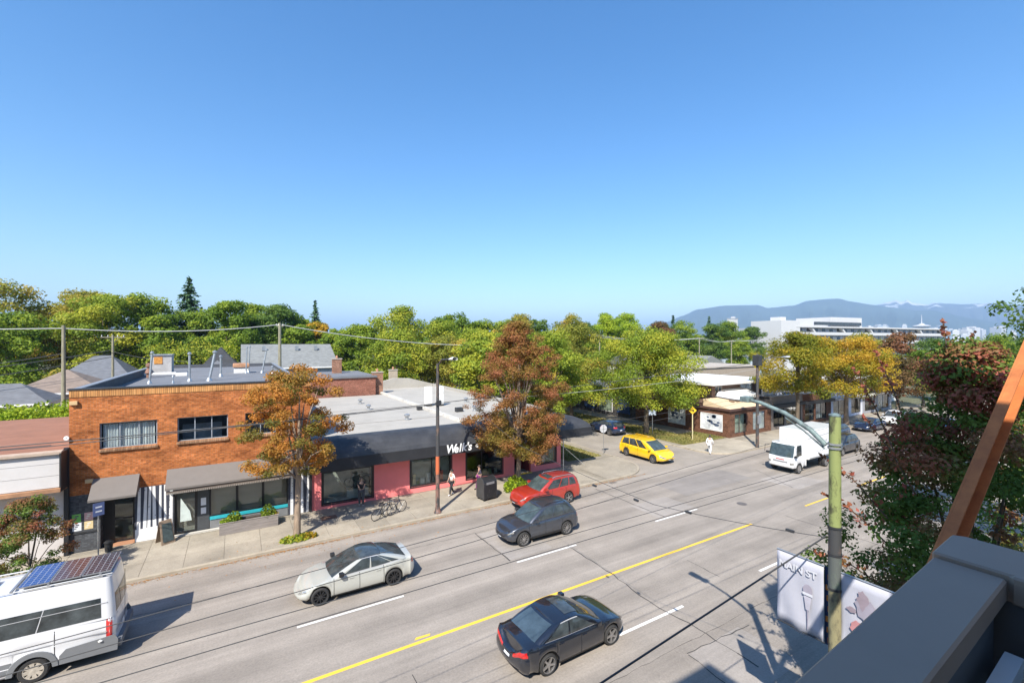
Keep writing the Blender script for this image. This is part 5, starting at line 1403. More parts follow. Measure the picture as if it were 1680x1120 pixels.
# garden trees behind the shops and along the skyline
bgt = [  # px, top y px, Y, radius, leaf, label
    (-42, 118, 19.5, 9.0, 'brownish', 'olive-brown tree at the left end of the skyline'),
    (-33, 108, 20.4, 8.5, 'brownish', 'big olive-brown maple high above the house roofs'),
    (-24, 112, 20.6, 8.0, 'brownish', 'olive-brown maple beside the bright green one'),
    (-19, 100, 18.6, 7.0, 'green2', 'bright green rounded tree above the hip-roofed house'),
    (-14.5, 104, 18.8, 6.0, 'green', 'green tree left of the tall fir'),
    (-1.0, 96, 18.0, 5.5, 'green', 'dense green tree right of the tall fir'),
    (7.5, 104, 18.0, 5.5, 'deep', 'dark green tree behind the large grey-roofed house'),
    (3.5, 112, 18.4, 5.0, 'green', 'mid green tree between the fir and the power pole'),
    (13.8, 98, 14.2, 3.4, 'yellow', 'small golden tree behind the grey-roofed house'),
    (19.0, 84, 13.6, 5.0, 'green', 'green tree right of the golden one'),
    (25.5, 82, 17.1, 6.5, 'green2', 'broad yellow-green tree behind the white shop roof'),
    (33.0, 80, 14.2, 6.0, 'green2', 'yellow-green tree over the back of the pink shop'),
    (22.0, 72, 12.2, 6.0, 'green2', 'low spreading yellow-green tree behind the roof condensers'),
    (30.0, 70, 11.6, 5.5, 'brownish', 'low olive tree behind the street lamp'),
    (37.0, 74, 13.0, 5.2, 'green2', 'yellow-green tree left of the russet tree top'),
    (42.5, 96, 17.0, 6.0, 'green', 'green tree behind the pole with the transformer'),
    (52.5, 84, 16.3, 5.5, 'brownish', 'olive tree behind the russet street tree'),
    (60.0, 88, 15.8, 5.2, 'deep', 'dark green tree right of the russet tree top'),
    (66.0, 82, 16.6, 5.0, 'brownish', 'olive tree left of the lime tree'),
    (72.0, 86, 15.2, 5.0, 'deep', 'dark green tree against the lime tree'),
    (87.0, 86, 17.8, 5.6, 'lime', 'bright lime-green tree on the skyline'),
    (78.5, 84, 17.4, 5.0, 'lime', 'lime-green tree beside the brighter lime one'),
    (97.0, 84, 15.6, 5.2, 'bark_red', 'brown-red tree right of the lime trees'),
    (108.0, 92, 16.2, 5.8, 'deep', 'dark green tree left of the light blue house'),
    (120.0, 94, 17.0, 6.2, 'green', 'green tree above the light blue house'),
    (132.0, 92, 16.4, 6.2, 'deep', 'dark green tree right of the light blue house'),
    (146.0, 96, 17.4, 6.6, 'green', 'green tree left of the white apartment block'),
    (160.0, 96, 15.8, 6.5, 'deep', 'dark tree at the foot of the white apartment block'),
    (26.5, 50, 10.6, 4.8, 'green2', 'green tree just behind the side street tree'),
    (31.5, 60, 11.8, 5.2, 'green2', 'yellow-green tree at the alley end behind the pink shop'),
    (43.0, 56, 12.2, 5.2, 'green2', 'dense green tree behind the corner maple'),
    (50.5, 66, 12.6, 5.4, 'brownish', 'olive tree behind the corner maple crown'),
    (40.0, 68, 11.8, 5.0, 'green', 'green tree closing the side street'),
    (60.0, 72, 12.0, 5.2, 'green', 'green tree behind the beige flat roof'),
    (12.0, 108, 15.4, 4.6, 'green', 'green tree filling the dip left of the golden tree'),
    (-29, 96, 15.0, 6.0, 'green', 'mid green tree under the big olive-brown maple'),
    (-37, 100, 16.0, 6.5, 'brownish', 'olive tree low at the left end of the skyline'),
    (-10.5, 98, 15.0, 5.0, 'green', 'green tree at the foot of the tall fir'),
    (-5.0, 104, 16.2, 5.0, 'green', 'green tree hugging the right side of the fir'),
    (4.0, 100, 15.5, 4.6, 'deep', 'dark green tree between the gabled roof and the pole'),
    (10.5, 96, 13.6, 4.2, 'green', 'green tree low behind the large grey roof'),
    (16.5, 92, 13.0, 4.4, 'green', 'green tree right of the large grey roof'),
    (38.0, 92, 15.6, 5.2, 'green', 'green tree filling behind the transformer pole'),
    (47.5, 92, 15.4, 5.2, 'green', 'green tree filling left of the russet tree top'),
    (56.5, 96, 15.6, 5.0, 'green', 'green tree filling right of the russet tree top'),
    (92.0, 96, 15.4, 5.4, 'green', 'green tree filling right of the lime trees'),
    (114.0, 98, 15.6, 5.6, 'green', 'green tree filling above the pale gabled house'),
    (126.0, 80, 11.4, 5.0, 'green', 'low green tree before the light blue house'),
    (150.0, 72, 11.0, 6, 'green', 'green tree below the white apartment block'),
    (168.0, 62, 11.0, 6.5, 'green2', 'yellow-green tree right of the apartment block'),
    (176.0, 50, 11.5, 7, 'deep', 'dark tree below the far right of the apartment block'),
]
for i, (x, y, tp, rd, lf, lb) in enumerate(bgt):
    n = 19000 if rd > 6.5 else 13000
    tree('garden_tree', lb, x, y, tp, max(1.0, tp - rd * 2.1 if tp > 14 else tp * 0.22), rd, lf, n, 0.36 if y < 90 else 0.42, 200 + i, SPREAD if i % 2 else ROUND, 75, rd * 0.25, group='garden trees behind the shops', trunk_r=0.3, limbs=6)
fir('tall_fir', 'tall dark fir rising above the brick building roof', -7.9, 108, 22.4, 6.4, 31)
fir('small_fir', 'smaller blue-green fir spire behind the power pole', 17.6, 128, 20.6, 4.2, 32, n_tier=34)
for i, (x, y, tp, lb) in enumerate(((127, 104, 18.8, 'narrow fir tip left of the white tower block'), (152, 108, 19.4, 'narrow fir tip right of the white tower block'), (101, 104, 17.6, 'narrow fir tip by the mountain foot'))): fir('far_fir', lb, x, y, tp, 3.4, 40 + i, 'firs on the skyline', 30)

def hedge(name, label, x0, x1, y0, y1, z0, z1, leaf, n, size, seed, cat='hedge'):
    rs = np.random.default_rng(seed)
    u = rs.random((n, 3)); side = rs.integers(0, 3, n)
    u[side == 0, 2] = 0.9 + 0.15 * rs.random((side == 0).sum()); u[side == 1, 1] = -0.05 + 0.15 * rs.random((side == 1).sum())
    bump = 0.25 * np.sin(u[:, 0] * 9 + seed) * np.sin(u[:, 1] * 7)
    P = np.stack([x0 + (x1 - x0) * u[:, 0], y0 + (y1 - y0) * u[:, 1], z0 + (z1 - z0) * (u[:, 2] * (1 + bump * 0.6))], 1)
    v, f = leaves_np(P, rs.normal(size=(n, 3)) + np.array([0, -0.3, 0.8]), size, rs)
    ox, oy = (x0 + x1) / 2, (y0 + y1) / 2
    root = thing(name, label, cat, (ox, oy, 0))
    v = v - np.array([ox, oy, 0])
    mesh_np('foliage', v, f, LEAF[leaf], np.clip(np.repeat(0.15 + 0.8 * rs.random(n) * (0.5 + u[:, 2] / 2), 2), 0, 1), root)
    mb = MB()
    for k in range(6): mb.tube([(x0 + (x1 - x0) * (k + .5) / 6 - ox, 0, 0), (x0 + (x1 - x0) * (k + .5) / 6 - ox, 0, z1 * 0.8)], [0.06, 0.02], 5)
    mb.build('stems', bark, root, local=True)
hedge('bright_hedge', 'bright lime-green hedge behind the white shop roof', -16.2, -10.2, 44.5, 47.5, 0.5, 4.9, 'lime', 8000, 0.24, 3)
hedge('dark_shrubs', 'darker shrubs behind the bright hedge', -18, -12.6, 51, 54, 0.3, 4.4, 'green', 4000, 0.28, 4)
for i, (x0, x1, y0, y1, z, lf, lb) in enumerate(((-34, -22, 74, 78, 5.4, 'green', 'shrubs between the left house roofs'), (-22, -15.5, 84, 88, 5.6, 'brownish', 'brownish shrubs behind the tan-roofed house'), (-30, -24, 66, 69, 5.0, 'bark_red', 'red-brown shrubs at the left edge'), (14, 24, 66.8, 69.8, 5.2, 'green2', 'yellow-green shrubs behind the alley'), (-12, 0, 86, 92, 9.2, 'green2', 'tall yellow-green shrubs below the fir'), (-3.0, 2.0, 92, 95, 9, 'lime', 'lime shrub mass beside the gabled roof'))):
    hedge('shrubs', lb, x0, x1, y0, y1, 0.2, z, lf, 3600, 0.36, 30 + i, 'shrub')
# far wood closing the view between the gardens and the city
def far_wood():
    rs = np.random.default_rng(9)
    n = 60000
    x = rs.uniform(-260, 620, n); y = rs.uniform(135, 420, n)
    ok = (y > 60 + 0.28 * np.abs(x - 40)) | (x < 100)
    x, y = x[ok], y[ok]; n = len(x)
    top = 11 + 3.0 * np.sin(x * 0.09) * np.cos(y * 0.05) + 1.5 * np.sin(x * 0.31 + y * 0.2)
    top = np.where(x < 20, top + 1, top) 
    z = top * (0.35 + 0.65 * rs.random(n) ** 0.6)
    v, f = leaves_np(np.stack([x, y, z], 1), rs.normal(size=(n, 3)) + np.array([0, 0, 0.6]), np.full(n, 2.0), rs)
    o = mesh_np('far_wood', v, f, LEAF['green'], np.repeat(np.clip(0.2 + 0.6 * rs.random(n), 0, 1), 2))
    setp(o, 'far-off green tree cover reading as one mass', 'wood', kind='stuff')
far_wood()
# plants at the foot of street trees, fallen leaves
def clump(name, label, x, y, r_, h, leaf, n, size, seed, z=0.128, group=None, flat=False, cat='plant'):
    rs = np.random.default_rng(seed)
    a = rs.random(n) * 2 * PI; q = np.sqrt(rs.random(n)) * r_
    P = np.stack([q * np.cos(a), q * np.sin(a) * (0.6 if flat else 1), rs.random(n) * h * (1 - 0.6 * (q / r_) ** 2)], 1)
    v, f = leaves_np(P, rs.normal(size=(n, 3)) + np.array([0, 0, 0.7]), np.full(n, size), rs)
    root = thing(name, label, cat, (x, y, z), 0, group)
    mesh_np('foliage', v, f, LEAF[leaf], np.repeat(rs.random(n), 2), root)
    mb = MB()
    for k in range(5): mb.tube([(0.02 * k, 0, 0), (r_ * 0.5 * math.cos(k * 1.3), r_ * 0.5 * math.sin(k * 1.3), h * 0.6)], [0.012, 0.004], 4)
    mb.build('stems', bark, root, local=True)
clump('verge_grass', 'yellow-green tuft at the foot of the orange tree', 2.6, 25.5, 0.75, 0.24, 'green2', 420, 0.15, 1, flat=True)
clump('verge_flowers', 'yellow flowering tuft beside the orange tree trunk', 3.15, 25.45, 0.45, 0.3, 'yellow', 320, 0.13, 2, flat=True)
clump('yellow_shrub', 'bright yellow-green shrub at the foot of the russet tree', 16.2, 26.2, 0.85, 1.0, 'lime', 1100, 0.17, 3)
def fallen():
    rs = np.random.default_rng(4)
    n = 5200
    x = rs.uniform(-16, 27, n); y = 24.75 - np.abs(rs.normal(size=n)) * 0.10
    y = np.where(rs.random(n) < 0.05, rs.uniform(22.2, 24.6, n), y)
    m = 350
    x2 = rs.normal(5, 3.5, m); y2 = rs.normal(24.6, 0.8, m)
    x = np.concatenate([x, x2]); y = np.concatenate([y, y2]); n += m
    dens = 0.5 + 0.5 * np.sin(x * 0.7) * np.sin(x * 0.23 + 1)
    ok = rs.random(n) < 0.25 + 0.75 * dens
    x, y = x[ok], y[ok]; n = len(x)
    z = np.where(y > 24.8, 0.138, 0.012)
    v, f = leaves_np(np.stack([x, y, z], 1), rs.normal(size=(n, 3)) * 0.2 + np.array([0, 0, 1]), np.full(n, 0.07), rs, fold=0.02)
    o = mesh_np('fallen_leaves', v, f, leaf_mat('leaf_litter', [(0.0, (0.20, 0.12, 0.05)), (0.6, (0.36, 0.18, 0.06)), (1.0, (0.48, 0.22, 0.06))], 0.1), np.repeat(rs.random(n), 2))
    setp(o, 'fallen orange leaves gathered along the kerb', 'leaves', kind='stuff')
fallen()
# ------------------------------------------------------------------ street furniture
def lamp_head(mb, x, y, z, dx, dy, L=0.75):
    """cobra-head lantern pointing along (dx, dy)"""
    n = 10
    rows = []
    for k in range(n + 1):
        t = k / n
        wv = 0.05 + 0.12 * math.sin(min(1, t * 1.3) * PI * 0.62)
        hgt = 0.04 + 0.085 * math.sin(min(1, t * 1.2) * PI * 0.6)
        c = Vector((x + dx * L * t, y + dy * L * t, z + 0.04 * t))
        s = Vector((-dy, dx, 0))
        rows.append([c + s * wv * math.cos(a) + Vector((0, 0, hgt * math.sin(a) * (0.5 if math.sin(a) < 0 else 1))) for a in [2 * PI * j / 10 for j in range(11)]])
    mb.grid(rows)
    return mb

def spotted(name, base, spot, scale, lo, hi, rough=0.6):
    m, n, l, b = nodes_of(name)
    b.inputs['Roughness'].default_value = rough
    tc = n.new('ShaderNodeTexCoord'); mp = n.new('ShaderNodeMapping'); mp.inputs['Scale'].default_value = (1, 1, 0.45)
    l.new(tc.outputs['Object'], mp.inputs[0])
    nz = n.new('ShaderNodeTexNoise'); nz.inputs['Scale'].default_value = scale; nz.inputs['Detail'].default_value = 7; nz.inputs['Roughness'].default_value = 0.7
    l.new(mp.outputs[0], nz.inputs['Vector'])
    rp = n.new('ShaderNodeValToRGB'); rp.color_ramp.elements[0].position = lo; rp.color_ramp.elements[1].position = hi
    rp.color_ramp.elements[0].color = (*spot, 1); rp.color_ramp.elements[1].color = (*base, 1)
    l.new(nz.outputs['Fac'], rp.inputs[0]); l.new(rp.outputs[0], b.inputs['Base Color'])
    return m
pole_dark = spotted('pole_dark_paint', (0.055, 0.055, 0.055), (0.16, 0.10, 0.07), 3, 0.40, 0.50)
pole_orange = spotted('pole_orange_paint', (0.52, 0.13, 0.05), (0.22, 0.09, 0.05), 4, 0.38, 0.5)
pole_rust = spotted('pole_rust', (0.22, 0.12, 0.09), (0.05, 0.05, 0.05), 4, 0.42, 0.55)
pole_green = spotted('pole_green_paint', (0.25, 0.285, 0.10), (0.075, 0.075, 0.035), 3.2, 0.38, 0.47)
pole_arm = spotted('pole_arm_paint', (0.17, 0.23, 0.22), (0.08, 0.10, 0.10), 5, 0.40, 0.55)

# far street lamp in front of the pink shop
lp = thing('street_lamp', 'dark street lamp pole with an orange band before the pink shop', 'street lamp', (10.14, 25.2, 0.128))
MB().lathe([(0.22, 0), (0.22, 0.05), (0.16, 0.12), (0.14, 0.3), (0.125, 0.4)], 16, (10.14, 25.2, 0.128)).build('base', pole_rust, lp, smooth=40)
MB().tube([(10.14, 25.2, 0.5), (10.14, 25.2, 2.4)], [0.125, 0.118], 14).build('lower_shaft', pole_rust, lp, smooth=40)
MB().tube([(10.14, 25.2, 2.4), (10.14, 25.2, 3.45)], [0.12, 0.116], 14).build('orange_band', pole_orange, lp, smooth=40)
MB().tube([(10.14, 25.2, 3.45), (10.14, 25.2, 8.9)], [0.112, 0.08], 14).build('shaft', pole_dark, lp, smooth=40)
MB().tube([(10.14, 25.2, 8.3), (10.14, 25.05, 8.85), (10.14, 24.6, 9.15), (10.14, 23.4, 9.22)], 0.045, 8).build('arm', pole_dark, lp, smooth=60)
lamp_head(MB(), 10.14, 23.5, 9.2, 0, -1, 0.8).build('lantern', white_paint, lp, smooth=60)
cl = MB(); cl.lathe([(0.13, 0), (0.13, 0.12)], 12, (10.14, 25.2, 6.5)); cl.rbox(10.0, 10.28, 24.95, 25.1, 6.45, 6.75, 0.02); cl.build('wire_clamp', dark_metal, lp)

# near green pole with banners
gp = thing('banner_pole', 'peeling green street lamp pole with two banners by the balcony', 'street lamp', (11.0, 4.77, 0.1))
MB().tube([(11, 4.77, 0.1), (11, 4.77, 4.9)], [0.13, 0.118], 16).build('lower_shaft', spotted('pole_olive', (0.27, 0.24, 0.13), (0.08, 0.07, 0.05), 3, 0.42, 0.55), gp, smooth=40)
MB().tube([(11, 4.77, 4.9), (11, 4.77, 5.6)], [0.122, 0.12], 16).build('grey_sleeve', spotted('sleeve', (0.10, 0.11, 0.10), (0.16, 0.22, 0.15), 3, 0.36, 0.48), gp, smooth=40)
MB().tube([(11, 4.77, 5.6), (11, 4.77, 6.2)], [0.122, 0.118], 16).build('grey_sleeve', MATS.get('sleeve') or pole_dark, gp, smooth=40)
MB().tube([(11, 4.77, 6.2), (11, 4.77, 8.60)], [0.116, 0.108], 16).build('shaft', pole_green, gp, smooth=40)
for z in (4.88, 5.62, 6.2, 7.9, 7.98): MB().lathe([(0.118, 0), (0.134, 0.0), (0.134, 0.045), (0.118, 0.045)], 16, (11, 4.77, z)).build('band', galv if z > 7 else dark_metal, gp, smooth=40)
MB().lathe([(0.115, 0), (0.115, 0.03), (0.05, 0.06), (0.001, 0.065)], 16, (11, 4.77, 8.60)).build('cap', pole_arm, gp, smooth=40)
MB().tube([(11, 4.95, 7.94), (11, 5.25, 8.22), (11, 5.8, 8.52), (11, 6.4, 8.70), (11, 6.75, 8.74)], [0.055, 0.055, 0.05, 0.045, 0.04], 10).build('arm', pole_arm, gp, smooth=60)
MB().tube([(11, 4.97, 7.86), (11, 5.4, 8.18), (11, 5.8, 8.42)], 0.018, 6).build('arm_stay', pole_arm, gp)
lamp_head(MB(), 11.0, 6.7, 8.72, 0, 1, 0.78).build('lantern', white_paint, gp, smooth=60)
MB().rbox(10.87, 11.13, 6.62, 6.86, 8.68, 8.82, 0.03).build('lantern_neck', pole_arm, gp)
ban_w = M('banner_cloth', (0.44, 0.44, 0.49), 0.85, 0.05, 1.5)
def banner(y0, y1, z0, z1, label):
    o = thing('banner', label, 'banner', (11.0, (y0 + y1) / 2, z0), 0, 'banners on the green pole')
    rows = []
    for k in range(13):
        y = y0 + (y1 - y0) * k / 12
        rows.append([(11.0 + 0.025 * math.sin(k * 0.9 + j * 0.7) * (j / 8) + 0.0, y, z1 - (z1 - z0) * j / 8 - (0.05 * math.sin(PI * k / 12) if j == 8 else 0)) for j in range(9)])
    c = MB().grid(rows).build('cloth', ban_w, o, smooth=80)
    md = c.modifiers.new('thickness', 'SOLIDIFY'); md.thickness = 0.006
    for z in (z1 + 0.015, z0 + 0.0):
        MB().tube([(11, y0 - 0.02 if y0 > 4.8 else y0, z), (11, y1, z)], 0.018, 8).build('rod', galv if z > z0 + 0.1 else dark_metal, o)
    return o
b1 = banner(4.99, 5.99, 3.62, 5.28, 'white street banner with faded lettering and microphone print')
b2 = banner(3.72, 4.68, 3.62, 5.28, 'white street banner printed with a grey and red figure')
ink = M('banner_ink', (0.33, 0.30, 0.35), 0.8, 0.2); ink_l = M('banner_letter', (0.60, 0.60, 0.63), 0.8, 0.02); ink_r = M('banner_red', (0.52, 0.24, 0.24), 0.8, 0.2)
text_mesh('MAIN ST', 0.215, (10.965, 5.93, 4.93), (R(90), 0, -R(90)), ink_l, b1, 'lettering', extrude=0.002, bold=0.006)
# printed microphone: head, collar, body, cable
def flat(pts, m, par, nm, x=10.962): 
    return MB().add([(x, y, z) for y, z in pts], [tuple(range(len(pts)))]).build(nm, m, par, fix=False)
flat([(5.30 + 0.10 * math.cos(a), 4.62 + 0.13 * math.sin(a)) for a in [2 * PI * k / 18 for k in range(18)]], ink, b1, 'print_shape')
flat([(5.19, 4.56), (5.41, 4.56), (5.40, 4.50), (5.20, 4.50)], ink_l, b1, 'print_shape', 10.958)
flat([(5.22, 4.48), (5.38, 4.48), (5.34, 4.18), (5.26, 4.18)], M('banner_pale_ink', (0.5, 0.48, 0.54), 0.8, 0.2), b1, 'print_shape')
flat([(5.285, 4.18), (5.315, 4.18), (5.31, 3.75), (5.29, 3.75)], ink, b1, 'print_shape')
rr = random.Random(4)
def blob(cy, cz, ry, rz, seed, m, par, x):
    q = random.Random(seed); k = 16
    flat([(cy + ry * (0.7 + 0.5 * q.random()) * math.cos(2 * PI * i / k), cz + rz * (0.7 + 0.5 * q.random()) * math.sin(2 * PI * i / k)) for i in range(k)], m, par, 'print_shape', x)
blob(4.2, 4.72, 0.20, 0.26, 1, ink, b2, 10.962); blob(4.25, 4.9, 0.10, 0.2, 2, M('banner_brown', (0.30, 0.24, 0.27), 0.8, 0.2), b2, 10.959); blob(4.32, 4.3, 0.16, 0.14, 3, ink_r, b2, 10.957); blob(4.08, 4.45, 0.10, 0.22, 4, ink, b2, 10.9595); blob(4.45, 4.62, 0.09, 0.06, 6, M('banner_brown', (0.30, 0.24, 0.27)), b2, 10.9575)
# blue column banner edge behind (navy strip with orange marks)
nb = thing('narrow_banner', 'narrow navy strip with orange marks strapped to the green pole', 'banner', (11.05, 4.93, 3.6))
MB().box(11.10, 11.115, 4.84, 5.02, 3.55, 5.25).build('strip', M('navy_cloth', (0.03, 0.05, 0.12), 0.8, 0.2), nb)
for k in range(7):
    MB().rbox(11.08, 11.098, 4.87 + 0.02 * (k % 3), 4.95 + 0.02 * (k % 3), 3.6 + k * 0.23, 3.72 + k * 0.23, 0.008).build('mark', M('orange_mark', (0.6, 0.22, 0.04), 0.8, 0.3), nb)

# dark utility pole with lamp near the corner shop
dp = thing('dark_utility_pole', 'dark utility pole with street lamp at the corner across the side street', 'utility pole', (42.4, 24.95, 0.128))
MB().tube([(42.4, 24.95, 0.128), (42.4, 24.95, 9.0)], [0.15, 0.11], 12).build('shaft', pole_dark, dp, smooth=40)
MB().tube([(42.4, 24.95, 8.0), (42.7, 24.3, 8.6), (43.2, 23.2, 8.75)], 0.045, 6).build('arm', pole_dark, dp)
lamp_head(MB(), 43.2, 23.2, 8.74, 0.4, -0.9, 0.75).build('lantern', grey_metal, dp, smooth=50)
MB().rbox(42.15, 42.65, 24.6, 25.3, 7.9, 8.9, 0.05).build('control_box', dark_metal, dp)
MB().rbox(42.25, 42.55, 24.7, 24.85, 2.4, 3.2, 0.02).build('notice_box', grey_metal, dp)
# wooden power poles
def power_pole(x, y, h, label, arms=(), trans=False, r_=0.15, rot=0.0):
    o = thing('power_pole', label, 'power pole', (x, y, 0), rot, 'wooden power poles')
    MB().tube([(0, 0, 0), (0, 0, h)], [r_, r_ * 0.7], 10).build('shaft', wood_pole, o, smooth=40, local=True)
    for (z, w) in arms:
        c = MB().box(-w / 2, w / 2, -0.06, 0.06, z - 0.06, z + 0.06).build('cross_arm', wood_pole, o, local=True)
        for k in (-0.45, -0.2, 0.2, 0.45): MB().lathe([(0.03, 0), (0.06, 0.05), (0.04, 0.1), (0.06, 0.14), (0.02, 0.2)], 8, (k * w, 0, z + 0.06)).build('insulator', galv, c, local=True)
        for s_ in (-1, 1): MB().tube([(s_ * w * 0.3, 0.08, z - 0.02), (0, 0.1, z - 0.7)], 0.02, 5).build('brace', galv, c, local=True)
    if trans:
        for q in (-0.35, 0.35):
            MB().lathe([(0.001, 0), (0.25, 0), (0.25, 0.85), (0.22, 0.9), (0.08, 0.92), (0.05, 1.05), (0.001, 1.05)], 14, (q, -0.3, h - 2.4)).build('transformer', M('transformer_grey', (0.55, 0.56, 0.56), 0.5, 0.05), o, smooth=40, local=True)
    return o
power_pole(-14.75, 62.0, 11.8, 'bare wooden power pole above the bright hedge', r_=0.2)
power_pole(-12.5, 70.5, 11.0, 'wooden power pole with one cross arm by the hip-roofed house', [(10.7, 2.2)], r_=0.16)
power_pole(4.6, 63.2, 12.5, 'thick power pole in front of the large grey house roof', [(12.1, 0.8)], r_=0.24)
power_pole(30.7, 62.5, 9.6, 'power pole with grey transformers left of the russet tree', [(9.2, 2.0)], True)
power_pole(56.0, 62.0, 11.5, 'power pole rising behind the corner maple', [(11.2, 1.8)])
power_pole(84.0, 62.0, 11.0, 'power pole with cross arm left of the light blue house', [(10.8, 3.0)])
power_pole(96.0, 62.5, 10.5, 'power pole with cross arm in front of the light blue house', [(10.2, 3.4)])
power_pole(114.0, 60.5, 12.0, 'tall power pole with transformers behind the corner shop', [(11.6, 4.2)], True)
# traffic signs
def sign_post(name, label, x, y, h, shape, mat, back, r_=0.03, face=(0, -1), post_m=galv, z=0.128, extra=None, cat='sign'):
    o = thing(name, label, cat, (x, y, z), math.atan2(face[1], face[0]) + PI / 2)
    MB().tube([(0, 0, 0), (0, 0, h)], r_, 8).build('post', post_m, o, local=True)
    if shape:
        pts, zc = shape
        MB().prism([(p[0], p[1] + zc) for p in pts], 'y', -0.05, -0.035).build('sign_face', mat, o, local=True)
        MB().prism([(p[0], p[1] + zc) for p in pts], 'y', -0.034, -0.03).build('sign_back', back, o, local=True)
    if extra: extra(o)
    return o
sq = lambda w, h: [(-w / 2, -h / 2), (w / 2, -h / 2), (w / 2, h / 2), (-w / 2, h / 2)]
dia = lambda s_: [(0, -s_), (s_, 0), (0, s_), (-s_, 0)]
octo = [(0.38 * math.cos(R(22.5 + 45 * k)), 0.38 * math.sin(R(22.5 + 45 * k))) for k in range(8)]
blue_s = M('sign_blue', (0.10, 0.14, 0.30), 0.5, 0.05); yel_s = M('sign_yellow', (0.80, 0.50, 0.02), 0.5, 0.05); red_s = M('sign_red', (0.5, 0.03, 0.03), 0.5)
def lines(o):
    for zz in (2.12, 2.32): MB().box(-0.12, 0.12, -0.056, -0.051, zz, zz + 0.07).build('printed_line', M('sign_white', (0.75, 0.76, 0.78), 0.5), o, local=True)
sign_post('parking_sign', 'blue parking sign on a thin post by the brick doorway', -5.52, 28.2, 2.5, (sq(0.42, 0.6), 2.25), blue_s, galv, face=(0.5, -0.85), extra=lines)
def arrow(o):
    MB().prism([(-0.13, 2.95), (0.03, 2.95), (0.03, 2.89), (0.14, 3.0), (0.03, 3.11), (0.03, 3.05), (-0.13, 3.05)], 'y', -0.056, -0.051).build('printed_symbol', black_trim, o, local=True)
sign_post('warning_sign', 'yellow diamond warning sign on a post beside the lawn', 40.1, 30.4, 3.1, (dia(0.40), 3.0), yel_s, galv, face=(-0.6, -0.8), post_m=M('sign_post_pale', (0.6, 0.52, 0.3), 0.6), extra=arrow, z=0.13, r_=0.05)
sign_post('stop_sign', 'octagonal stop sign seen from behind at the side street', 28.3, 30.8, 2.5, (octo, 2.2), red_s, M('sign_back_grey', (0.5, 0.5, 0.5), 0.5, 0.05), face=(0.2, 0.98), z=0.14)
sign_post('street_notice', 'small blue and white notice on a post under the corner maple', 38.9, 34.6, 2.5, (sq(0.75, 0.55), 2.3), M('sign_pale_blue', (0.45, 0.52, 0.62), 0.5, 0.1), galv, face=(-0.7, -0.7), z=0.14, r_=0.04)
sign_post('plain_post', 'plain white-grey post at the pavement corner by the pink shop', 21.2, 27.5, 2.7, None, None, None, r_=0.045)
# A-board
ab = thing('a_board_sign', 'folding wooden pavement sign by the birch mural', 'pavement sign', (-3.05, 28.55, 0.128), 0.5)
wd = M('board_wood', (0.26, 0.19, 0.13), 0.8, 0.2, 4)
for s_ in (1, -1):
    p = MB(); p.add([(-0.3, s_ * 0.34, 0), (0.3, s_ * 0.34, 0), (0.26, s_ * 0.03, 1.12), (-0.26, s_ * 0.03, 1.12), (-0.3, s_ * 0.31, 0), (0.3, s_ * 0.31, 0), (0.26, s_ * 0.0, 1.12), (-0.26, 0.0, 1.12)], [(0, 1, 2, 3), (4, 5, 6, 7), (0, 4, 5, 1), (1, 5, 6, 2), (2, 6, 7, 3), (3, 7, 4, 0)])
    b_ = p.build('board', wd, ab, local=True)
    MB().add([(-0.23, s_ * 0.305, 0.12 + 0.01), (0.23, s_ * 0.305, 0.13), (0.2, s_ * 0.075, 0.98), (-0.2, s_ * 0.075, 0.98)], [(0, 1, 2, 3)]).build('chalk_panel', M('chalk_panel', (0.05, 0.07, 0.07), 0.8, 0.4, 5), b_, local=True).location = (0, s_ * 0.03, 0)
# bin by doorway
bn = thing('doorway_bin', 'small black bin on the step of the brick doorway', 'bin', (-5.25, 28.75, 0.128))
MB().lathe([(0.001, 0), (0.14, 0), (0.17, 0.42), (0.19, 0.43), (0.19, 0.46), (0.12, 0.52), (0.001, 0.53)], 14, (0, 0, 0)).build('body', black_trim, bn, smooth=40, local=True)
# posters
for i, (x, z, c, lb) in enumerate(((-6.52, 1.78, (0.18, 0.48, 0.10), 'green poster on the grey painted wall'), (-6.08, 1.80, (0.62, 0.38, 0.36), 'pink poster on the grey painted wall'), (-6.50, 1.36, (0.70, 0.72, 0.74), 'white poster with dark pictures on the grey wall'), (-6.08, 1.38, (0.66, 0.52, 0.28), 'cream poster on the grey painted wall'))):
    o = thing('poster', lb, 'poster', (x, FACADE - 0.006, z), 0, 'posters on the grey wall')
    MB().box(x - 0.16, x + 0.16, FACADE - 0.009, FACADE - 0.005, z - 0.19, z + 0.19).build('sheet', M('poster_%d' % i, c, 0.7, 0.1, 5), o)
    for k in range(3):
        MB().box(x - 0.11 + 0.03 * k, x - 0.02 + 0.05 * k, FACADE - 0.012, FACADE - 0.0095, z - 0.1 + 0.08 * k, z - 0.06 + 0.09 * k).build('print_shape', M('poster_ink_%d' % (i % 2), ((0.1, 0.1, 0.12), (0.7, 0.68, 0.6))[i % 2], 0.7, 0.1), o)
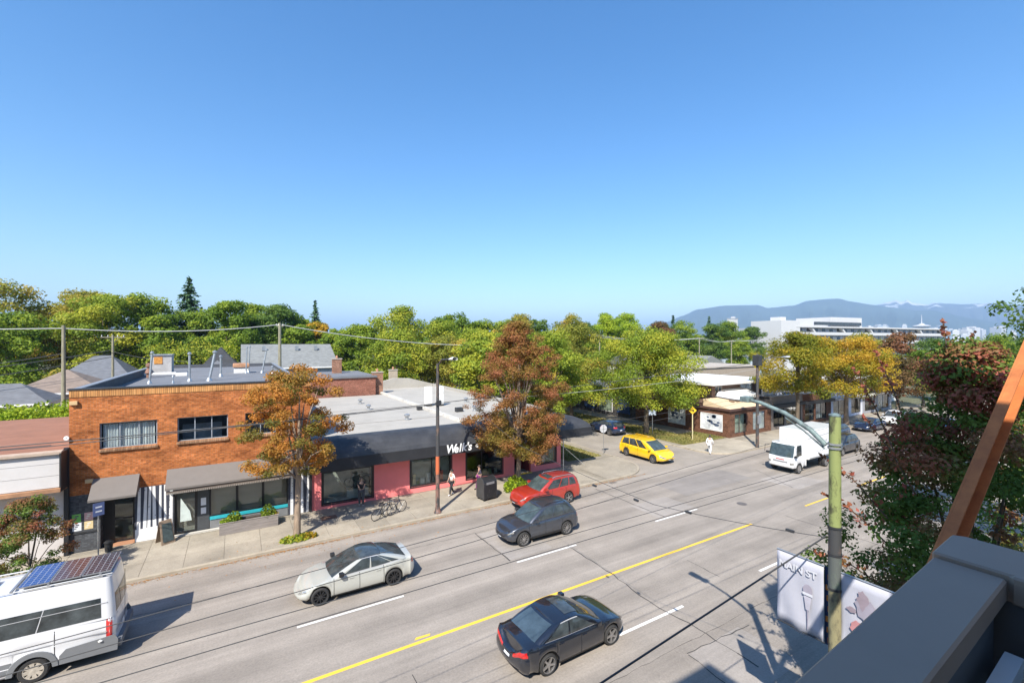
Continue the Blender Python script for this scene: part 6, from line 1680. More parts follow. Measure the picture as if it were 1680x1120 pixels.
# planter of boards
pl = thing('planter_box', 'long grey wooden planter before the storefront windows', 'planter', (0.62, 28.4, 0.128))
pw_ = M('grey_planks', (0.25, 0.22, 0.20), 0.9, 0.25, 2, stretch=(0.6, 4, 8), bump=0.3)
for k in range(4):
    MB().box(-0.72, 1.92, 28.02, 28.06, 0.135 + k * 0.145, 0.135 + k * 0.145 + 0.138).build('plank', pw_, pl)
    for x in (-0.76, 1.92): MB().box(x, x + 0.04, 28.02, 28.70, 0.135 + k * 0.145, 0.135 + k * 0.145 + 0.138).build('plank', pw_, pl)
MB().box(-0.76, 1.96, 28.70, 28.74, 0.135, 0.71).build('back_board', pw_, pl); MB().box(-0.72, 1.92, 28.06, 28.70, 0.6, 0.64).build('soil', M('soil', (0.05, 0.035, 0.025), 0.95, 0.3), pl)
MB().box(-0.78, 1.98, 28.0, 28.09, 0.713, 0.735).build('top_rail', pw_, pl)
clump('planter_shrub', 'round green shrub at the left end of the planter', -0.1, 28.38, 0.36, 0.6, 'green', 500, 0.11, 21, z=0.62)
clump('planter_shrub', 'round green shrub at the right end of the planter', 1.5, 28.38, 0.38, 0.66, 'green', 520, 0.11, 22, z=0.62)
clump('planter_flowers', 'low yellow-green plant at the left tip of the planter', -0.5, 28.35, 0.26, 0.28, 'lime', 260, 0.1, 23, z=0.62)
clump('planter_flowers', 'low yellow plant beside the right planter shrub', 1.8, 28.3, 0.2, 0.22, 'yellow', 160, 0.09, 24, z=0.62)
# domed black letter box
mbx_ = thing('street_mailbox', 'black domed street mailbox covered in scrawls by the kerb', 'mailbox', (13.75, 25.85, 0.128), 0.12)
gm = spotted('scrawled_black', (0.016, 0.016, 0.017), (0.11, 0.095, 0.095), 9, 0.34, 0.40, 0.5)
pr = [(-0.42, 0.12), (0.42, 0.12), (0.42, 1.0)] + [(0.42 * math.cos(a), 1.0 + 0.42 * math.sin(a)) for a in [PI * k / 12 for k in range(1, 12)]] + [(-0.42, 1.0)]
MB().prism(pr, 'x', -0.5, 0.5).build('body', gm, mbx_, smooth=30, local=True)
for sx in (-0.505, 0.485): MB().prism([(p[0] * 1.03, p[1] * 1.015) for p in pr], 'x', sx, sx + 0.025).build('end_rim', M('rim_grey', (0.05, 0.05, 0.05), 0.5, 0.2), mbx_, smooth=30, local=True)
for (x, y) in ((-0.4, -0.33), (0.4, -0.33), (-0.4, 0.33), (0.4, 0.33)): MB().box(x - 0.05, x + 0.05, y - 0.05, y + 0.05, 0, 0.13).build('leg', black_trim, mbx_, local=True)
MB().box(-0.3, 0.3, -0.44, -0.415, 1.02, 1.16).build('slot_flap', M('flap_grey', (0.2, 0.2, 0.2), 0.4), mbx_, local=True)
# bicycles
def ring(mb, c, R_, r_, n=24, m=6):
    rows = []
    for k in range(n + 1):
        a = 2 * PI * k / n
        rows.append([(c[0] + (R_ + r_ * math.cos(b)) * math.cos(a), c[1] + r_ * math.sin(b), c[2] + (R_ + r_ * math.cos(b)) * math.sin(a)) for b in [2 * PI * j / m for j in range(m + 1)]])
    mb.grid(rows)
def bicycle(label, x, y, z, rz, col, group=None, lean=0.0):
    o = thing('bicycle', label, 'bicycle', (x, y, z), rz, group)
    o.rotation_euler = (lean, 0, rz)
    fm = M('bike_' + col, {'black': (0.02, 0.02, 0.022), 'navy': (0.02, 0.03, 0.06)}[col], 0.4, 0.1)
    for cx in (-0.52, 0.52):
        t = MB(); ring(t, (cx, 0, 0.345), 0.325, 0.02); wv = t.build('wheel', tyre_m, o, smooth=60, local=True)
        sp_ = MB()
        for k in range(14):
            a = 2 * PI * k / 14
            sp_.tube([(cx, 0, 0.345), (cx + 0.31 * math.cos(a), 0, 0.345 + 0.31 * math.sin(a))], 0.0035, 4)
        sp_.build('spokes', galv, wv, local=True)
    f = MB()
    P = dict(bb=(-0.08, 0, 0.30), st=(-0.2, 0, 0.82), ht=(0.34, 0, 0.86), hb=(0.38, 0, 0.66), ra=(-0.52, 0, 0.345), fa=(0.52, 0, 0.345))
    for a, b in (('bb', 'st'), ('st', 'ht'), ('bb', 'hb'), ('ht', 'hb')): f.tube([P[a], P[b]], 0.018, 6)
    for s_ in (-0.05, 0.05):
        f.tube([P['bb'], (P['ra'][0], s_, P['ra'][2])], 0.011, 5); f.tube([(-0.18, 0, 0.74), (P['ra'][0], s_, P['ra'][2])], 0.01, 5); f.tube([P['hb'], (P['fa'][0], s_, P['fa'][2])], 0.013, 5)
    f.build('frame', fm, o, local=True)
    h = MB().tube([(0.34, 0, 0.86), (0.33, 0, 0.98)], 0.016, 6); h.tube([(0.25, -0.3, 1.0), (0.33, -0.08, 0.99), (0.33, 0.08, 0.99), (0.25, 0.3, 1.0)], 0.014, 6); h.build('handlebar', black_trim, o, local=True)
    MB().add([(-0.36, -0.07, 0.92), (-0.36, 0.07, 0.92), (-0.08, 0.02, 0.93), (-0.08, -0.02, 0.93), (-0.36, -0.07, 0.97), (-0.36, 0.07, 0.97), (-0.08, 0.02, 0.96), (-0.08, -0.02, 0.96)], [(0, 1, 2, 3), (4, 5, 6, 7), (0, 1, 5, 4), (1, 2, 6, 5), (2, 3, 7, 6), (3, 0, 4, 7)]).build('saddle', black_trim, o, local=True)
    MB().tube([(-0.2, 0, 0.82), (-0.22, 0, 0.93)], 0.014, 6).build('seat_post', galv, o, local=True)
    c = MB(); ring(c, (-0.08, 0.05, 0.30), 0.09, 0.008, 16, 4); c.tube([(-0.08, 0.06, 0.30), (0.05, 0.07, 0.2)], 0.01, 5); c.tube([(-0.08, -0.06, 0.30), (-0.21, -0.07, 0.4)], 0.01, 5); c.box(0.0, 0.1, 0.07, 0.16, 0.19, 0.21); c.box(-0.26, -0.16, -0.16, -0.07, 0.39, 0.41); c.build('crank_pedals', dark_metal, o, local=True)
    return o
bicycle('black bicycle parked on the pavement beside a bike rack', 7.2, 26.0, 0.128, 0.35, 'black', 'bicycles at the rack', 0.08)
bicycle('navy bicycle parked nearer the street lamp on the pavement', 7.9, 26.35, 0.128, 0.25, 'navy', 'bicycles at the rack', -0.08)
bicycle('black bicycle displayed on the shelf of the shop window', 6.55, FACADE + 0.5, 0.95, PI + 0.1, 'black')
MB().box(5.9, 7.2, FACADE + 0.25, FACADE + 0.8, 0.485, 0.945).build('display_plinth', M('shelf_pale', (0.4, 0.42, 0.4)), pk)
rk = thing('bike_rack', 'low steel hoop the bicycles lean on', 'bike rack', (7.6, 26.2, 0.128), 0.3)
MB().tube([(-0.4, 0, 0)] + [(-0.4 * math.cos(a), 0, 0.45 + 0.38 * math.sin(a)) for a in [PI * k / 8 for k in range(9)]] + [(0.4, 0, 0)], 0.025, 8).build('hoop', galv, rk, smooth=60, local=True)
# bench far along the street
bh = thing('far_bench', 'low dark bench on the far pavement corner', 'bench', (88, 24.5, 0.0), 0.3)
MB().box(-1.0, 1.0, -0.25, 0.25, 0.42, 0.48).build('seat', dark_metal, bh, local=True)
for x in (-0.8, 0.8): MB().box(x - 0.05, x + 0.05, -0.2, 0.2, 0, 0.42).build('leg', dark_metal, bh, local=True)

# ------------------------------------------------------------------ overhead wires
wire_m = M('wire_dark', (0.05, 0.05, 0.05), 0.6, 0.0); wire_l = M('wire_pale', (0.42, 0.42, 0.40), 0.6, 0.0)
def wire(label, pts, r_=0.012, sag=0.0, m=wire_m, group='overhead wires', name='overhead_wire', n=12):
    full = []
    for a, b in zip(pts[:-1], pts[1:]):
        a, b = Vector(a), Vector(b)
        for k in range(n):
            t = k / n
            p = a.lerp(b, t); p.z -= sag * 4 * t * (1 - t); full.append(p)
    full.append(Vector(pts[-1]))
    o = MB().tube(full, r_, 5).build(name, m)
    return setp(o, label, 'wire', group)
wire('trolley wire farthest from the balcony over the car lanes', [(-30, 8.0, 5.4), (-3.1, 10.03, 5.4), (5.28, 10.54, 5.4), (15.29, 11.48, 5.4), (60, 15.4, 5.4)], 0.008)
wire('second trolley wire from the pink shop side', [(-30, 7.6, 5.4), (-2.3, 9.42, 5.4), (4.92, 9.83, 5.4), (14.3, 10.74, 5.4), (60, 14.8, 5.4)], 0.008)
wire('third trolley wire from the pink shop side', [(-30, 8.97, 5.4), (11.9, 8.93, 5.4), (90, 8.9, 5.4)], 0.008)
wire('trolley wire nearest the balcony', [(-30, 8.45, 5.4), (11.35, 8.5, 5.4), (90, 8.5, 5.4)], 0.008)
wire('thick black cable running down from the green pole', [(10.9, 4.9, 6.0), (4.74, 5.23, 5.0), (-8, 5.9, 3.4)], 0.017, name='support_cable')
sw = wire('span wire with insulators crossing the road from the green pole', [(10.95, 4.95, 5.95), (10.2, 9.0, 5.55), (10.4, 16.5, 5.75), (12.6, 26.2, 6.4)], 0.008, name='span_wire', sag=0.05)
for (x, y, z, rz) in ((10.85, 5.62, 5.87, 1.7), (10.38, 8.0, 5.62, 1.6), (10.1, 9.6, 5.52, 1.5), (9.9, 11.2, 5.55, 1.5)):
    q = MB().rbox(-0.09, 0.09, -0.03, 0.03, -0.03, 0.03, 0.02).build('insulator', dark_metal, sw, local=True); q.location = (x, y, z); q.rotation_euler = (0, 0, rz)
wire('upper dark cable in front of the brick wall', [(-30, 25.2, 7.0), (-7.78, 25.2, 6.14), (0.81, 25.2, 6.23), (10.14, 25.2, 6.57), (26, 25.2, 7.3), (42.4, 24.95, 8.2)], 0.022, 0.02)
wire('lower dark cable close under the upper one at the brick wall', [(-30, 25.1, 6.6), (-7.78, 25.1, 6.02), (-3.6, 25.1, 6.1), (10.14, 25.15, 6.5)], 0.018, 0.03)
wire('pale line strung from the far lamp over the lawn', [(10.14, 25.2, 6.6), (42.4, 25, 7.6)], 0.012, 0.35, wire_l)
wire('white service line along the alley poles', [(-60, 62, 12.0), (-14.75, 62, 11.5), (4.6, 63.2, 12.3), (30.7, 62.5, 9.6), (56, 62, 11.2), (84, 62, 10.9)], 0.05, 0.55, wire_l)
wire('dark line from the hip-roofed house pole to the left', [(-12.5, 70.5, 9.2), (-36, 64, 6.0)], 0.045, 0.5)
wire('second dark line from that pole to the left', [(-12.5, 70.5, 8.4), (-36, 63, 5.2)], 0.04, 0.6)
wire('dark line from the bare pole to the left edge', [(-14.75, 62, 9.0), (-36, 58, 6.0)], 0.04, 0.4)
wire('dark line between the two left poles', [(-14.75, 62, 8.6), (-12.5, 70.5, 8.9)], 0.03, 0.2)
wire('dark line from the left pole down to the brick roof', [(-12.5, 70.5, 9.0), (-4, 60.8, 8.0)], 0.03, 0.3)
wire('guy wire from the russet tree down to the corner post', [(18.4, 26.6, 4.2), (22.2, 26.2, 1.0)], 0.012, 0.0, wire_l, name='guy_wire')
wire('pair line across the side street near the stop sign', [(22, 26.5, 3.9), (42.4, 24.95, 5.2)], 0.012, 0.2)
wire('lower pair line across the side street near the stop sign', [(22, 26.4, 3.4), (42.4, 24.95, 4.8)], 0.012, 0.2)
for k, z in enumerate((11.8, 11.6)):
    wire(('upper', 'lower')[k] + ' line between the power poles past the corner shop', [(56, 62, 11.2 - k * .3), (84, 62 - k, 10.9), (96, 62.5 - k, 10.4), (114, 60.5 - k, z)], 0.04, 0.5, wire_l)

# ------------------------------------------------------------------ people
def skin_mesh(joints, edges, root=0, sub=1):
    me = bpy.data.meshes.new('tmp')
    me.from_pydata([j[0] for j in joints], edges, [])
    o = bpy.data.objects.new('tmp', me); C.objects.link(o)
    sk = o.modifiers.new('skin', 'SKIN'); sk.use_smooth_shade = True
    for i, j in enumerate(joints):
        r_ = j[1] if isinstance(j[1], tuple) else (j[1], j[1])
        me.skin_vertices[0].data[i].radius = r_
        me.skin_vertices[0].data[i].use_root = (i == root)
    su = o.modifiers.new('sub', 'SUBSURF'); su.levels = sub; su.render_levels = sub
    dg = bpy.context.evaluated_depsgraph_get()
    out = bpy.data.meshes.new_from_object(o.evaluated_get(dg))
    bpy.data.objects.remove(o)
    return out
def person(label, x, y, z, rz, h, top_c, leg_c, hair_c, skin_c, pose, shoe_c=(0.03, 0.03, 0.03), bare_arm=True):
    k = h / 1.74
    o = thing('person', label, 'person', (x, y, z), rz)
    st, lk, rk_, la, ra = pose
    # st: half stride; la/ra: hand positions (x, y, z)
    J = {'pel': (0, 0, 0.95), 'spi': (0.01, 0, 1.13), 'che': (0.0, 0, 1.34), 'nec': (0.01, 0, 1.49), 'hea': (0.03, 0, 1.60), 'top': (0.02, 0, 1.70),
         'lhi': (0, 0.10, 0.90), 'lkn': (st * 0.55 + lk, 0.10, 0.50), 'lan': (st, 0.10, 0.09), 'lto': (st + 0.16, 0.115, 0.04),
         'rhi': (0, -0.10, 0.90), 'rkn': (-st * 0.35 + rk_, -0.10, 0.50), 'ran': (-st, -0.10, 0.11), 'rto': (-st + 0.16, -0.115, 0.04),
         'lsh': (0, 0.18, 1.41), 'rsh': (0, -0.18, 1.41)}
    for s_, sh, hd in (('l', 'lsh', la), ('r', 'rsh', ra)):
        a, b = Vector(J[sh]), Vector(hd)
        m = a.lerp(b, 0.5) + Vector((-0.06, 0.05 if s_ == 'l' else -0.05, 0))
        J[s_ + 'el'] = tuple(m); J[s_ + 'wr'] = tuple(b)
        J[s_ + 'ha'] = tuple(b + (b - m).normalized() * 0.08)
    rad = dict(pel=(0.15, 0.10), spi=(0.13, 0.09), che=(0.15, 0.10), nec=0.05, hea=(0.078, 0.095), top=(0.05, 0.06), lhi=0.09, lkn=0.06, lan=0.04, lto=0.03, rhi=0.09, rkn=0.06, ran=0.04, rto=0.03, lsh=0.055, rsh=0.055, lel=0.04, rel=0.04, lwr=0.027, rwr=0.027, lha=(0.035, 0.018), rha=(0.035, 0.018))
    def sub(names, edges, f, add=0.0, cut=None):
        js = []
        for nme in names:
            r_ = rad[nme]
            r_ = tuple((q * f + add) * k for q in (r_ if isinstance(r_, tuple) else (r_, r_)))
            js.append((tuple(c * k for c in J[nme]), r_))
        return skin_mesh(js, [(names.index(a), names.index(b)) for a, b in edges])
    def put(me, nm, m, par=o):
        me.materials.clear(); me.materials.append(m)
        q = bpy.data.objects.new(nm, me); C.objects.link(q); q.parent = par
        return q
    all_e = [('pel', 'spi'), ('spi', 'che'), ('che', 'nec'), ('nec', 'hea'), ('hea', 'top'), ('pel', 'lhi'), ('lhi', 'lkn'), ('lkn', 'lan'), ('lan', 'lto'), ('pel', 'rhi'), ('rhi', 'rkn'), ('rkn', 'ran'), ('ran', 'rto'), ('che', 'lsh'), ('lsh', 'lel'), ('lel', 'lwr'), ('lwr', 'lha'), ('che', 'rsh'), ('rsh', 'rel'), ('rel', 'rwr'), ('rwr', 'rha')]
    names = list(dict.fromkeys([n for e in all_e for n in e]))
    sm = M('skin_%d' % int(skin_c[0] * 100), skin_c, 0.6, 0.05)
    body_me = sub(names, all_e, 1.0)
    # fingers and nose joined into the body mesh
    bm = bmesh.new(); bm.from_mesh(body_me)
    fm = MB()
    for s_ in ('l', 'r'):
        a = Vector(J[s_ + 'wr']) * k; b = Vector(J[s_ + 'ha']) * k; d = (b - a).normalized(); sd = d.cross(Vector((1, 0, 0))).normalized()
        fwd = sd.cross(d)
        for q, (of, L) in enumerate(((-0.028, 0.055), (-0.010, 0.07), (0.010, 0.075), (0.028, 0.065))):
            p0 = b + fwd * of; fm.tube([p0, p0 + d * L * 0.5, p0 + d * L * 0.8 + sd * 0.012], [0.009, 0.008, 0.006], 5)
        fm.tube([a + d * 0.03 + fwd * 0.02, a + d * 0.06 + fwd * 0.05, a + d * 0.09 + fwd * 0.055], [0.011, 0.009, 0.007], 5)
    hd = Vector(J['hea']) * k
    fm.tube([hd + Vector((0.075, 0, 0.03)), hd + Vector((0.105, 0, -0.015)), hd + Vector((0.08, 0, -0.03))], [0.008, 0.016, 0.01], 5)
    for e in (1, -1): fm.tube([hd + Vector((-0.01, e * 0.085, 0.02)), hd + Vector((-0.01, e * 0.1, -0.03))], [0.016, 0.012], 5)
    t2 = bpy.data.meshes.new('t'); t2.from_pydata(fm.v, [], fm.f); bm.from_mesh(t2); bm.to_mesh(body_me); bm.free()
    put(body_me, 'body', sm)
    put(sub(['pel', 'spi', 'che', 'lsh', 'rsh', 'lel', 'rel'] + ([] if bare_arm else ['lwr', 'rwr']), [('pel', 'spi'), ('spi', 'che'), ('che', 'lsh'), ('lsh', 'lel'), ('che', 'rsh'), ('rsh', 'rel')] + ([] if bare_arm else [('lel', 'lwr'), ('rel', 'rwr')]), 1.1, 0.012), 'shirt', M('cloth_%s' % label[:18], top_c, 0.9, 0.1, 6))
    put(sub(['pel', 'lhi', 'lkn', 'lan', 'rhi', 'rkn', 'ran'], [('pel', 'lhi'), ('lhi', 'lkn'), ('lkn', 'lan'), ('pel', 'rhi'), ('rhi', 'rkn'), ('rkn', 'ran')], 1.12, 0.014), 'trousers', M('legs_%s' % label[:18], leg_c, 0.9, 0.1, 6))
    for s_ in ('l', 'r'):
        put(sub([s_ + 'an', s_ + 'to'], [(s_ + 'an', s_ + 'to')], 1.1, 0.012), 'shoe', M('shoe_%d' % int(shoe_c[0] * 100), shoe_c, 0.6))
    hm = MB(); rows = []
    for i in range(7):
        ph = PI * 0.62 * i / 6
        rows.append([((0.015 - 0.012 * (1 - math.cos(ph))) * k + 0.108 * k * math.sin(ph) * math.cos(a) * (0.85 if math.cos(a) > 0 else 1.08), 0.098 * k * math.sin(ph) * math.sin(a), 1.62 * k + 0.125 * k * math.cos(ph)) for a in [2 * PI * j / 14 for j in range(15)]])
    hm.grid(rows).build('hair', M('hair_%d' % int(hair_c[0] * 1000), hair_c, 0.7, 0.2), o, smooth=60, local=True)
    return o
walk = lambda s_: (s_, 0.05, 0.06, (-0.05, 0.26, 0.88), (0.16, -0.25, 0.92))
person('person in white top and wide black trousers walking past the pink shop', 12.1, 27.6, 0.128, PI + 0.15, 1.70, (0.74, 0.72, 0.68), (0.03, 0.03, 0.035), (0.02, 0.017, 0.015), (0.45, 0.28, 0.2), walk(0.22), (0.7, 0.68, 0.65))
person('person in dark top and purple trousers walking by the mailbox', 14.2, 27.75, 0.128, PI * 0.9, 1.66, (0.05, 0.045, 0.07), (0.26, 0.04, 0.22), (0.03, 0.02, 0.018), (0.42, 0.26, 0.19), walk(0.24))
person('person in black t-shirt and grey trousers standing before the bicycle window', 6.55, 28.65, 0.128, -PI / 2 - 0.2, 1.80, (0.018, 0.018, 0.02), (0.07, 0.07, 0.075), (0.10, 0.08, 0.065), (0.45, 0.29, 0.21), (0.07, 0.1, 0.0, (0.24, 0.12, 1.16), (0.24, -0.10, 1.12)), (0.4, 0.38, 0.36))
person('person dressed all in white crossing the side street', 36.7, 26.0, 0.0, 0.3, 1.74, (0.75, 0.75, 0.74), (0.72, 0.72, 0.72), (0.03, 0.025, 0.02), (0.4, 0.26, 0.18), walk(0.2), (0.65, 0.65, 0.65), bare_arm=False)
# ------------------------------------------------------------------ shops across the side street
brown_brick = brick_mat('brown_brick', (0.20, 0.095, 0.06), (0.15, 0.07, 0.045), (0.16, 0.12, 0.09), var=0.3)
brown_brick_y = brick_mat('brown_brick_side', (0.20, 0.095, 0.06), (0.15, 0.07, 0.045), (0.16, 0.12, 0.09), var=0.3, plane='yz')
cream = M('cream_render', (0.60, 0.46, 0.30), 0.85, 0.08, 0.8, stain=0.3, stain_col=(0.4, 0.3, 0.2))
dkbrown = M('dark_brown_fascia', (0.09, 0.045, 0.035), 0.7, 0.15)
decal = M('window_graphic', (0.62, 0.64, 0.72), 0.6, 0.55, 1.1)
F2 = 28.9
cs_ = thing('corner_shop', 'brown brick corner shop with cream upper storey across the side street', 'shop', (48, F2, 0))
mb = wall_open(MB(), 44.1, 51.8, 0, 2.9, [(45.0, 47.2, 0.45, 2.5), (48.3, 50.7, 0.5, 2.5)], y=F2)
mb.quad((51.8, F2, 0), (51.8, 42, 0), (51.8, 42, 2.9), (51.8, F2, 2.9))
mb.build('front_wall', brown_brick, cs_)
sd = MB()
for (y0, y1, z0, z1) in ((F2, 42, 0, 0.6), (F2, 42, 2.4, 2.9), (F2, 29.7, 0.6, 2.4), (32.4, 34.4, 0.6, 2.4), (36.8, 42, 0.6, 2.4)): sd.quad((44.1, y0, z0), (44.1, y1, z0), (44.1, y1, z1), (44.1, y0, z1))
sd.build('side_wall', brown_brick_y, cs_)
for (y0, y1) in ((29.7, 32.4), (34.4, 36.8)):
    w = MB().box(44.06, 44.14, y0, y0 + 0.07, 0.6, 2.4).box(44.06, 44.14, y1 - 0.07, y1, 0.6, 2.4).box(44.06, 44.14, y0 + 0.07, y1 - 0.07, 0.6, 0.67).box(44.06, 44.14, y0 + 0.07, y1 - 0.07, 2.33, 2.4).build('window', white_paint, cs_)
    MB().box(44.09, 44.11, y0 + 0.07, y1 - 0.07, 0.67, 2.33).build('pane', decal, w)
    g = MB()
    rr = random.Random(int(y0))
    for k in range(9):
        yy, zz = rr.uniform(y0 + 0.4, y1 - 0.4), rr.uniform(1.2, 2.2); a = rr.uniform(0.15, 0.4)
        g.add([(44.085, yy + a * math.cos(2 * PI * q / 7) * rr.uniform(.6, 1), zz + a * 0.6 * math.sin(2 * PI * q / 7) * rr.uniform(.6, 1)) for q in range(7)], [tuple(range(7))])
    g.build('graphic_shape', M('graphic_blue', (0.07, 0.10, 0.17), 0.6, 0.4), w, fix=False)
w = window(cs_, 45.0, 47.2, 0.45, 2.5, F2 + 0.05, dkbrown, glass_clear, vs=(45.9,), blind=M('blind_pale_green', (0.45, 0.5, 0.40), 0.8, 0.35, 0.8))
w = window(cs_, 48.3, 50.7, 0.5, 2.5, F2 + 0.05, dkbrown, glass_clear, vs=(49.5,), blind=decal, blind_d=0.12)
MB().box(43.9, 51.9, F2 - 0.22, 42, 2.9, 3.12).build('fascia', dkbrown, cs_)
MB().prism([(F2 - 0.1, 3.125), (32.0, 3.9), (32.0, 3.125)], 'x', 44.0, 51.9).build('pent_roof', cream, cs_)
MB().box(46.6, 47.0, F2 + 1.3, F2 + 1.7, 3.5, 4.2).build('roof_vent', M('vent_brown', (0.22, 0.15, 0.1), 0.8), cs_)
up = wall_open(MB(), 45.6, 56.5, 3.2, 5.35, [(46.2, 47.5, 4.0, 5.1), (51.0, 53.4, 4.0, 5.2)], y=32.05)
up.quad((45.6, 32.05, 3.2), (45.6, 42, 3.2), (45.6, 42, 5.35), (45.6, 32.05, 5.35))
up.build('upper_wall', M('upper_brown', (0.20, 0.13, 0.10), 0.85, 0.12), cs_)
for (a, b, c, d) in ((46.2, 47.5, 4.0, 5.1), (51.0, 53.4, 4.0, 5.2)): window(cs_, a, b, c, d, 32.08, white_paint, glass_dark, vs=((a + b) / 2,))
MB().box(44.4, 57.2, 31.0, 43, 5.35, 5.6).build('upper_roof', white_paint, cs_)
MB().prism([(30.0, 3.85), (30.05, 4.15), (32.0, 4.75), (32.04, 4.4)], 'x', 47.2, 51.4).build('white_canopy', white_paint, cs_)
MB().box(51.85, 56.4, 29.9, 30.0, 2.6, 5.0).build('white_panel', M('white_panel', (0.66, 0.66, 0.72), 0.7, 0.05), cs_)

def storefront(name, label, x0, x1, ztop, wallm, seed, bays, fasc, fasc_m, roofm=roof_grey, depth=14, y=F2):
    o = thing(name, label, 'shop', ((x0 + x1) / 2, y, 0))
    ops = [(a, b, 0.45, 2.45) for a, b in bays]
    mb = wall_open(MB(), x0, x1, 0, ztop, ops, y=y)
    mb.quad((x0, y, 0), (x0, y + depth, 0), (x0, y + depth, ztop), (x0, y, ztop)); mb.quad((x1, y, 0), (x1, y + depth, 0), (x1, y + depth, ztop), (x1, y, ztop)); mb.quad((x0, y + depth, 0), (x1, y + depth, 0), (x1, y + depth, ztop), (x0, y + depth, ztop))
    mb.build('wall', wallm, o)
    for k, (a, b) in enumerate(bays): window(o, a, b, 0.45, 2.45, y + 0.05, frame_black, glass_clear if k % 2 else glass_dark, vs=((a + b) / 2,), blind=[None, M('shop_warm', (0.45, 0.25, 0.08), 0.8, 0.4, 1.5), decal][(k + seed) % 3], blind_d=0.5)  # warm backing has an orange-lit look put into its colour, no lamp behind
    MB().box(x0, x1, y - 0.5, y - 0.004, fasc[0], fasc[1]).build('sign_fascia', fasc_m, o)
    MB().box(x0, x1, y + 0.2, y + depth - 0.2, ztop - 0.25, ztop - 0.1).build('roof', roofm, o)
    MB().box(x0 - 0.02, x1 + 0.02, y - 0.06, y + 0.24, ztop, ztop + 0.08).build('coping', cap2, o)
    return o
storefront('dark_shop', 'dark-fronted shop beside the corner brick shop', 51.85, 58.6, 3.9, M('shop_taupe', (0.19, 0.16, 0.14), 0.85, 0.15), 0, [(52.3, 54.6), (55.0, 58.2)], (2.7, 3.0), black_trim)
storefront('orange_window_shop', 'brown shop with orange-lit window display under the maples', 58.6, 65.6, 3.8, brown_brick, 1, [(59.2, 61.4), (61.8, 64.4)], (2.6, 2.95), black_trim)
storefront('white_mural_shop', 'white-painted shop with dark gate behind the golden maple', 65.6, 74.5, 4.2, M('shop_white', (0.55, 0.56, 0.62), 0.85, 0.35, 0.7), 2, [(66.2, 69.4), (71.2, 74.0)], (2.6, 2.8), M('shop_grey', (0.3, 0.3, 0.32), 0.7))
storefront('grey_shop', 'low grey shop at the end of the row', 74.5, 84.0, 3.6, M('shop_grey', (0.3, 0.3, 0.32)), 1, [(75.2, 78.4), (79.4, 83)], (2.6, 2.9), white_paint)
def flat_block(name, label, x0, x1, y0, y1, z, m, rm, cat='building', wins=()):
    o = thing(name, label, cat, ((x0 + x1) / 2, y0, 0))
    MB().box(x0, x1, y0, y1, 0, z).build('wall', m, o)
    MB().box(x0 - 0.15, x1 + 0.15, y0 - 0.15, y1 + 0.15, z, z + 0.18).build('roof_edge', rm, o)
    MB().box(x0 + 0.3, x1 - 0.3, y0 + 0.3, y1 - 0.3, z + 0.182, z + 0.2).build('roof', rm, o)
    for (a, b, c, d) in wins:
        w = MB().box(a, b, y0 - 0.05, y0 - 0.005, c, d).build('window', white_paint, o)
        MB().box(a + 0.07, b - 0.07, y0 - 0.065, y0 - 0.052, c + 0.07, d - 0.07).build('pane', car_glass, w)
    return o
flat_block('beige_flat_building', 'beige flat-roofed building behind the corner shop', 61, 79, 46, 58, 5.9, M('beige_wall', (0.34, 0.28, 0.21), 0.9, 0.12), M('beige_roof', (0.40, 0.35, 0.29), 0.9, 0.15))
flat_block('white_low_building', 'low white building among the maples', 84, 98, 33, 45, 5.0, white_paint, white_roof)
flat_block('brick_rear_building', 'red-brown brick building rising behind the white shop roof', 4.0, 13.2, 51.0, 60.5, 6.25, brick_mat('rear_brick', (0.33, 0.13, 0.09), (0.27, 0.10, 0.07), (0.26, 0.19, 0.15), var=0.2), roof_grey)
for (x, y, z0, z1, w, lb) in ((13.6, 51.8, 0, 6.7, 0.55, 'square brick chimney at the corner of the rear building'), (10.2, 57.0, 6.4, 8.1, 0.5, 'brick chimney with pot on the rear building roof'), (17.3, 58.2, 0, 6.5, 0.5, 'plain tan chimney behind the white roof')):
    o = thing('chimney_stack', lb, 'chimney', (x, y, z0)); m_ = brick_mat('chimney_brick', (0.36, 0.19, 0.13), (0.30, 0.15, 0.10), (0.25, 0.2, 0.16), var=0.2) if w > 0.52 or z0 > 0 else M('tan_render', (0.42, 0.35, 0.26), 0.9, 0.1)
    MB().box(x - w, x + w, y - w * .6, y + w * .6, z0, z1).build('stack', m_, o); MB().box(x - w - .06, x + w + .06, y - w * .6 - .06, y + w * .6 + .06, z1, z1 + 0.1).build('cap', concrete, o)
    MB().lathe([(0.12, 0), (0.14, 0.1), (0.10, 0.35)], 10, (x, y, z1 + 0.1)).build('pot', M('pot_clay', (0.4, 0.2, 0.12), 0.8), o)

ss_ = thing('side_street_shop', 'dark shopfront with blue windows behind the parked navy car', 'shop', (48, 47, 0))
MB().box(44.3, 53, 42.1, 57, 0, 3.6).build('wall', M('side_shop_dark', (0.06, 0.055, 0.055), 0.8, 0.2), ss_)
MB().box(44.0, 53.2, 42.05, 57.2, 3.6, 3.85).build('roof', roof_grey, ss_)
for k in range(4):
    w = MB().box(44.24, 44.295, 43.0 + k * 3.4, 45.6 + k * 3.4, 0.5, 2.9).build('window', white_paint if k == 1 else dark_metal, ss_)
    MB().box(44.22, 44.238, 43.1 + k * 3.4, 45.5 + k * 3.4, 0.6, 2.8).build('pane', M('blue_pane', (0.03, 0.06, 0.16), 0.1, 0.4, 0.8) if k != 1 else M('mural_panel', (0.16, 0.2, 0.14), 0.7, 0.6, 1.5), w)
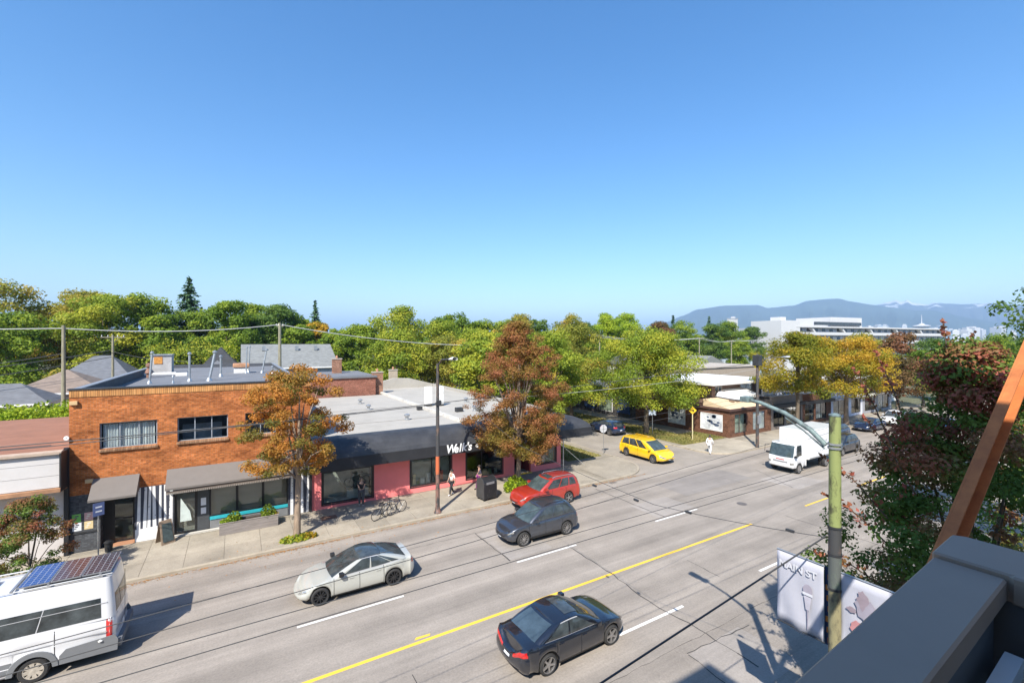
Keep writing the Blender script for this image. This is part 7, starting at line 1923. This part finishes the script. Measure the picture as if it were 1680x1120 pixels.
# ------------------------------------------------------------------ houses behind the alley
shingle = {}
def shingle_mat(name, col):
    if name in MATS: return MATS[name]
    m, n, l, b = nodes_of(name)
    b.inputs['Roughness'].default_value = 0.9
    g = n.new('ShaderNodeNewGeometry')
    mp = n.new('ShaderNodeMapping'); mp.inputs['Scale'].default_value = (1, 0.4, 3.6)
    nz = n.new('ShaderNodeTexNoise'); nz.inputs['Scale'].default_value = 1.6; nz.inputs['Detail'].default_value = 6
    l.new(g.outputs['Position'], mp.inputs[0]); l.new(mp.outputs[0], nz.inputs['Vector'])
    rp = n.new('ShaderNodeValToRGB'); rp.color_ramp.elements[0].position = 0.3; rp.color_ramp.elements[1].position = 0.7
    rp.color_ramp.elements[0].color = (*[c * 0.8 for c in col], 1); rp.color_ramp.elements[1].color = (*[c * 1.15 for c in col], 1)
    l.new(nz.outputs['Fac'], rp.inputs[0]); l.new(rp.outputs[0], b.inputs['Base Color'])
    MATS[name] = m
    return m
def house(label, x0, x1, y0, y1, ze, zr, kind, wall_m, roof_m, ridge='x', wins=(), chim=None, inset_=None):
    o = thing('house', label, 'house', ((x0 + x1) / 2, (y0 + y1) / 2, 0), 0, 'houses behind the alley')
    MB().box(x0 + 0.4, x1 - 0.4, y0 + 0.4, y1 - 0.4, 0, ze).build('wall', wall_m, o)
    cx, cy = (x0 + x1) / 2, (y0 + y1) / 2
    r_ = MB()
    if kind == 'hip':
        d = inset_ if inset_ is not None else min(x1 - x0, y1 - y0) / 2
        if ridge == 'x': a, b = (x0 + d, cy, zr), (x1 - d, cy, zr)
        else: a, b = (cx, y0 + d, zr), (cx, y1 - d, zr)
        p = [(x0, y0, ze), (x1, y0, ze), (x1, y1, ze), (x0, y1, ze)]
        if ridge == 'x': r_.add(p + [a, b], [(0, 1, 5, 4), (1, 2, 5), (2, 3, 4, 5), (3, 0, 4)])
        else: r_.add(p + [a, b], [(0, 1, 4), (1, 2, 5, 4), (2, 3, 5), (3, 0, 4, 5)])
        r_.quad(*p)
    else:
        if ridge == 'x': r_.add([(x0, y0, ze), (x1, y0, ze), (x1, y1, ze), (x0, y1, ze), (x0, cy, zr), (x1, cy, zr)], [(0, 1, 5, 4), (2, 3, 4, 5), (0, 4, 3), (1, 2, 5), (0, 3, 2, 1)])
        else: r_.add([(x0, y0, ze), (x1, y0, ze), (x1, y1, ze), (x0, y1, ze), (cx, y0, zr), (cx, y1, zr)], [(0, 4, 5, 3), (1, 2, 5, 4), (0, 1, 4), (3, 5, 2), (0, 3, 2, 1)])
    rf = r_.build('roof', roof_m, o)
    e = MB(); e.box(x0, x1, y0 - 0.08, y0 + 0.0, ze - 0.2, ze - 0.004); e.build('gutter', white_paint, rf)
    if chim: MB().box(chim[0] - 0.4, chim[0] + 0.4, chim[1] - 0.4, chim[1] + 0.4, ze, chim[2]).build('chimney', brick_mat('house_chimney', (0.35, 0.16, 0.11), (0.3, 0.13, 0.09), (0.2, 0.16, 0.14)), rf)
    for (a, b, c, d) in wins:
        w = MB().box(a, b, y0 + 0.33, y0 + 0.395, c, d).build('window', white_paint, o)
        MB().box(a + 0.08, b - 0.08, y0 + 0.31, y0 + 0.328, c + 0.08, d - 0.08).build('pane', car_glass, w)
    return o
sh_grey = shingle_mat('shingle_grey', (0.135, 0.14, 0.15)); sh_light = shingle_mat('shingle_light', (0.20, 0.205, 0.195)); sh_brown = shingle_mat('shingle_tan', (0.22, 0.17, 0.135)); sh_dark = shingle_mat('shingle_dark', (0.08, 0.083, 0.09))
wall_w = M('house_white', (0.68, 0.67, 0.63), 0.85, 0.08); wall_b = M('house_beige', (0.45, 0.38, 0.3), 0.85, 0.1)
hs = house('large house with pale grey gabled roof behind the brick building', 0.6, 13.6, 74, 90, 6.4, 9.75, 'gable', M('house_blue_grey', (0.33, 0.36, 0.40), 0.85, 0.1), sh_light)
for x in (3.6, 8.2, 11.0): MB().box(x - 0.25, x + 0.25, 79.5, 80, 8.8, 9.5).build('roof_vent', galv, hs)
house('hip-roofed grey house with white walls between the two left poles', -20.6, -12.0, 80, 92, 5.0, 8.2, 'hip', wall_w, sh_grey, wins=[(-18.6, -17.2, 2.9, 4.4), (-15.6, -14.4, 2.6, 4.6), (-16.9, -16.2, 2.9, 4.4)], inset_=3.4)
house('tan-roofed house in front of the hip-roofed grey one', -21.0, -12.8, 68, 77, 4.6, 6.95, 'hip', wall_b, sh_brown)
house('low slate-grey roof by the bright hedge', -27, -15.4, 60.5, 66.5 - 0.6, 4.3, 6.1, 'hip', wall_w, sh_grey, wins=[(-24, -22, 2.2, 3.6)])
house('brown-roofed house at the left edge', -40, -27, 72, 82, 4.6, 6.6, 'hip', M('house_brown', (0.25, 0.13, 0.09), 0.85, 0.2), sh_brown)
house('dark gabled roof just left of the large grey house', -4.6, 0.4, 82, 93, 6.4, 9.3, 'gable', M('house_grey', (0.2, 0.21, 0.23), 0.85, 0.1), sh_dark, ridge='y')
house('small grey roof low between the gable and the large house', -5, 0.5, 72.5, 78, 5.2, 7.6, 'hip', wall_b, sh_grey)
house('light blue gabled house below the white tower block', 126, 146, 84, 96, 2.6, 4.7, 'gable', M('house_ltblue', (0.30, 0.42, 0.52), 0.85, 0.05), shingle_mat('shingle_ltblue', (0.34, 0.39, 0.42)), wins=[(130, 133, 0.8, 2.2)])
house('pale gabled house left of the light blue one', 108, 120, 80, 90, 4.0, 6.2, 'gable', wall_w, sh_light, ridge='y')
house('grey roof glimpsed left of the corner maple crown', 74, 84, 70, 80, 5.0, 8.0, 'gable', wall_w, sh_grey)
# chain fence and white parasol in the yard
fc = thing('yard_fence', 'thin dark fence in the yard left of the hedge', 'fence', (-16, 48, 0))
for k in range(7): MB().tube([(-21 + k * 1.5, 48.5, 0), (-21 + k * 1.5, 48.5, 3.6)], 0.035, 5).build('post', dark_metal, fc)
for z in (1.2, 3.5): MB().tube([(-21, 48.5, z), (-12, 48.5, z)], 0.025, 5).build('rail', dark_metal, fc)
ps = thing('closed_parasol', 'closed white parasol in the yard left of the hedge', 'parasol', (-17.5, 56, 0))
MB().tube([(0, 0, 0), (0, 0, 4.4)], 0.04, 6).build('pole', galv, ps, local=True); MB().lathe([(0.35, 2.9), (0.3, 3.6), (0.12, 4.4), (0.02, 5.0)], 10).build('canopy', white_paint, ps, smooth=40, local=True)

# ------------------------------------------------------------------ white apartment block, far city, mountains
ap = thing('apartment_block', 'long white apartment block with terraces above the golden maple', 'building', (168, 89, 1.2), math.atan2(-15, 105))
apw = M('apartment_white', (0.52, 0.52, 0.52), 0.8, 0.04); apg = M('apartment_recess', (0.34, 0.37, 0.42), 0.8, 0.15)
MB().box(0, 106, 1.5, 20, -1.7, 14.2).build('wall', apg, ap, local=True)
for z in (5.2, 8.3, 11.4): MB().box(0 if z < 11 else 8, 106, 0, 1.45, z, z + 1.1).build('terrace_band', apw, ap, local=True)
MB().box(6, 106.5, -0.4, 20.5, 14.2, 14.7).build('roof', apw, ap, local=True)
MB().box(-2, 8, -0.3, 12, -1.7, 16.6).build('stair_tower', apw, ap, local=True); MB().box(2, 5, 3, 7, 16.6, 18.0).build('lift_head', apw, ap, local=True)
MB().box(32, 52, 4, 18, 14.7, 18.6).build('penthouse', apw, ap, local=True)
MB().box(22, 50, 3.0, 3.9, 15.3, 16.6).build('penthouse_glazing', car_glass, ap, local=True)
for k in range(22):
    x = 9.5 + k * 4.4
    for z in (6.4, 9.5, 12.5):
        w = MB().box(x, x + 2.3, 1.40, 1.47, z + 0.05, z + 1.5).build('window', white_paint, ap, local=True)
        MB().box(x + 0.1, x + 2.2, 1.36, 1.395, z + 0.15, z + 1.4).build('pane', car_glass, w, local=True)
    if k % 4 == 1: MB().prism([(x + 2.6, 12.5), (x + 3.5, 12.5), (x + 1.6, 14.15), (x + 0.7, 14.15)], 'y', 0.0, 1.3).build('slanted_fin', apw, ap, local=True)
tw = thing('white_tower_block', 'small white tower block peeping over the trees under the mountain', 'building', (300, 195, 0))
MB().box(297.6, 302.4, 192, 197, 0, 26).build('wall', apw, tw); MB().box(297.4, 302.6, 191.8, 197.2, 26, 26.6).build('roof', apg, tw); MB().box(299, 301, 193, 195, 26.6, 27.6).build('lift_head', apw, tw)

def polar(px, dist):
    """ground point at a distance along the bearing of picture column px (bearing measured from the eye)"""
    al = math.atan((px - 840) / 746.7); th = VIEW_YAW - al
    return dist * math.cos(th), dist * math.sin(th), dist * math.cos(al)
def elev(y_pix, depth): return EYE + (560 - y_pix) * depth / 746.7
citym = [M('city_pale', (0.48, 0.48, 0.48), 0.7, 0.05), M('city_grey', (0.40, 0.42, 0.45), 0.6, 0.08), M('city_glass', (0.25, 0.32, 0.38), 0.3, 0.05)]
rr = random.Random(12)
for k in range(56):
    px = rr.uniform(1395, 1665); d = rr.uniform(2600, 3800)
    x, y, dep = polar(px, d)
    zt = elev(rr.uniform(533, 552) if px < 1560 else rr.uniform(535, 551), dep); w = rr.uniform(12, 26)
    o = thing('city_tower', 'pale far-off city tower below the mountains', 'building', (x, y, 0), rr.uniform(0, 1.5), 'far city skyline')
    MB().box(-w, w, -w * 0.7, w * 0.7, 0, zt).build('shaft', citym[k % 3], o, local=True)
    MB().box(-w * 0.5, w * 0.5, -w * 0.4, w * 0.4, zt, zt + 5).build('plant_room', citym[0], o, local=True)
x, y, dep = polar(1512, 2900)
hc = thing('lookout_tower', 'city tower topped by a round saucer and mast', 'building', (x, y, 0))
zs = elev(537, dep)
MB().box(-14, 14, -14, 14, 0, zs - 6).build('shaft', citym[0], hc, local=True)
MB().lathe([(8, -8), (10, -2), (30, 2), (34, 6), (30, 9), (12, 13), (10, 18), (1, 20)], 24, (0, 0, zs)).build('saucer', citym[0], hc, smooth=40, local=True)
MB().tube([(0, 0, zs + 18), (0, 0, zs + 60)], [2.5, 0.6], 8).build('mast', citym[0], hc, local=True)

forest = M('mountain_forest', (0.045, 0.065, 0.05), 0.95, 0.35, 0.0012)
def mount_mat():
    m, n, l, b = nodes_of('mountain_rock')
    b.inputs['Roughness'].default_value = 0.95
    g = n.new('ShaderNodeNewGeometry'); sp = n.new('ShaderNodeSeparateXYZ'); l.new(g.outputs['Position'], sp.inputs[0])
    nz = n.new('ShaderNodeTexNoise'); nz.inputs['Scale'].default_value = 0.004; nz.inputs['Detail'].default_value = 8
    l.new(g.outputs['Position'], nz.inputs['Vector'])
    ad = n.new('ShaderNodeMath'); ad.operation = 'MULTIPLY_ADD'; ad.inputs[1].default_value = 700; l.new(nz.outputs['Fac'], ad.inputs[0]); l.new(sp.outputs['Z'], ad.inputs[2])
    mr = n.new('ShaderNodeMapRange'); mr.inputs['From Min'].default_value = 960; mr.inputs['From Max'].default_value = 1030
    l.new(ad.outputs[0], mr.inputs['Value'])
    mx = n.new('ShaderNodeMixRGB'); mx.inputs['Color1'].default_value = (0.06, 0.07, 0.07, 1); mx.inputs['Color2'].default_value = (0.55, 0.55, 0.55, 1)
    l.new(mr.outputs[0], mx.inputs['Fac']); l.new(mx.outputs[0], b.inputs['Base Color'])
    return m
def ridge(name, prof, dist, mat, seed, front=2600, back=2400):
    rs = random.Random(seed)
    n = 150; rows = []
    px0, px1 = prof[0][0], prof[-1][0]
    ph = [rs.uniform(0, 6.3) for _ in range(8)]
    for i in range(n + 1):
        px = px0 + (px1 - px0) * i / n
        yp = interp(prof, px)
        row = []
        for j in range(19):
            t = j / 12 if j <= 12 else 1 + (j - 12) / 6
            dd = dist - front * (1 - t) if t <= 1 else dist + back * (t - 1)
            x, y, dep = polar(px, dd)
            _, _, dr = polar(px, dist)
            top = max(0.0, elev(yp, dr))
            gully = sum(math.sin(px * f + ph[q] + t * (3 + q)) * a for q, (f, a) in enumerate(((0.05, 0.10), (0.13, 0.07), (0.31, 0.05), (0.62, 0.03))))
            if t <= 1: h = top * (t ** 0.9) * (1 + gully * (1 - t) * 1.6 * min(1, t * 3))
            else: h = top * (1 - (t - 1)) ** 1.2
            row.append((x, y, max(-30, h - 2)))
        rows.append(row)
    return struct(name, MB().grid(rows), mat, smooth=60)
ridge('mountain_front', [(1040, 562), (1097, 527), (1119, 518), (1145, 507), (1190, 501), (1243, 500), (1259, 505), (1302, 501), (1325, 493), (1361, 490), (1377, 489.5), (1394, 494), (1433, 500), (1467, 504), (1499, 508.6), (1531, 508.6), (1553, 513), (1574, 518), (1596, 522), (1650, 530), (1720, 535), (1800, 540)], 8200, forest, 3)
ridge('mountain_back', [(1380, 545), (1441, 499), (1458, 494.6), (1466, 493), (1470, 491.4), (1476, 494), (1482, 494), (1488.6, 491), (1496, 496), (1523, 499.6), (1531, 496), (1550, 497.5), (1581, 499), (1625, 497), (1680, 500), (1760, 506), (1860, 520)], 10400, mount_mat(), 5, 2600, 1800)

# ------------------------------------------------------------------ the balcony this view is taken from
hb_ = thing('apartment_balcony', 'grey metal-capped balcony parapet at the lower corner', 'balcony', (1.5, 0.2, 8.0))
cap_m = M('cap_grey_metal', (0.30, 0.215, 0.155), 0.6, 0.06, 2.0, bump=0.05, bscale=8)
def Yo(x): return 0.66 + 0.058 * (x - 1.49)
def Yi(x): return 0.46 + 0.045 * (x - 1.55)
MB().prism([(-3.5, Yo(-3.5)), (2.50, Yo(2.50)), (2.50, Yi(2.50)), (-3.5, Yi(-3.5))], 'z', 9.215, 9.30).build('parapet_cap', cap_m, hb_).modifiers.new('edge', 'BEVEL').width = 0.008
MB().prism([(2.506, Yo(2.5) + 0.006), (2.80, Yo(2.80) + 0.006), (2.83, 0.70), (2.79, -2.2), (2.47, -2.2), (2.49, Yi(2.5) - 0.01), (2.506, Yi(2.5) - 0.01)], 'z', 9.212, 9.318).build('corner_cap', cap_m, hb_).modifiers.new('edge', 'BEVEL').width = 0.008
pw2 = M('parapet_dark', (0.10, 0.10, 0.10), 0.6, 0.1)
MB().prism([(-3.5, Yo(-3.5) - 0.03), (2.46, Yo(2.46) - 0.03), (2.46, Yi(2.46) + 0.03), (-3.5, Yi(-3.5) + 0.03)], 'z', 8.0, 9.214).build('parapet_wall', pw2, hb_)
MB().prism([(2.52, 0.67), (2.77, 0.67), (2.75, -2.2), (2.52, -2.2)], 'z', 8.0, 9.21).build('parapet_wall', pw2, hb_)
rail_l = M('rail_light', (0.62, 0.61, 0.58), 0.45, 0.05)  # pale colour stands in for the sunlit strip along the parapet's inner face
MB().prism([(-3.5, Yi(-3.5) - 0.06), (2.38, Yi(2.38) - 0.06), (2.38, Yi(2.38) - 0.012), (-3.5, Yi(-3.5) - 0.012)], 'z', 9.02, 9.08).build('inner_rail', rail_l, hb_)
MB().box(2.36, 2.41, Yi(2.4) - 0.07, Yi(2.4) - 0.02, 8.2, 9.05).build('inner_post', rail_l, hb_)
MB().box(2.40, 2.46, -2.2, 0.42, 9.02, 9.08).build('inner_rail', rail_l, hb_)
MB().box(-3.5, 2.47, -2.2, Yi(-3.5) - 0.02, 8.0, 8.2).build('floor', concrete, hb_)
nbld = thing('near_apartment_building', 'dark grey apartment building the balcony belongs to', 'building', (-3, -6, 0))
nw = M('near_wall', (0.22, 0.22, 0.22), 0.8, 0.1)
MB().box(-16, 7.09, -14, 0.22, 0.105, 7.99).build('lower_wall', nw, nbld)
MB().box(-16, 0.75, -14, -2.25, 8.0, 16.7).build('upper_wall', nw, nbld)
MB().box(-16, 0.95, -14.2, -1.75, 16.7, 17.0).build('roof', roof_grey, nbld)
MB().box(7.1, 9.2, -14, 0.22, 0.105, 16.4).build('end_tower', nw, nbld)  # unseen block, shaped to shade the road yet leave the maple sunlit
bmr = spotted('rusted_steel', (0.52, 0.17, 0.045), (0.36, 0.11, 0.03), 4, 0.35, 0.65, 0.75)
cb_ = thing('rusty_beam', 'rust-orange steel channel brace slanting up past the parapet corner', 'beam', (5.0, 1.2, 8.4))
A, B = Vector((3.6, 1.2, 7.93)), Vector((8.0, 1.2, 10.69))
d = (B - A).normalized(); u = Vector((-d.z, 0, d.x))
def chan(o0, o1, y0, y1):
    mb = MB(); vs = []
    for P_ in (A, B):
        for (o_, y) in ((o0, y0), (o1, y0), (o1, y1), (o0, y1)): vs.append((P_.x + u.x * o_, y, P_.z + u.z * o_))
    return mb.add(vs, [(0, 1, 2, 3), (4, 7, 6, 5), (0, 4, 5, 1), (1, 5, 6, 2), (2, 6, 7, 3), (3, 7, 4, 0)])
chan(-0.115, 0.115, 1.28, 1.295).build('web', bmr, cb_); chan(0.10, 0.115, 1.21, 1.279).build('flange', bmr, cb_); chan(-0.115, -0.10, 1.21, 1.279).build('flange', bmr, cb_)

# ------------------------------------------------------------------ air
hz = MB().box(-30500, 30500, -30500, 30500, -1.3, 770).build('haze', None)
setp(hz, 'pale blue haze in the air over the far mountains', 'haze', kind='stuff')
hm = bpy.data.materials.new('haze_air'); hm.use_nodes = True
hn = hm.node_tree.nodes; hn.remove(hn['Principled BSDF'])
pv = hn.new('ShaderNodeVolumePrincipled')
pv.inputs['Color'].default_value = (0.48, 0.71, 1.0, 1)
pv.inputs['Density'].default_value = 0.00012
hm.node_tree.links.new(pv.outputs[0], hn['Material Output'].inputs['Volume'])
hz.data.materials.append(hm)
